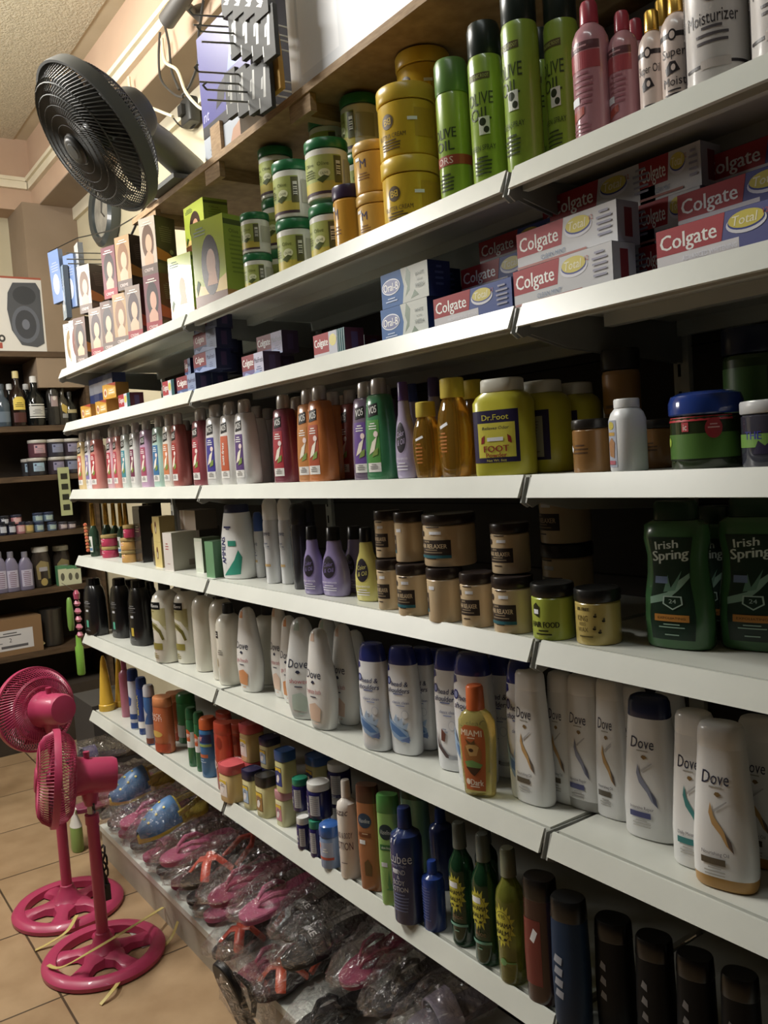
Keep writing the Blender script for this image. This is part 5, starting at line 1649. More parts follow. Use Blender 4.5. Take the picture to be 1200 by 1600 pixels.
def bahama(body, lidc, txt):
    y = M('c8c22c')
    dk = M('1f2a1a')
    h = .19
    star = []
    for i in range(36):
        a = 2*PI*i/36
        rr = (.027, .019)[i % 2] if (i//2) % 2 else (.023, .018)[i % 2]
        star.append((-.002+rr*math.cos(a)*.92, .085+rr*math.sin(a)*1.25))
    secs = rbot(0, .0245, .0245, .006)+[(.118, .0245, .0245), (.130, .022, .022), (.142, .014, .014), (.150, .0105, .0105)]
    cap = [(.150, .0115, .0115), (.151, .0135, .0135), (.187, .0125, .0125), (h, .010, .010)]
    sh = [('p', star, y), ('e', -.002, .085, .0165, .021, dk), ('e', -.002, .085, .0158, .0203, y), ('t', 'BAHAMA', -.002, .087, .007, .034, dk, 0, 0, .04), ('t', 'BALM', -.002, .076, .007, .026, dk, 0, 0, .04), ('r', -.014, .006, .094, .103, STK) if txt else ('t', '4.95', -.002, .099, .006, .02, dk),
          ('e', -.007, .067, .003, .002, dk), ('e', .004, .067, .003, .002, dk)]
    if txt:
        sh += [('t', txt, .002, .050, .008, .036, M('8a6a4c'), 0, 0, .02), ('r', -.02, .022, .034, .038, M('6fb09a')), ('l', 0, .026, .016, 1, .004, M('7fb09a'))]
    else:
        sh += [('e', -.002, .034, .006, .005, M('6aa05a')), ('r', .0, .02, .033, .035, M('6aa05a'))]
    return bottle('balm_bottle', 'bottle', [('bottle_body', M(body, .06, trans=.6, coat=.3), 2, secs), ('cap', M(lidc, .25, trans=.2), 2, cap)], [(0, 'label', sh)])


B1, B2 = bahama('1f5a34', '6f7a74', 'Aloe'), bahama('9aa032', '8a8f74', None)
put(B1, 5, 722, 40, 1284, 'dark green sun balm bottle with yellow sun, left of the two alike', yb=1481, rot=.25, group='dark green balm bottles')
put(B1, 5, 759, 42, 1302, 'dark green sun balm bottle with yellow sun, right of the two alike', yb=1511, rot=.2, group='dark green balm bottles')
put(B2, 5, 798, 46, 1324, 'yellow-green sun balm bottle with yellow sun', yb=1541, rot=.2)
put(B1, 5, 760, 36, 1290, 'green sun balm bottle in the second row behind the others', Y=.16, rot=.2)
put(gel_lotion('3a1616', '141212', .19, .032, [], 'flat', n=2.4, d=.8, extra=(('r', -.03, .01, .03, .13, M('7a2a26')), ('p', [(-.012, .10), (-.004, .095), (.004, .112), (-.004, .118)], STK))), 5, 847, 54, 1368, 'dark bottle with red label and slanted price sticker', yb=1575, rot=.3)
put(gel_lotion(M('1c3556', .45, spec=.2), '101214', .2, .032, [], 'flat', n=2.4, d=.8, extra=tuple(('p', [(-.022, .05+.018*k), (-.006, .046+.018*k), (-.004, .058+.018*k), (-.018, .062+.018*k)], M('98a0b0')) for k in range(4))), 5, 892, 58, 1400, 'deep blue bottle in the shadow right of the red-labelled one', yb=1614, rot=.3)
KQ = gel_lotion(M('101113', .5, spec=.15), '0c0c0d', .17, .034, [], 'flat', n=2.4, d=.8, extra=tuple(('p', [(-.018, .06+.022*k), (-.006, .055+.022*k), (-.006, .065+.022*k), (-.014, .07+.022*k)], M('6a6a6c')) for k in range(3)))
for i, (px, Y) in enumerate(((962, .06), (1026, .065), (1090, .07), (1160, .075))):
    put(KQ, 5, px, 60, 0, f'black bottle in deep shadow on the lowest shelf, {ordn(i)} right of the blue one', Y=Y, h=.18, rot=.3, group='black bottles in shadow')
# ================================================================== on and above the chipboard shelf
BZ = 2.303


def hang(K, X, Y, z, label, rot, group, tilt=None):
    return place(K, X, Y, z, label, rot=rot, group=group, tilt=tilt)


WB_ = carton('white_storage_box', 'box', .52, .42, .46, M('e4e8ee', .5), {'front': [('r', -.26, .26, 0, .46, M('e8ecf2', .45)), ('r', -.215, -.06, .03, .20, M('f6f8fc', .4)), ('r', -.225, -.215, .02, .4, M('d0d6de')),
             ('r', -.235, -.15, .23, .30, M('8fb4c8', .4)), ('l', -.19, .27, .06, 2, .014, M('b8d0dc')), ('l', .03, .2, .12, 1, .01, M('c0c8d0'))]})
place(WB_, X_at(455, .115, 2.4)+.26, .32, BZ, 'big white carton with pale blue sticker standing on the chipboard shelf', rot=0.0)
# yellow curved card with purple disc
mb = MB()
yc, pc = M('e0a83c', .4), M('6a5a78', .4)
pts = []
rs = []
for i in range(13):
    t = i/12
    z = t*.34
    x0 = -.035+.02*math.sin(t*3.0)
    x1 = .035+.028*math.cos(t*2.4)-.03
    rs.append([(x0, 0, z), (x1, 0, z), (x1, .012, z), (x0, .012, z)])
mb.rings(rs, yc, smooth=False)
for s in (-.0006,):
    n = 24
    mb.add([(-.022+.022*math.cos(2*PI*k/n), s, .235+.035*math.sin(2*PI*k/n)) for k in range(n)], [tuple(range(n))], pc, False)
for k in range(3):
    mb.add([(-.034+k*.008, -.0012, .215), (-.031+k*.008, -.0012, .215), (-.026+k*.008, -.0012, .255), (-.029+k*.008, -.0012, .255)], [(0, 1, 2, 3)], yc, False)
o = link(mb.obj('display_card'))
o.location = (X_at(440, .108, 2.4)+.035, .06, BZ)
tag(o, 'curved yellow display card with purple disc beside the big white carton', 'card')
# purple box
PB = carton('purple_box', 'box', .30, .12, .27, M('3a3a48', .4), {'front': [('r', -.15, .15, 0, .27, M('4a4a9a', .35, coat=.3)), ('r', -.15, .15, 0, .03, M('3a3a40')), ('p', [(.02, .12), (.08, .27), (.12, .27), (.09, .12)], M('7a8ae0')),
            ('p', [(-.06, .05), (-.01, .06), (.02, .12), (-.04, .10)], M('2a2a30')), ('t', 'nt', -.12, .055, .03, .05, M('b8b8e8'), 0, .2, .02)]})
place(PB, X_at(385, .2, 2.45), .2, BZ+.09, 'purple box with black shapes standing behind the hanging dark packs', rot=0.0)
place(carton('open_white_carton', 'box', .22, .12, .088, M('cfd2d6', .5), {'front': [('r', -.11, .11, 0, .088, M('b4bcc8', .4)), ('p', [(.03, 0), (.11, 0), (.11, .07), (.07, .06)], M('c89a80')), ('l', -.03, .06, .09, 3, .012, M('8a94a4'))]}), X_at(380, .2, 2.33), .2, BZ, 'low pale carton under the purple box on the chipboard shelf')
mb = MB()
mb.box((-.03, 0, 0), (.03, .02, .10), m_board)
o = link(mb.obj('wood_block'))
o.location = (X_at(338, .13, 2.34), .13, BZ)
tag(o, 'small bare wood block left of the low pale carton', 'block')
# violet plastic packet further left
mb = MB()
mb.loft([(0, .09, .05), (.02, .10, .055), (.045, .07, .035), (.055, .02, .01)], M('7a78a8', .2, coat=.5), 2.4)
o = link(mb.obj('plastic_packet'))
o.location = (X_at(305, .2, 2.35), .2, BZ)
tag(o, 'crumpled violet plastic packet lying on the chipboard shelf right of the black fan', 'packet')
mb = MB()
mb.loft([(0, .07, .05), (.02, .075, .05), (.04, .05, .035)], M('c4c6cc', .25, coat=.5), 2.4)
o = link(mb.obj('plastic_packet'))
o.location = (X_at(285, .2, 2.33), .14, BZ)
tag(o, 'small clear-white packet between the black fan and the violet packet', 'packet')

# dark packs hanging on wire hooks
PK = carton('hanging_pack', 'pack', .05, .012, .105, M('343432', .6), {'front': [('r', -.025, .025, 0, .105, M('434340', .65)), ('p', [(-.006, .03), (.004, .028), (.010, .09), (.002, .092)], M('9a9a92')), ('p', [(-.014, .05), (-.006, .048), (-.002, .075), (-.010, .072)], M('8a8a84')), ('r', -.025, -.021, .012, .034, M('c8c8c0'))]})
PKt = carton('hanging_pack', 'pack', .055, .02, .10, M('4a4644', .35), {'front': [('r', -.0275, .0275, 0, .10, M('4c4a48', .65)), ('e', 0, .06, .02, .03, M('2a2a2a')), ('p', [(-.02, .03), (0, .02), (.01, .03)], M('c88a84')), ('e', 0, .085, .006, .006, WHT)]})
for i in range(4):
    q = at(373+i*17.5, 88+i*1.5, 1, .03)
    hang(PK, q.x, .03, q.z, f'dark hanging pack in the middle tier, {ordn(i)} of four', .05, 'dark packs on hooks')
    q = at(363+i*17.5, 24+i*1.5, 1, .03)
    hang(PKt, q.x, .03, q.z, f'dark hanging pack in the top tier cut by the photo edge, {ordn(i)} of four', .05, 'dark packs on hooks')
    q = at(367+i*17.5, 182-i*3, 1, .05)
    hang(PK, q.x, .05, q.z, f'dark hanging pack in the lowest tier by the board edge, {ordn(i)} of four', .05, 'dark packs on hooks')
m_wire = M('8a8a80', .3, .7)
for k, (px, py, ln) in enumerate(((301, 23, .25), (314, 49, .2), (310, 112, .22), (323, 140, .18))):
    A = at(px, py, 1, -.06)
    mb = MB()
    for dz in (0, -.022):
        Bq = at(px+95, py+6, 1, .10)
        mb.tube([(A.x, A.y, A.z+dz), (A.x*.5+Bq.x*.5, A.y*.5+Bq.y*.5, A.z*.5+Bq.z*.5+dz), (Bq.x, Bq.y, Bq.z+dz), (Bq.x, .30, Bq.z+dz)], .0022, m_wire, 5)
    mb.tube([(A.x, A.y, A.z), (A.x, A.y-.008, A.z+.008), (A.x, A.y, A.z+.016)], .0028, m_wire, 5)
    o = link(mb.obj('wire_hook'))
    tag(o, f'double wire display hook, {["highest", "second highest", "third highest", "lowest"][k]} beside the dark packs', 'hook', 'wire hooks')

# ------------------------------------------------------------------ devices and cables on the beam
cbl, cbw = M('35332f', .5), M('cfc6a8', .5)
t0_ = at(275, 10, 1, .34)
t = empty('security_camera', tuple(t0_), 'dark grey security camera under the ceiling, cut by the top photo edge', 'camera')
mb = MB()
D_ = Vector((.9, .1, .12)).normalized()
mb.tube([Vector((-.09, 0, -.01)), Vector((-.085, 0, -.01)), Vector((.10, .02, .03)), Vector((.11, .02, .03))], [.022, .03, .029, .024], M('55514c', .5), 16)
link(mb.obj('camera_body', t))
mb = MB()
mb.tube([(.03, .02, 0), (.0, .06, .0), (0, .085, .0)], [.014, .016, .03], M('6a6660', .4), 10)
link(mb.obj('wall_mount', t))


def cable(pxs, Y, r, m, label, name='cable'):
    mb = MB()
    P = [at(px, py, 1, Y) for px, py in pxs]
    # smooth with Catmull-Rom
    Q = []
    for i in range(len(P)-1):
        p0, p1, p2, p3 = P[max(i-1, 0)], P[i], P[i+1], P[min(i+2, len(P)-1)]
        for k in range(6):
            s = k/6
            Q.append(.5*((2*p1)+(-p0+p2)*s+(2*p0-5*p1+4*p2-p3)*s*s+(-p0+3*p1-3*p2+p3)*s**3))
    Q.append(P[-1])
    mb.tube(Q, r, m, 6)
    o = link(mb.obj(name))
    tag(o, label, 'cable')
    return o


cable([(318, 0), (314, 30), (310, 60), (309, 100), (296, 135), (284, 150)], .40, .005, cbl, 'black cable dropping from the top of the photo to the power adapter')
cable([(250, 50), (248, 90), (252, 125), (272, 147), (286, 152)], .40, .0045, cbl, 'dark cable hanging in a loop from the beam trim, left one')
cable([(258, 42), (264, 70), (268, 110), (280, 140)], .395, .0045, cbl, 'dark cable running down beside the left looped cable')
cable([(253, 60), (258, 96), (277, 110), (290, 143), (308, 165), (320, 172)], .39, .006, cbw, 'thick cream cable curling down to the wall beside the power adapter')
cable([(201, 120), (206, 148), (225, 163), (252, 175), (270, 182)], .40, .006, cbw, 'thin cream cable curving from the beam trim towards the adapter')
cable([(268, 180), (282, 197), (300, 200), (306, 192)], .60, .004, cbl, 'short black cable looped under the power adapter')
P = at(297, 175, 1, .585)
mb = MB()
mb.loft([(-.05, .045, .024), (-.045, .05, .028), (.04, .05, .028), (.048, .044, .024)], M('33332f', .45), 4)
mb.box((-.02, -.045, -.02), (.02, -.02, .02), M('2a2a28', .5))
o = link(mb.obj('power_adapter'))
o.location = P
tag(o, 'square black power adapter plugged in on the cream wall', 'adapter')
mb = MB()
mb.box((-.04, -.006, -.035), (.04, .006, .035), M('b8ae8e', .5))
mb.box((-.02, -.008, -.02), (.0, -.006, .02), M('8a8060', .5))
o = link(mb.obj('wall_switch'))
o.location = at(288, 252, 1, .612)
tag(o, 'beige wall switch plate low on the cream wall right of the black fan', 'switch')


# ------------------------------------------------------------------ fans
def frame(n, up=Vector((0, 0, 1))):
    n = n.normalized()
    x = up.cross(n)
    x.normalize()
    y = n.cross(x)
    return Matrix(((x.x, y.x, n.x, 0), (x.y, y.y, n.y, 0), (x.z, y.z, n.z, 0), (0, 0, 0, 1)))


def guard(R, dep, sgn, n, rings, r0, m, T, wr=.0013, swirl=0.):
    mb = MB()
    for k in range(n):
        a = 2*PI*k/n
        pts = []
        for i in range(7):
            q = i/6
            r = r0+(R-r0)*q
            z = dep*(1-q**6)
            aa = a+swirl*(1-q)
            pts.append((r*math.cos(aa), r*math.sin(aa), sgn*z))
        mb.tube(pts, wr, m, 4, T=T)
    for q in rings:
        r = r0+(R-r0)*q
        z = sgn*dep*(1-q**6)
        mb.tube([(r*math.cos(2*PI*k/40), r*math.sin(2*PI*k/40), z) for k in range(40)], wr*1.15, m, 4, closed=True, T=T)
    return mb


def blades(R, m, T, n=3, hub=.03):
    mb = MB()
    for k in range(n):
        a0 = 2*PI*k/n
        f, b = [], []
        for i in range(7):
            q = i/6
            r = hub*.8+(R-hub*.8)*q
            wd = .35+.42*math.sin(min(1, q*1.15)*PI*.62)
            for s in (-1, 0, 1):
                a = a0+s*wd*.9+q*.35
                z = .016*s*(1-.3*q)
                f.append((r*math.cos(a), r*math.sin(a), z+.0012))
                b.append((r*math.cos(a), r*math.sin(a), z-.0012))
        fs = []
        for i in range(6):
            for s in range(2):
                p = i*3+s
                fs.append((p, p+1, p+4, p+3))
        N = len(f)
        fs2 = [tuple(N+j for j in reversed(q)) for q in fs]
        mb.add(f+b, fs+fs2, m, True, T)
    mb.rings([[(r*math.cos(2*PI*k/20), r*math.sin(2*PI*k/20), z) for k in range(20)] for r, z in ((hub, -.02), (hub, .012), (hub*.8, .022), (.004, .025))], m, T=T)
    return mb


def cyl_rings(prof, T, m, seg=24):
    mb = MB()
    mb.rings([[(r*math.cos(2*PI*k/seg), r*math.sin(2*PI*k/seg), z) for k in range(seg)] for r, z in prof], m, T=T)
    return mb


pink = M('c2335f', .38, coat=.15)
pinkd = M('b02c55', .4)
chrome = M('a8a4a4', .2, .9)


def stand_fan(bx, by, px_top, motor_px, cage_r, n, label, spin):
    t = empty('pedestal_fan', (bx, by, 0), label, 'fan', 'pink pedestal fans')
    mpx, mpy = motor_px
    zt = Z_at(mpy, bx, by)            # motor height on the pole axis
    # base wheel
    mb = MB()
    R = .183
    seg = 48
    ring = []
    for k in range(seg):
        a = 2*PI*k/seg
        sec = [(R, .004), (R+.001, .016), (R-.010, .029), (R-.026, .032), (R-.042, .026), (R-.046, .004)]
        ring.append([(r*math.cos(a), r*math.sin(a), z) for r, z in sec])
    mb.rings(ring, pink, closed=True)
    for k in range(5):
        a = spin+2*PI*k/5
        rs = []
        for q in range(7):
            s = q/6
            r = .03+(R-.045)*s
            w = .024+.034*abs(s-.35)**1.5*1.6+(.012 if s < .2 else 0)
            h = .040-.020*s
            rs.append([(r*math.cos(a)-w*math.sin(a)*e, r*math.sin(a)+w*math.cos(a)*e, zz) for e, zz in ((-1, .005), (-.8, h-.008), (-.3, h), (.3, h), (.8, h-.008), (1, .005))])
        mb.rings(rs, pink)
    link(mb.obj('base', t))
    link(cyl_rings([(.055, .02), (.052, .034), (.036, .046), (.030, .064), (.024, .07), (.022, .085), (.019, .087)], Matrix.Identity(4), pink).obj('pole_collar', t))
    link(cyl_rings([(.018, .08), (.018, zt-.15), (.021, zt-.149), (.021, zt-.12), (.014, zt-.118)], Matrix.Identity(4), pink, 16).obj('pole', t))
    link(cyl_rings([(.012, zt-.13), (.012, zt-.05)], Matrix.Identity(4), chrome, 14).obj('inner_tube', t))
    # head
    T = Matrix.Translation((0, 0, zt)) @ frame(n)
    mot = cyl_rings([(.02, -.085), (.046, -.082), (.052, -.07), (.054, .0), (.058, .03), (.062, .036), (.062, .045), (.03, .046)], T, pink)
    link(mot.obj('motor_housing', t))
    mb = MB()
    mb.loft([(zt-.09, .018, .018), (zt-.06, .026, .024), (zt-.03, .03, .028), (zt, .03, .03)], pink, 2.4)
    link(mb.obj('tilt_neck', t))
    mb = MB()
    mb.tube([(0, 0, zt+.048), (0, 0, zt+.075)], [.008, .010], pinkd, 10)
    link(mb.obj('oscillation_knob', t))
    zc = .095
    Tc = T @ Matrix.Translation((0, 0, zc))
    link(guard(cage_r, .055, -1, 84, (.3, .34, .62, .66), .045, pink, Tc, .0015, .5).obj('rear_guard', t))
    link(guard(cage_r, .05, 1, 84, (.3, .62), .035, pink, Tc, .0015).obj('front_guard', t))
    link(cyl_rings([(.036, .046), (.036, .056), (.03, .058)], Tc, pink).obj('front_badge', t))
    mb = MB()
    sec = [(cage_r-.003, -.010), (cage_r+.003, -.010), (cage_r+.004, .0), (cage_r+.003, .010), (cage_r-.003, .010)]
    mb.rings([[(r*math.cos(2*PI*k/56), r*math.sin(2*PI*k/56), z) for r, z in sec] for k in range(56)], pink, closed=True, T=Tc)
    link(mb.obj('cage_rim', t))
    link(blades(cage_r*.86, M('b83a62', .25, trans=.2), Tc).obj('blades', t))
    return t, zt


P2 = at(163, 1487, 2, .02)
P1 = at(107, 1410, 2, .02)
# head directions: the rear fan looks down the aisle, the front fan looks across it
v1 = (at(64, 1102, 2, .7)-CAM).normalized()
s1 = v1.cross(UP).normalized()
n1 = v1*.86-s1*.5+UP*.04
v2 = (at(92, 1212, 2, .6)-CAM).normalized()
n2 = -v2.cross(UP).normalized()-v2*.06+UP*.02
fan2, zt2 = stand_fan(P2.x, P2.y, 150, (150, 1212), .142, n2, 'pink pedestal fan in front, head seen edge-on and yellow straps across its base', .35)
fan1, zt1 = stand_fan(P1.x, P1.y, 96, (94, 1108), .143, n1, 'pink pedestal fan behind, head seen from its motor side', .75)
# cord hanging from the front fan
mb = MB()
mb.tube([(.03, .0, zt2-.08), (-.035, .02, zt2-.16), (-.04, .03, zt2-.3), (-.045, .03, .28), (-.04, .035, .2)], .0035, cbl, 6)
for k in range(5):
    mb.tube([(-.045+.022*math.cos(a_), .03+.01*math.sin(a_+k), .30-.02*k+.03*math.sin(a_)) for a_ in [2*PI*q/10 for q in range(10)]], .0035, cbl, 5, closed=True)
mb.box((-.06, .02, .16), (-.03, .045, .21), cbl)
link(mb.obj('power_cord', fan2))

# black fan on the chipboard shelf
blk = M('555856', .5)
v3 = (FW+RT*(-450/FPX)+UP*(585/FPX)).normalized()
r3 = v3.cross(UP).normalized()
u3 = r3.cross(v3)
n3 = -v3*.42-r3*.72-u3*.53
C3 = CAM+(FW+RT*(-450/FPX)+UP*(585/FPX))*2.1
bx, by = .97, .17
t = empty('wall_fan', (bx, by, 2.303), 'large black fan tilted down into the aisle, mounted at the end of the chipboard shelf', 'fan')
T = Matrix.Translation(C3-Vector((bx, by, 2.303))) @ frame(n3)
link(guard(.185, .06, 1, 96, (.14, .3, .46, .62, .78), .04, blk, T, .0016, 1.0).obj('front_guard', t))
link(guard(.185, .07, -1, 110, (.4, .7), .05, blk, T, .0017).obj('rear_guard', t))
link(cyl_rings([(.036, .056), (.038, .064), (.034, .069), (.026, .071)], T, M('3a3c3c', .3)).obj('front_badge', t))
mb = MB()
link(cyl_rings([(.020, .071), (.018, .073), (.0, .0735)], T, M('5a5e60', .35)).obj('badge_disc', t))
sec = [(.183, -.022), (.188, -.022), (.19, .0), (.189, .012), (.183, .012)]
mb.rings([[(r*math.cos(2*PI*k/64), r*math.sin(2*PI*k/64), z) for r, z in sec] for k in range(64)], blk, closed=True, T=T)
link(mb.obj('cage_rim', t))
link(blades(.155, M('383a3a', .3), T, 5, .04).obj('blades', t))
link(cyl_rings([(.03, -.155), (.055, -.15), (.064, -.135), (.07, -.09), (.078, -.068), (.05, -.06)], T, blk).obj('motor_housing', t))
hd = T @ Vector((0, -.02, -.11))
mb = MB()
mb.tube([hd, hd*.6+Vector((.0, .0, .03)), Vector((0, 0, .06)), Vector((0, 0, .012))], [.035, .04, .045, .06], blk, 14)
mb.box((-.10, -.1, 0.0005), (.10, .09, .014), blk)
link(mb.obj('neck_and_base', t))
mb = MB()
A = at(225, 325, 1, .11)-Vector((bx, by, 2.303))
B = at(200, 378, 1, .11)-Vector((bx, by, 2.303))
mb.tube([Vector((-.08, -.09, .004)), A, B], .004, cbl, 6)
link(mb.obj('power_cord', t))

# round dark-framed fan / clock face on the wall
P = at(166, 333, 1, .60)
t = empty('wall_clock', tuple(P), 'round dark-rimmed wall clock with grey face, partly behind the black fan', 'clock')
Tw = frame(Vector((0, -1, 0)))
link(cyl_rings([(.165, -.018), (.175, .0), (.17, .03), (.15, .045), (.125, .035), (.12, .02)], Tw, M('3c4444', .3, coat=.4), 40).obj('rim', t))
fc = cyl_rings([(.123, .018), (.122, .022), (.01, .0222)], Tw, noisy('mottled_face', '8a867a', 'b0ac9e', 14, .4), 40)
link(fc.obj('clock_face', t))
mb = MB()
for a, l in ((.3, .07), (2.2, .05)):
    mb.tube([Tw @ Vector((0, 0, .026)), Tw @ Vector((l*math.sin(a), l*math.cos(a), .026))], .004, M('4a443a', .5), 4)
link(mb.obj('clock_hands', t))

# wires strung at the left end
mb = MB()
mb.tube([at(60, 402, 1, .45), at(120, 372, 1, .45), at(175, 360, 1, .45), at(240, 322, 1, .45)], .003, cbl, 5)
tag(link(mb.obj('cable')), 'thin black wire strung along the cream wall below the clock', 'cable')
mb = MB()
for k, (px, py) in enumerate(((103, 395), (106, 412), (104, 405))):
    A = at(px, py, 1, .05)
    mb.tube([A, A+Vector((.04, .3, .01))], .0025, m_wire, 5)
tag(link(mb.obj('wire_hook')), 'wire display hooks above the grey cartons at the far left end', 'hook', kind=None)
# blister packs hanging above the far left cartons
HP = [carton('blister_pack', 'pack', .07, .02, .2, M(b_, .3), {'front': [('r', -.035, .035, 0, .2, M(a_, .2, coat=.6)), ('l', 0, .15, .05, 4, .01, M('8a94a8')), ('e', 0, .07, .02, .04, M('c8ccd4', .2, coat=.6))]}) for a_, b_ in (('6a84b8', '5a6a8a'), ('7a92a4', '4a5460'), ('c8c8c4', '6a6e72'))]
for k, (px, Y, z, i, lb) in enumerate(((92, .06, 2.17, 0, 'blue blister pack hanging leftmost above the grey cartons'), (103, .07, 2.10, 1, 'grey-blue blister pack hanging lower, second from the left'), (113, .09, 2.14, 0, 'blue blister pack hanging third, above the red-haired carton'), (126, .11, 2.17, 2, 'white blister pack hanging highest beside the glaring carton'))):
    place(HP[i], X_at(px, Y, z+.1), Y, z, lb, rot=.3 if i == 0 else -.1, tilt=(.0, -.06 if k == 0 else 0), group='hanging blister packs')

# ================================================================== goods on the far wooden shelving
def far(K, px, w, top, k, label, dx=-.05, group=None, rot=PI/2, h=None, py=None):
    z = FZ[k]+.001
    X = FX+dx
    # Y where column px meets plane X at height z
    d1, d2 = at(px, 0, 0, X), at(px, 1600, 0, X)
    tt = (z-d1.z)/(d2.z-d1.z)
    Y = d1.y+(d2.y-d1.y)*tt
    D = depth((X, Y, z+.1))
    sx = w*D/FPX/max(K.w, .001)
    hh = h or (Z_at(top, X, Y)-z)
    return place(K, X, Y, z, label, rot=rot, sx=sx, sz=hh/K.h, group=group)


FB = carton('fan_heater_box', 'box', .5, .16, .36, M('b8b4aa', .5), {'front': [('r', -.25, .25, 0, .36, M('d4d2cc', .4)), ('r', -.25, .25, .35, .36, M('a8523c')), ('t', 'X', -.02, .31, .035, .05, M('c04a34')), ('l', -.04, .21, .12, 3, .02, M('b8a8a0')),
        ('r', -.25, .02, .012, .04, M('b04a3c')), ('r', -.06, -.055, .012, .04, WHT)] + [('e', -.2+i*.055, .06, .018, .018, M('3a3a3c')) for i in range(5)] + [('e', -.2+i*.055, .06, .008, .008, M('d4d2cc')) for i in range(5)] +
        [('p', [(.10, .33), (.22, .335), (.24, .3), (.24, .04), (.2, .02), (.12, .03), (.075, .1), (.06, .2), (.07, .28)], M('4a4e56', .4)), ('e', .155, .27, .06, .045, M('363a42')), ('e', .15, .13, .072, .09, M('5c6270')), ('e', .15, .13, .055, .07, M('3a3e48')), ('e', .15, .13, .02, .025, M('6a7080')), ('r', .05, .24, .0, .012, M('d4d2cc'))]})
place(FB, FX-.09, at(70, 540, 0, FX-.01).y-.24, FZ[0]+.001, 'white carton with a dark fan heater picture, on top of the far wooden shelving', rot=PI/2, sz=1.12)


def liquor(glass, cap, lab, shape=0, trans=.3):
    secs = [rbot(0, .036, .036, .004)+[(.15, .036, .036), (.185, .026, .026), (.205, .013, .013), (.25, .012, .012)], rbot(0, .042, .03, .004)+[(.13, .042, .03), (.17, .034, .026), (.19, .014, .014), (.25, .013, .013)]][shape]
    c = [(.25, .0135, .0135), (.251, .0145, .0145), (.285, .014, .014), (.288, .011, .011)]
    return bottle('liquor_bottle', 'bottle', [('bottle_body', M(glass, .1, trans=trans), 2.2, secs), ('cap', M(cap, .3), 2, c)], [(0, 'label', lab)])


lq = [(7, 22, 600, liquor('4a5a68', '3a4450', [('r', -.03, .03, .03, .10, M('5a6a7a'))]), 'greyish blue liquor bottle at the left photo edge on the bottle shelf'),
      (31, 24, 580, liquor('2a1a14', 'c8b878', [('p', [(-.028, .085), (.028, .085), (.028, .135), (.014, .152), (-.014, .152), (-.028, .135)], M('d8bc40')), ('l', 0, .118, .04, 3, .009, M('4a3a14')), ('r', -.03, .03, .02, .07, M('4a1c18'))]), 'dark liquor bottle with yellow arched label on the far bottle shelf'),
      (58, 27, 588, liquor('161a1a', 'd4d4d0', [('r', -.034, .034, .055, .112, M('b8b8b4')), ('r', -.034, .034, .118, .124, M('d8d8d4')), ('r', -.034, .034, .044, .05, M('d8d8d4')), ('l', 0, .09, .04, 2, .008, M('5a5a5c')), ('l', 0, .074, .04, 2, .007, M('6a6a6c'))]), 'black liquor bottle with silver label and cap on the far bottle shelf'),
      (86, 19, 572, liquor('3a3834', '9a3a34', [('r', -.02, .02, .09, .14, M('9a8484')), ('e', 0, .13, .01, .01, M('c8c0b8'))]), 'tall clear liquor bottle with red cap on the far bottle shelf'),
      (101, 18, 602, liquor('4a4438', '3a342c', [('p', [(-.02, .16), (.02, .13), (.01, .08), (-.015, .1)], M('b89a3c')), ('r', -.015, .02, .05, .08, M('8a8a88'))]), 'liquor bottle with slanted gold label on the far bottle shelf'),
      (112, 20, 612, liquor('20211e', '1e1e1c', [('r', -.03, .03, .1, .13, M('a89a6c'))]), 'short dark liquor bottle with small cream label, rightmost on the far bottle shelf')]
for px, w, tp, K, lb in lq:
    far(K, px, w, tp, 1, lb, group='liquor bottles')
for i, px in enumerate((20, 46, 73)):
    far(lq[2][3], px, 22, 600, 1, f'dark liquor bottle in the back row of the far bottle shelf, {ordn(i)} of three', dx=-.2, group='liquor bottles behind')
JR = [round_jar('hair_gel_jar', a_, 'b4b0a8', .05, .085, .016, [('r', -.03, .032, .02, .06, M(b_)), ('e', -.018, .05, .006, .005, M('3a3a5a')), ('l', .002, .04, .05, 3, .008, M('7a7a88'))]) for a_, b_ in (('5a3440', 'b88a94'), ('35343f', '7c84a4'), ('2c2c30', '8fb0c8'), ('3a3038', '8a84a4'))]
for px, up, K, lb in ((59, 0, 2, 'dark gel jar with light blue label, lower left of the far stack'), (90, 0, 3, 'dark gel jar with violet label, lower right of the far stack'), (60, 1, 0, 'maroon gel jar with pink label, upper left of the far stack'), (88, 1, 1, 'dark gel jar with grey-blue label, upper right of the far stack'), (112, 0, 1, 'gel jar with white lid at the right end of the far stack, lower one'), (112, 1, 3, 'gel jar with white lid at the right end of the far stack, upper one')):
    K = JR[K]
    z = FZ[2]+.001+up*.0995
    X = FX-.06
    d1, d2 = at(px, 0, 0, X), at(px, 1600, 0, X)
    Y = d1.y+(d2.y-d1.y)*(z-d1.z)/(d2.z-d1.z)
    place(K, X, Y, z, lb, rot=PI/2, sx=1.0, sz=.098/.085, group='gel jars on the far shelf')
far(JR[2], 44, 18, 715, 2, 'gel jar standing behind the lower left jar of the far stack', dx=-.17, h=.098)
SMJ = [round_jar('small_balm_jar', a_, b_, .03, .045, .012, [('r', -.02, .02, .008, .028, M(c_))]) for a_, b_, c_ in (('1c1e30', '1c1e28', 'b0b4c0'), ('a86a70', '2a2c40', 'c8a0a0'), ('8a7a4a', '2a2a38', 'b89a50'), ('5a7088', '2a3450', '9ab0a8'), ('6a5a60', '3a3840', 'b8a8a8'))]
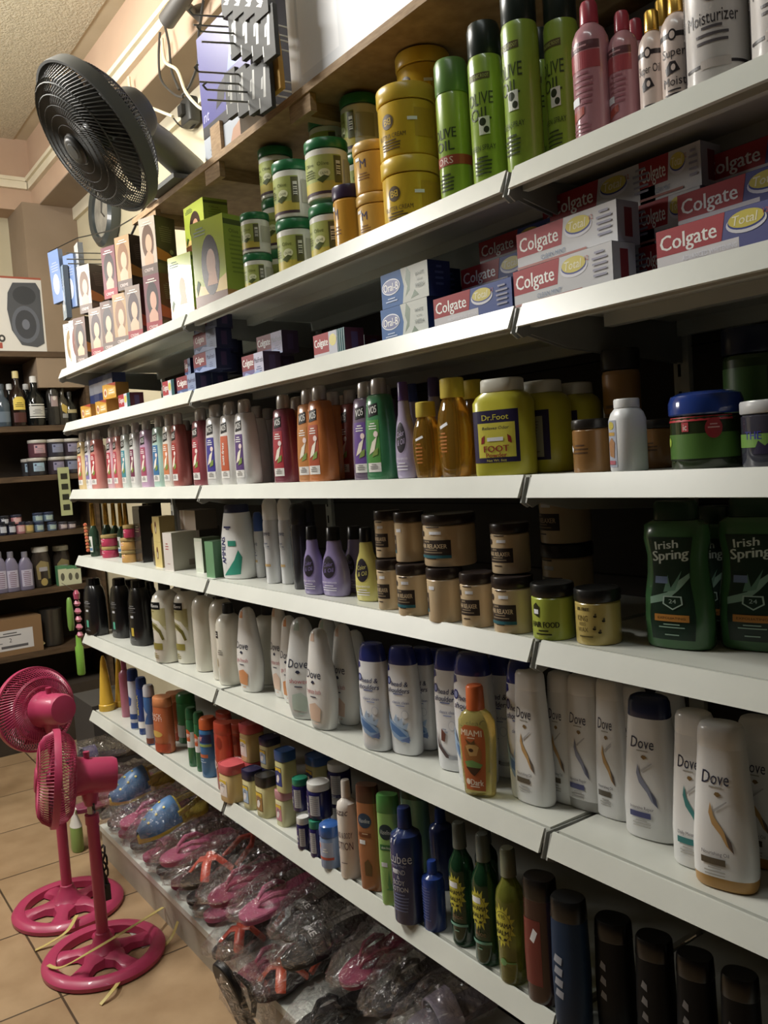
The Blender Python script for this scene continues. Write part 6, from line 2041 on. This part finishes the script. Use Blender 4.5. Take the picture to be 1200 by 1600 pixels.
for i, (px, k) in enumerate(((5, 0), (19, 0), (33, 1), (46, 2), (62, 3), (82, 3), (99, 4), (112, 4))):
    far(SMJ[k], px, 15, 815, 3, f'small balm jar on the fourth far shelf, {ordn(i)} in the front row', group='small balm jars')
for i, (px, k) in enumerate(((7, 0), (26, 1), (60, 3), (76, 3))):
    z = FZ[3]+.056
    X = FX-.055
    d1, d2 = at(px, 0, 0, X), at(px, 1600, 0, X)
    Y = d1.y+(d2.y-d1.y)*(z-d1.z)/(d2.z-d1.z)
    K = SMJ[k]
    place(K, X-.0, Y, z-.0, f'small balm jar stacked on the front row of the fourth far shelf, {ordn(i)}', rot=PI/2, sx=.95, sz=1.15, group='small balm jars stacked')
# strip of sample sachets hanging from the shelf
mb = MB()
gy, dk_ = M('a8b07a', .4), M('23261c')
mb.box((0, 0, 0), (.004, .062, .27), gy)
for k in range(4):
    mb.box((.004, .014, .03+k*.058), (.0055, .05, .062+k*.058), dk_)
o = link(mb.obj('sachet_strip'))
Pq = at(96, 806, 0, FX+.012)
o.location = Pq
tag(o, 'pale green strip of dark sachets hanging at the right of the far shelves', 'sachets')
AL = bottle('rubbing_alcohol_bottle', 'bottle', [('bottle_body', M('8a84a4', .2, trans=.3), 2.3, rbot(0, .036, .024, .005)+[(.12, .036, .024), (.15, .022, .018), (.16, .013, .013)]), ('cap', M('7a7888', .4), 2, [(.16, .015, .015), (.185, .015, .015), (.187, .012, .012)])],
            [(0, 'label', [('r', -.026, .026, .02, .10, M('b0acc4')), ('l', 0, .088, .04, 8, .009, M('7a5a70'))])])
for i, px in enumerate((3, 21, 43)):
    far(AL, px, 22, 862, 4, f'lilac tinted bottle on the fifth far shelf, {ordn(i)} of three', group='lilac bottles')
CJ = bottle('clear_storage_jar', 'jar', [('jar_body', M('4a4038', .08, trans=.4), 2.4, rbot(0, .045, .045, .006)+[(.10, .045, .045), (.13, .036, .036)]), ('lid', M('c8c6bc', .4), 2, [(.13, .038, .038), (.131, .04, .04), (.148, .04, .04), (.15, .037, .037)])],
            [(0, 'label', [('p', [(-.03, .03), (-.034, .08), (-.01, .10), (.03, .09), (.034, .03), (.02, .03), (.02, .06), (-.015, .06), (-.015, .03)], M('8a7a4c')), ('r', -.02, .02, .06, .075, M('9a98a0')), ('e', 0, .02, .016, .014, M('a8904c'))])])
far(CJ, 67, 28, 854, 4, 'storage jar with white lid and yellowish contents, left one on the fifth far shelf', dx=-.10)
far(CJ, 99, 26, 852, 4, 'storage jar with white lid, right one behind the small green-topped boxes', dx=-.15)
GT = carton('soap_box', 'box', .04, .05, .08, M('4a8a5a', .4), {'front': [('r', -.02, .02, 0, .068, M('c4c8a4', .4)), ('e', 0, .035, .009, .016, M('5a5a4a'))]})
for i, px in enumerate((97, 109, 119)):
    far(GT, px, 13, 884, 4, f'small cream box with green top, {ordn(i)} of three on the fifth far shelf', dx=-.04, group='green-topped boxes')
CB = carton('cardboard_box', 'box', .34, .24, .2, M('7a5a38', .7), {'front': [('r', -.17, .17, 0, .2, M('85633e', .7)), ('r', -.10, .12, .03, .14, M('c8c8cc', .5)), ('l', -.0, .12, .12, 2, .014, M('4a4a50')), ('t', '2', .0, .085, .022, .02, M('3a3a40')), ('l', -.06, .07, .06, 1, .01, M('5a5a60')), ('r', -.05, .09, .042, .056, M('5a5a60'))]})
Yc = at(14, 1000, 0, FX-.02).y
place(CB, FX-.13, Yc-.0, FZ[5]+.001, 'brown cardboard box with white shipping label on the far shelf', rot=PI/2+.05)
PT_ = bottle('metal_pot', 'pot', [('pot_body', M('5a5854', .3, .7), 2, rbot(0, .06, .06, .01)+[(.13, .062, .062), (.135, .066, .066), (.136, .06, .06)])], [])
far(PT_, 82, 38, 950, 5, 'dim metal pot on the far shelf beside the cardboard box', dx=-.12)
mb = MB()
mb.loft([(0, .03, .02), (.03, .035, .022), (.06, .02, .016), (.075, .024, .02), (.10, .02, .018), (.11, .008, .008)], M('b0a06a', .5), 2)
mb.tube([(.02, 0, .04), (.045, -.01, .02)], [.012, .009], M('b0a06a', .5), 8)
mb.tube([(-.02, 0, .04), (-.045, -.01, .025)], [.012, .009], M('3a3830', .5), 8)
o = link(mb.obj('small_figurine'))
o.location = at(54, 1008, 0, FX-.04)
o.location.z = FZ[5]+.02
o.rotation_euler = (0, .25, 1.6)
tag(o, 'small yellowish figurine lying between the cardboard box and the pot', 'figurine')
# bright trinkets hanging at the shelf end
mb = MB()
pk = M('c06a84', .2, coat=.6)
for k in range(5):
    mb.loft([(k*.035-.012, .008, .008), (k*.035, .022+.006*(k % 2), .014), (k*.035+.014, .008, .008)], pk, 2, 14)
mb.loft([(.16, .02, .012), (.185, .024, .014), (.2, .008, .006)], M('a83a5a', .15, coat=.8), 2, 14)
mb.tube([(0, 0, .19), (.01, -.06, .24)], .0012, m_wire, 5)
o = link(mb.obj('hanging_toy'))
o.location = at(125, 992, 1, .12)
tag(o, 'pink toy packet hanging at the far left end below the black bottles shelf', 'toy')
mb = MB()
mb.loft([(0, .01, .01), (.02, .02, .014), (.09, .024, .014), (.14, .014, .01), (.15, .006, .006)], M('6a9a3a', .3), 2, 16)
o = link(mb.obj('hanging_toy'))
o.location = at(112, 985, 0, -.6)
tag(o, 'green leaf-shaped toy hanging left of the pink one', 'toy')
mb = MB()
mb.loft([(0, .016, .016), (.006, .02, .02), (.14, .02, .02), (.15, .014, .014), (.2, .012, .012)], M('7ab83a', .3), 2, 18)
o = link(mb.obj('green_tube'))
o.location = at(127, 1048, 1, .25)
o.location.z -= .02
tag(o, 'lime green tube at the far left end between two shelves', 'tube')
# beads on a cord
mb = MB()
for k in range(9):
    c = at(133+k*.6, 820+k*5.0, 1, .2)
    mb.loft([(c.z-.008, .001, .001), (c.z-.004, .008, .008), (c.z+.004, .008, .008), (c.z+.008, .001, .001)], M('d8905a' if k % 2 else 'd86a4a', .3), 2, 10, cx=c.x, cy=c.y)
tag(link(mb.obj('bead_string')), 'string of orange beads hanging at the far left end of the fourth shelf', 'beads')

# things stacked on the floor in the dark under the far shelves
for k, (px, py, w, h, c, lb) in enumerate(((30, 1190, .5, .34, '3a2c22', 'dark brown crate on the floor under the far shelving'), (135, 1120, .28, .5, '3c3834', 'dark grey covered bundle standing on the floor at the far end of the shelving'))):
    K = carton('floor_crate' if k == 0 else 'covered_bundle', 'crate' if k == 0 else 'bundle', w, .3, h, M(c, .8), {'front': [('l', 0, h*.7, w*.6, 3, .05, M('4a3c30'))]})
    p = at(px, py, 0, FX+.25)
    place(K, -.98 if k == 0 else -.5, -.55 if k == 0 else .25, .001, lb, rot=PI/2)

# ================================================================== footwear heap on the base deck
def clog(body, liner, dots=None):
    K = Kind('wrapped_clog', 'shoe', .1, .25, .09, False)
    bm_, lm = M(body, .4), M(liner, .4)
    mb = MB()
    rs = []
    for i in range(15):
        q = i/14
        y = -.125+.25*q
        w = .05*(math.sin(min(1, q*3.2)*PI/2)**.6)*(1-.22*math.exp(-((q-.6)/.16)**2))*(1 if q < .85 else math.cos((q-.85)/.15*PI/2*.9)**.6)
        w = max(w, .004)
        rs.append([(w*math.copysign(abs(math.cos(a))**.6, math.cos(a)), y, .014+.014*math.copysign(abs(math.sin(a))**.6, math.sin(a))) for a in [2*PI*k/18 for k in range(18)]])
    mb.rings(rs, lm)
    K.part(mb.obj('sole'))
    mb = MB()
    rs = []
    for i in range(12):
        q = i/11
        y = -.122+.135*q
        w = .049*(math.sin(min(1, (q+.04)*2.2)*PI/2)**.6)
        h = .022+.058*math.sin(min(1, q*1.1)*PI/2)
        rs.append([(w*math.cos(a), y+.0, .02+h*math.sin(a)) for a in [PI*k/16 for k in range(17)]])
    rs2 = [[(x*.93, y+.0015*(-1 if i == 11 else 1), .02+(z-.02)*.93) for x, y, z in r] for i, r in enumerate(rs)]
    mb.rings([r+list(reversed(r2)) for r, r2 in zip(rs, rs2)], bm_)
    up = K.part(mb.obj('upper'))
    mb = MB()
    for i in range(3):
        for j in (-1, 0, 1):
            a = PI/2+j*.55
            q = .25+i*.22
            w = .049*(math.sin(min(1, (q+.04)*2.2)*PI/2)**.6)
            h = .022+.058*math.sin(min(1, q*1.1)*PI/2)
            c = Vector((w*math.cos(a), -.122+.135*q, .02+h*math.sin(a)))
            nn = Vector((math.cos(a), -.3, math.sin(a))).normalized()
            mb.rings([[tuple(Vector(c)+frame(nn) @ Vector((r*math.cos(2*PI*k/10), r*math.sin(2*PI*k/10), z))) for k in range(10)] for r, z in ((.0042, -.002), (.0042, .0015), (.002, .0018))], lm if dots is None else M(dots))
    K.part(mb.obj('vent_holes'), up)
    mb = MB()
    mb.tube([(.046*math.cos(a), .005+.11*math.sin(a), .05+.012*math.sin(a)) for a in [PI*k/14 for k in range(15)]], .006, lm, 8, flat=1.6)
    mb.rings([[(.05*math.cos(a), .012+s, .02+.075*math.sin(a)) for a in [PI*k/14 for k in range(15)]]+[(.043*math.cos(a), .012+s, .02+.068*math.sin(a)) for a in [PI*(14-k)/14 for k in range(15)]] for s in (0, .008)], lm)
    K.part(mb.obj('heel_strap'))
    return K


def slipper(sole, strap, kind='flip', word=None):
    K = Kind('wrapped_slipper', 'shoe', .095, .25, .06, False)
    sm, tm = M(sole, .45), M(strap, .35, coat=.3)
    mb = MB()
    rs = []
    for z, o_ in ((0, -.003), (.003, 0), (.017, 0), (.02, -.003)):
        r = []
        for k in range(36):
            a = 2*PI*k/36
            y = .124*math.sin(a)
            w = (.046+.0*a) if False else .044-.009*math.exp(-((y-.02)/.05)**2)+.004*(y < 0)
            r.append(((w+o_)*math.copysign(abs(math.cos(a))**.75, math.cos(a)), (abs(.124+o_)*math.copysign(abs(math.sin(a))**.85, math.sin(a))), z))
        rs.append(r)
    mb.rings(rs, sm)
    K.part(mb.obj('sole'))
    mb = MB()
    if kind == 'flip':
        for s in (-1, 1):
            mb.tube([(0, -.07, .018), (s*.008, -.062, .036), (s*.024, -.03, .045), (s*.036, .01, .036), (s*.041, .035, .018)], [.004, .005, .008, .008, .006], tm, 8)
    elif kind == 'slide':
        for yy, wd in ((-.035, .05),):
            rs = []
            for q in range(9):
                y = yy-wd/2+wd*q/8+.0
                rs.append([(.050*math.cos(a), y, .012+(.045+.008*q/8)*math.sin(a)) for a in [PI*k/14 for k in range(15)]]+[(.046*math.cos(a), y, .012+(.041+.008*q/8)*math.sin(a)) for a in [PI*(14-k)/14 for k in range(15)]])
            mb.rings(rs, tm)
    else:   # crossed straps
        for s in (-1, 1):
            mb.tube([(-s*.044, -.075, .015), (-s*.02, -.05, .05), (s*.02, -.015, .055), (s*.044, .015, .015)], .014, tm, 8, flat=.4)
        mb.tube([(-.04, .03, .015), (-.034, .09, .05), (0, .118, .06), (.034, .09, .05), (.04, .03, .015)], .007, tm, 8, flat=1.3)
    st = K.part(mb.obj('strap'))
    if word:
        g = graphic([('t', word, 0, -.045, .016, .06, M('b8b8b8'), 0, 0, .04)], lambda u, v, o: (u, v, .012+math.sqrt(max(0, 1-(u/.05)**2))*(.051)+.002+o), .004)
        K.part(g.obj('printed_name', auto=0), st)
    return K


def bag_part(K, w=.064, l=.152, h=.052, seed=0):
    rnd = random.Random(seed)
    mb = MB()
    rs = []
    N, Mm = 22, 30
    ph = [rnd.uniform(0, 6.28) for _ in range(12)]
    for i in range(N+1):
        q = i/N
        y = -l+2*l*q
        e = max(.06, math.sin(PI*min(max(q, .02), .98)))**.45
        r = []
        for k in range(Mm):
            a = 2*PI*k/Mm
            wob = 1+.07*math.sin(3*a+ph[0]+q*9)+.06*math.sin(7*a+ph[1]-q*17)+.05*math.sin(11*a+ph[2]+q*31)+.04*math.sin(q*40+ph[3]+2*a)
            r.append((w*e*math.cos(a)*wob, y+.004*math.sin(5*a+ph[4]), h*.78+h*e*math.sin(a)*wob))
        rs.append(r)
    mb.rings(rs, FILM)
    K.part(mb.obj('plastic_bag', auto=0))


KX = {}


def shoe(key):
    if key not in KX:
        k = {'clog': lambda: clog('4f7fb4', 'd8c040'), 'pinkf': lambda: slipper('b04a70', 'c05a80'), 'pinks': lambda: slipper('a03a60', 'b84a70', 'slide'), 'red': lambda: slipper('221c1c', 'd84a34', 'cross'),
             'blk': lambda: slipper('1c1b1c', '232223', 'slide', 'NIKE'), 'blkf': lambda: slipper('1e1d1e', '2a2828'), 'lav': lambda: slipper('6a6470', 'a8a0b8', 'slide'), 'mag': lambda: slipper('8a2a4c', '9a3050'),
             'dk': lambda: slipper('2a2430', '4a4470', 'slide'), 'ora': lambda: slipper('3a2224', 'd8502c', 'cross')}[key]()
        bag_part(k, seed=len(KX)+3)
        KX[key] = k
    return KX[key]


heap = [  # px, py, Y, kind, rot z, tilt x, tilt y, label
    (150, 1175, .16, 'dk', .1, -.2, .1, 'dark purple wrapped slipper at the far end of the deck behind the front fan head'),
    (186, 1222, .10, 'pinkf', .15, .12, .1, 'pink wrapped slipper with price sticker beside the motor of the front fan'),
    (222, 1230, .10, 'clog', .2, .25, .4, 'blue clog with yellow lining, smaller one further back'),
    (238, 1262, .09, 'pinkf', .15, .1, .3, 'pink wrapped slipper lying between the two blue clogs'),
    (160, 1290, .06, 'pinks', .4, .0, .0, 'pink wrapped slipper right behind the pole of the front fan'),
    (266, 1286, .10, 'clog', .25, .3, -.1, 'large blue clog with yellow opening and dotted toe, nearest the fan'),
    (310, 1312, .10, 'pinkf', .1, .15, .1, 'pink wrapped slipper between the blue clog and the red-strapped sandal'),
    (340, 1345, .08, 'red', .1, .2, .0, 'black wrapped sandal with bright red crossed straps'),
    (395, 1372, .10, 'mag', .15, .2, .2, 'magenta wrapped slipper pointing up behind the red-strapped sandal'),
    (378, 1410, .05, 'red', .5, .1, .1, 'red-strapped wrapped sandal at the edge of the deck'),
    (440, 1390, .10, 'pinkf', .1, .3, .1, 'bright pink wrapped slipper leaning in the middle of the heap'),
    (425, 1450, .06, 'mag', .3, .1, -.1, 'magenta wrapped slipper below the bright pink one'),
    (495, 1405, .14, 'blk', .2, .35, .1, 'black wrapped slide with grey lettering, upper left of the black ones'),
    (530, 1470, .08, 'blk', -.1, .2, .0, 'black wrapped slide with grey lettering, lower middle of the heap'),
    (590, 1470, .12, 'mag', .2, .3, .1, 'dark red wrapped slipper among the black slides'),
    (600, 1530, .07, 'blk', .3, .2, .1, 'black wrapped slide right of the lower middle one'),
    (650, 1505, .15, 'blkf', .1, .3, .0, 'black wrapped thong slipper close under the shelf edge'),
    (722, 1552, .12, 'lav', -.5, .3, .0, 'lavender-white wrapped slide near the bottom right of the heap'),
    (430, 1530, .02, 'ora', .6, .0, .1, 'wrapped sandal with orange straps hanging at the deck edge'),
    (500, 1560, .03, 'blkf', .3, .1, .0, 'black wrapped thong slipper at the bottom edge of the photo'),
    (370, 1520, -.02, 'blkf', .9, -.5, .3, 'clear bag with dark slipper hanging over the deck edge towards the floor'),
    (680, 1590, .05, 'blk', .4, .1, .1, 'black wrapped slide lowest right in the photo'),
    (590, 1585, .03, 'dk', .2, .1, .1, 'dark wrapped slipper at the bottom right of the heap'),
]
tops_, edge_x = [], []
for i, (px, py, Y, k, rz, tx, ty, lb) in enumerate(heap):
    if Y >= .08:
        P = at(px, py, 2, .35)
        tops_.append([P.x, P.y, i])
tops_.sort()
for _ in range(60):
    for a_ in range(len(tops_)-1):
        d_ = tops_[a_+1][0]-tops_[a_][0]
        if d_ < .134:
            tops_[a_+1][0] += (.134-d_)/2
            tops_[a_][0] -= (.134-d_)/2
pos_ = {i: (x, min(max(y, .04), .14)) for x, y, i in tops_}
for i, (px, py, Y, k, rz, tx, ty, lb) in enumerate(heap):
    K = shoe(k)
    if i in pos_:
        x, y = pos_[i]
        place(K, x, y, .318+(.02 if k == 'clog' else 0), lb, rot=rz*.4, tilt=(tx*.5, ty*.4), group='wrapped footwear')
    elif i == 20:
        P = at(368, 1500, 1, -.1)
        place(K, P.x, -.115, .165, lb, rot=.15, tilt=(-1.25, 0), group='wrapped footwear')
    else:
        P = at(px, py, 1, Y)
        edge_x.append(P.x)
        place(K, P.x, .07, DECK+.012, lb, rot=rz*.3, tilt=(0, 0), group='wrapped footwear')
# lower layers that carry the heap
lo = ['dk', 'pinkf', 'blkf', 'pinks', 'blkf', 'mag', 'blk', 'pinkf', 'blkf', 'blk', 'mag', 'blkf', 'blk', 'blk', 'blkf', 'blk', 'mag', 'blk']
for i, k in enumerate(lo):
    X = .08+i*.130
    K = shoe(k)
    if all(abs(X-e) > .12 for e in edge_x):
        place(K, X, .135, DECK+.012, f'wrapped slipper of the bottom layer on the deck, {ordn(i)} of that layer', group='wrapped footwear of the bottom layer')
    if i < 17 and all(abs(X+.03-e) > .12 for e in edge_x):
        place(K, X+.03, .215, DECK+.106, f'wrapped slipper of the middle layer of the heap, {ordn(i)} of that layer', group='wrapped footwear of the middle layer')

# ================================================================== bits on the floor
ym = M('cbb562', .4)


def strap(pts, label, w=.006):
    mb = MB()
    V = [Vector(p) for p in pts]
    Q = []
    for i in range(len(V)-1):
        p0, p1, p2, p3 = V[max(i-1, 0)], V[i], V[i+1], V[min(i+2, len(V)-1)]
        for k in range(5):
            s = k/5
            Q.append(.5*((2*p1)+(-p0+p2)*s+(2*p0-5*p1+4*p2-p3)*s*s+(-p0+3*p1-3*p2+p3)*s**3))
    Q.append(V[-1])
    rs = []
    for i, q in enumerate(Q):
        d = (Q[min(i+1, len(Q)-1)]-Q[max(i-1, 0)]).normalized()
        s = d.cross(Vector((0, 0, 1))).normalized()*w
        rs.append([tuple(q-s), tuple(q+s), tuple(q+s+Vector((0, 0, .0012))), tuple(q-s+Vector((0, 0, .0012)))])
    mb.rings(rs, ym)
    tag(link(mb.obj('packing_strap')), label, 'strap', 'yellow packing straps')


g = lambda px, py, z: at(px, py, 2, z)
strap([g(75, 1508, .040), g(95, 1512, .045), g(140, 1488, .085), g(200, 1452, .085), g(255, 1418, .05)], 'long yellow packing strap lying across the base of the front fan')
strap([g(120, 1430, .045), g(105, 1455, .035), g(75, 1475, .012), g(55, 1485, .003)], 'short yellow packing strap beside the left of the front fan base')
strap([g(278, 1440, .06), g(268, 1465, .02), g(252, 1482, .003)], 'short yellow packing strap curling at the foot of the base deck')
strap([g(190, 1528, .004), g(178, 1545, .02), g(157, 1570, .002)], 'short yellow packing strap on the floor in front of the fans')
mb = MB()
for A_, B_ in (((200, 1455), (240, 1475)), ((170, 1490), (215, 1510))):
    p, q = g(A_[0], A_[1], .001), g(B_[0], B_[1], .001)
    mb.box((min(p.x, q.x), min(p.y, q.y), .0005), (max(p.x, q.x), max(p.y, q.y), .002), M('c4bfb6', .6))
tag(link(mb.obj('paper_sheet')), 'white paper scraps on the floor under the front fan base', 'paper')
mb = MB()
mb.loft([(0, .03, .022), (.01, .034, .024), (.10, .034, .022), (.15, .016, .008), (.17, .03, .004)], M('7fa04a', .3), 2.2)
mb.loft([(.1005, .0345, .0225), (.15, .0165, .0085), (.175, .031, .0045)], M('d8d8d0', .3), 2.2)
o = link(mb.obj('snack_bag'))
o.location = (.18, .03, .003)
o.location = at(122, 1328, 2, .001)
tag(o, 'green and white bag standing on the floor behind the fans', 'bag')

for K_ in list(bpy.data.objects):
    if K_.name not in COL.objects and K_.users == 0:
        pass
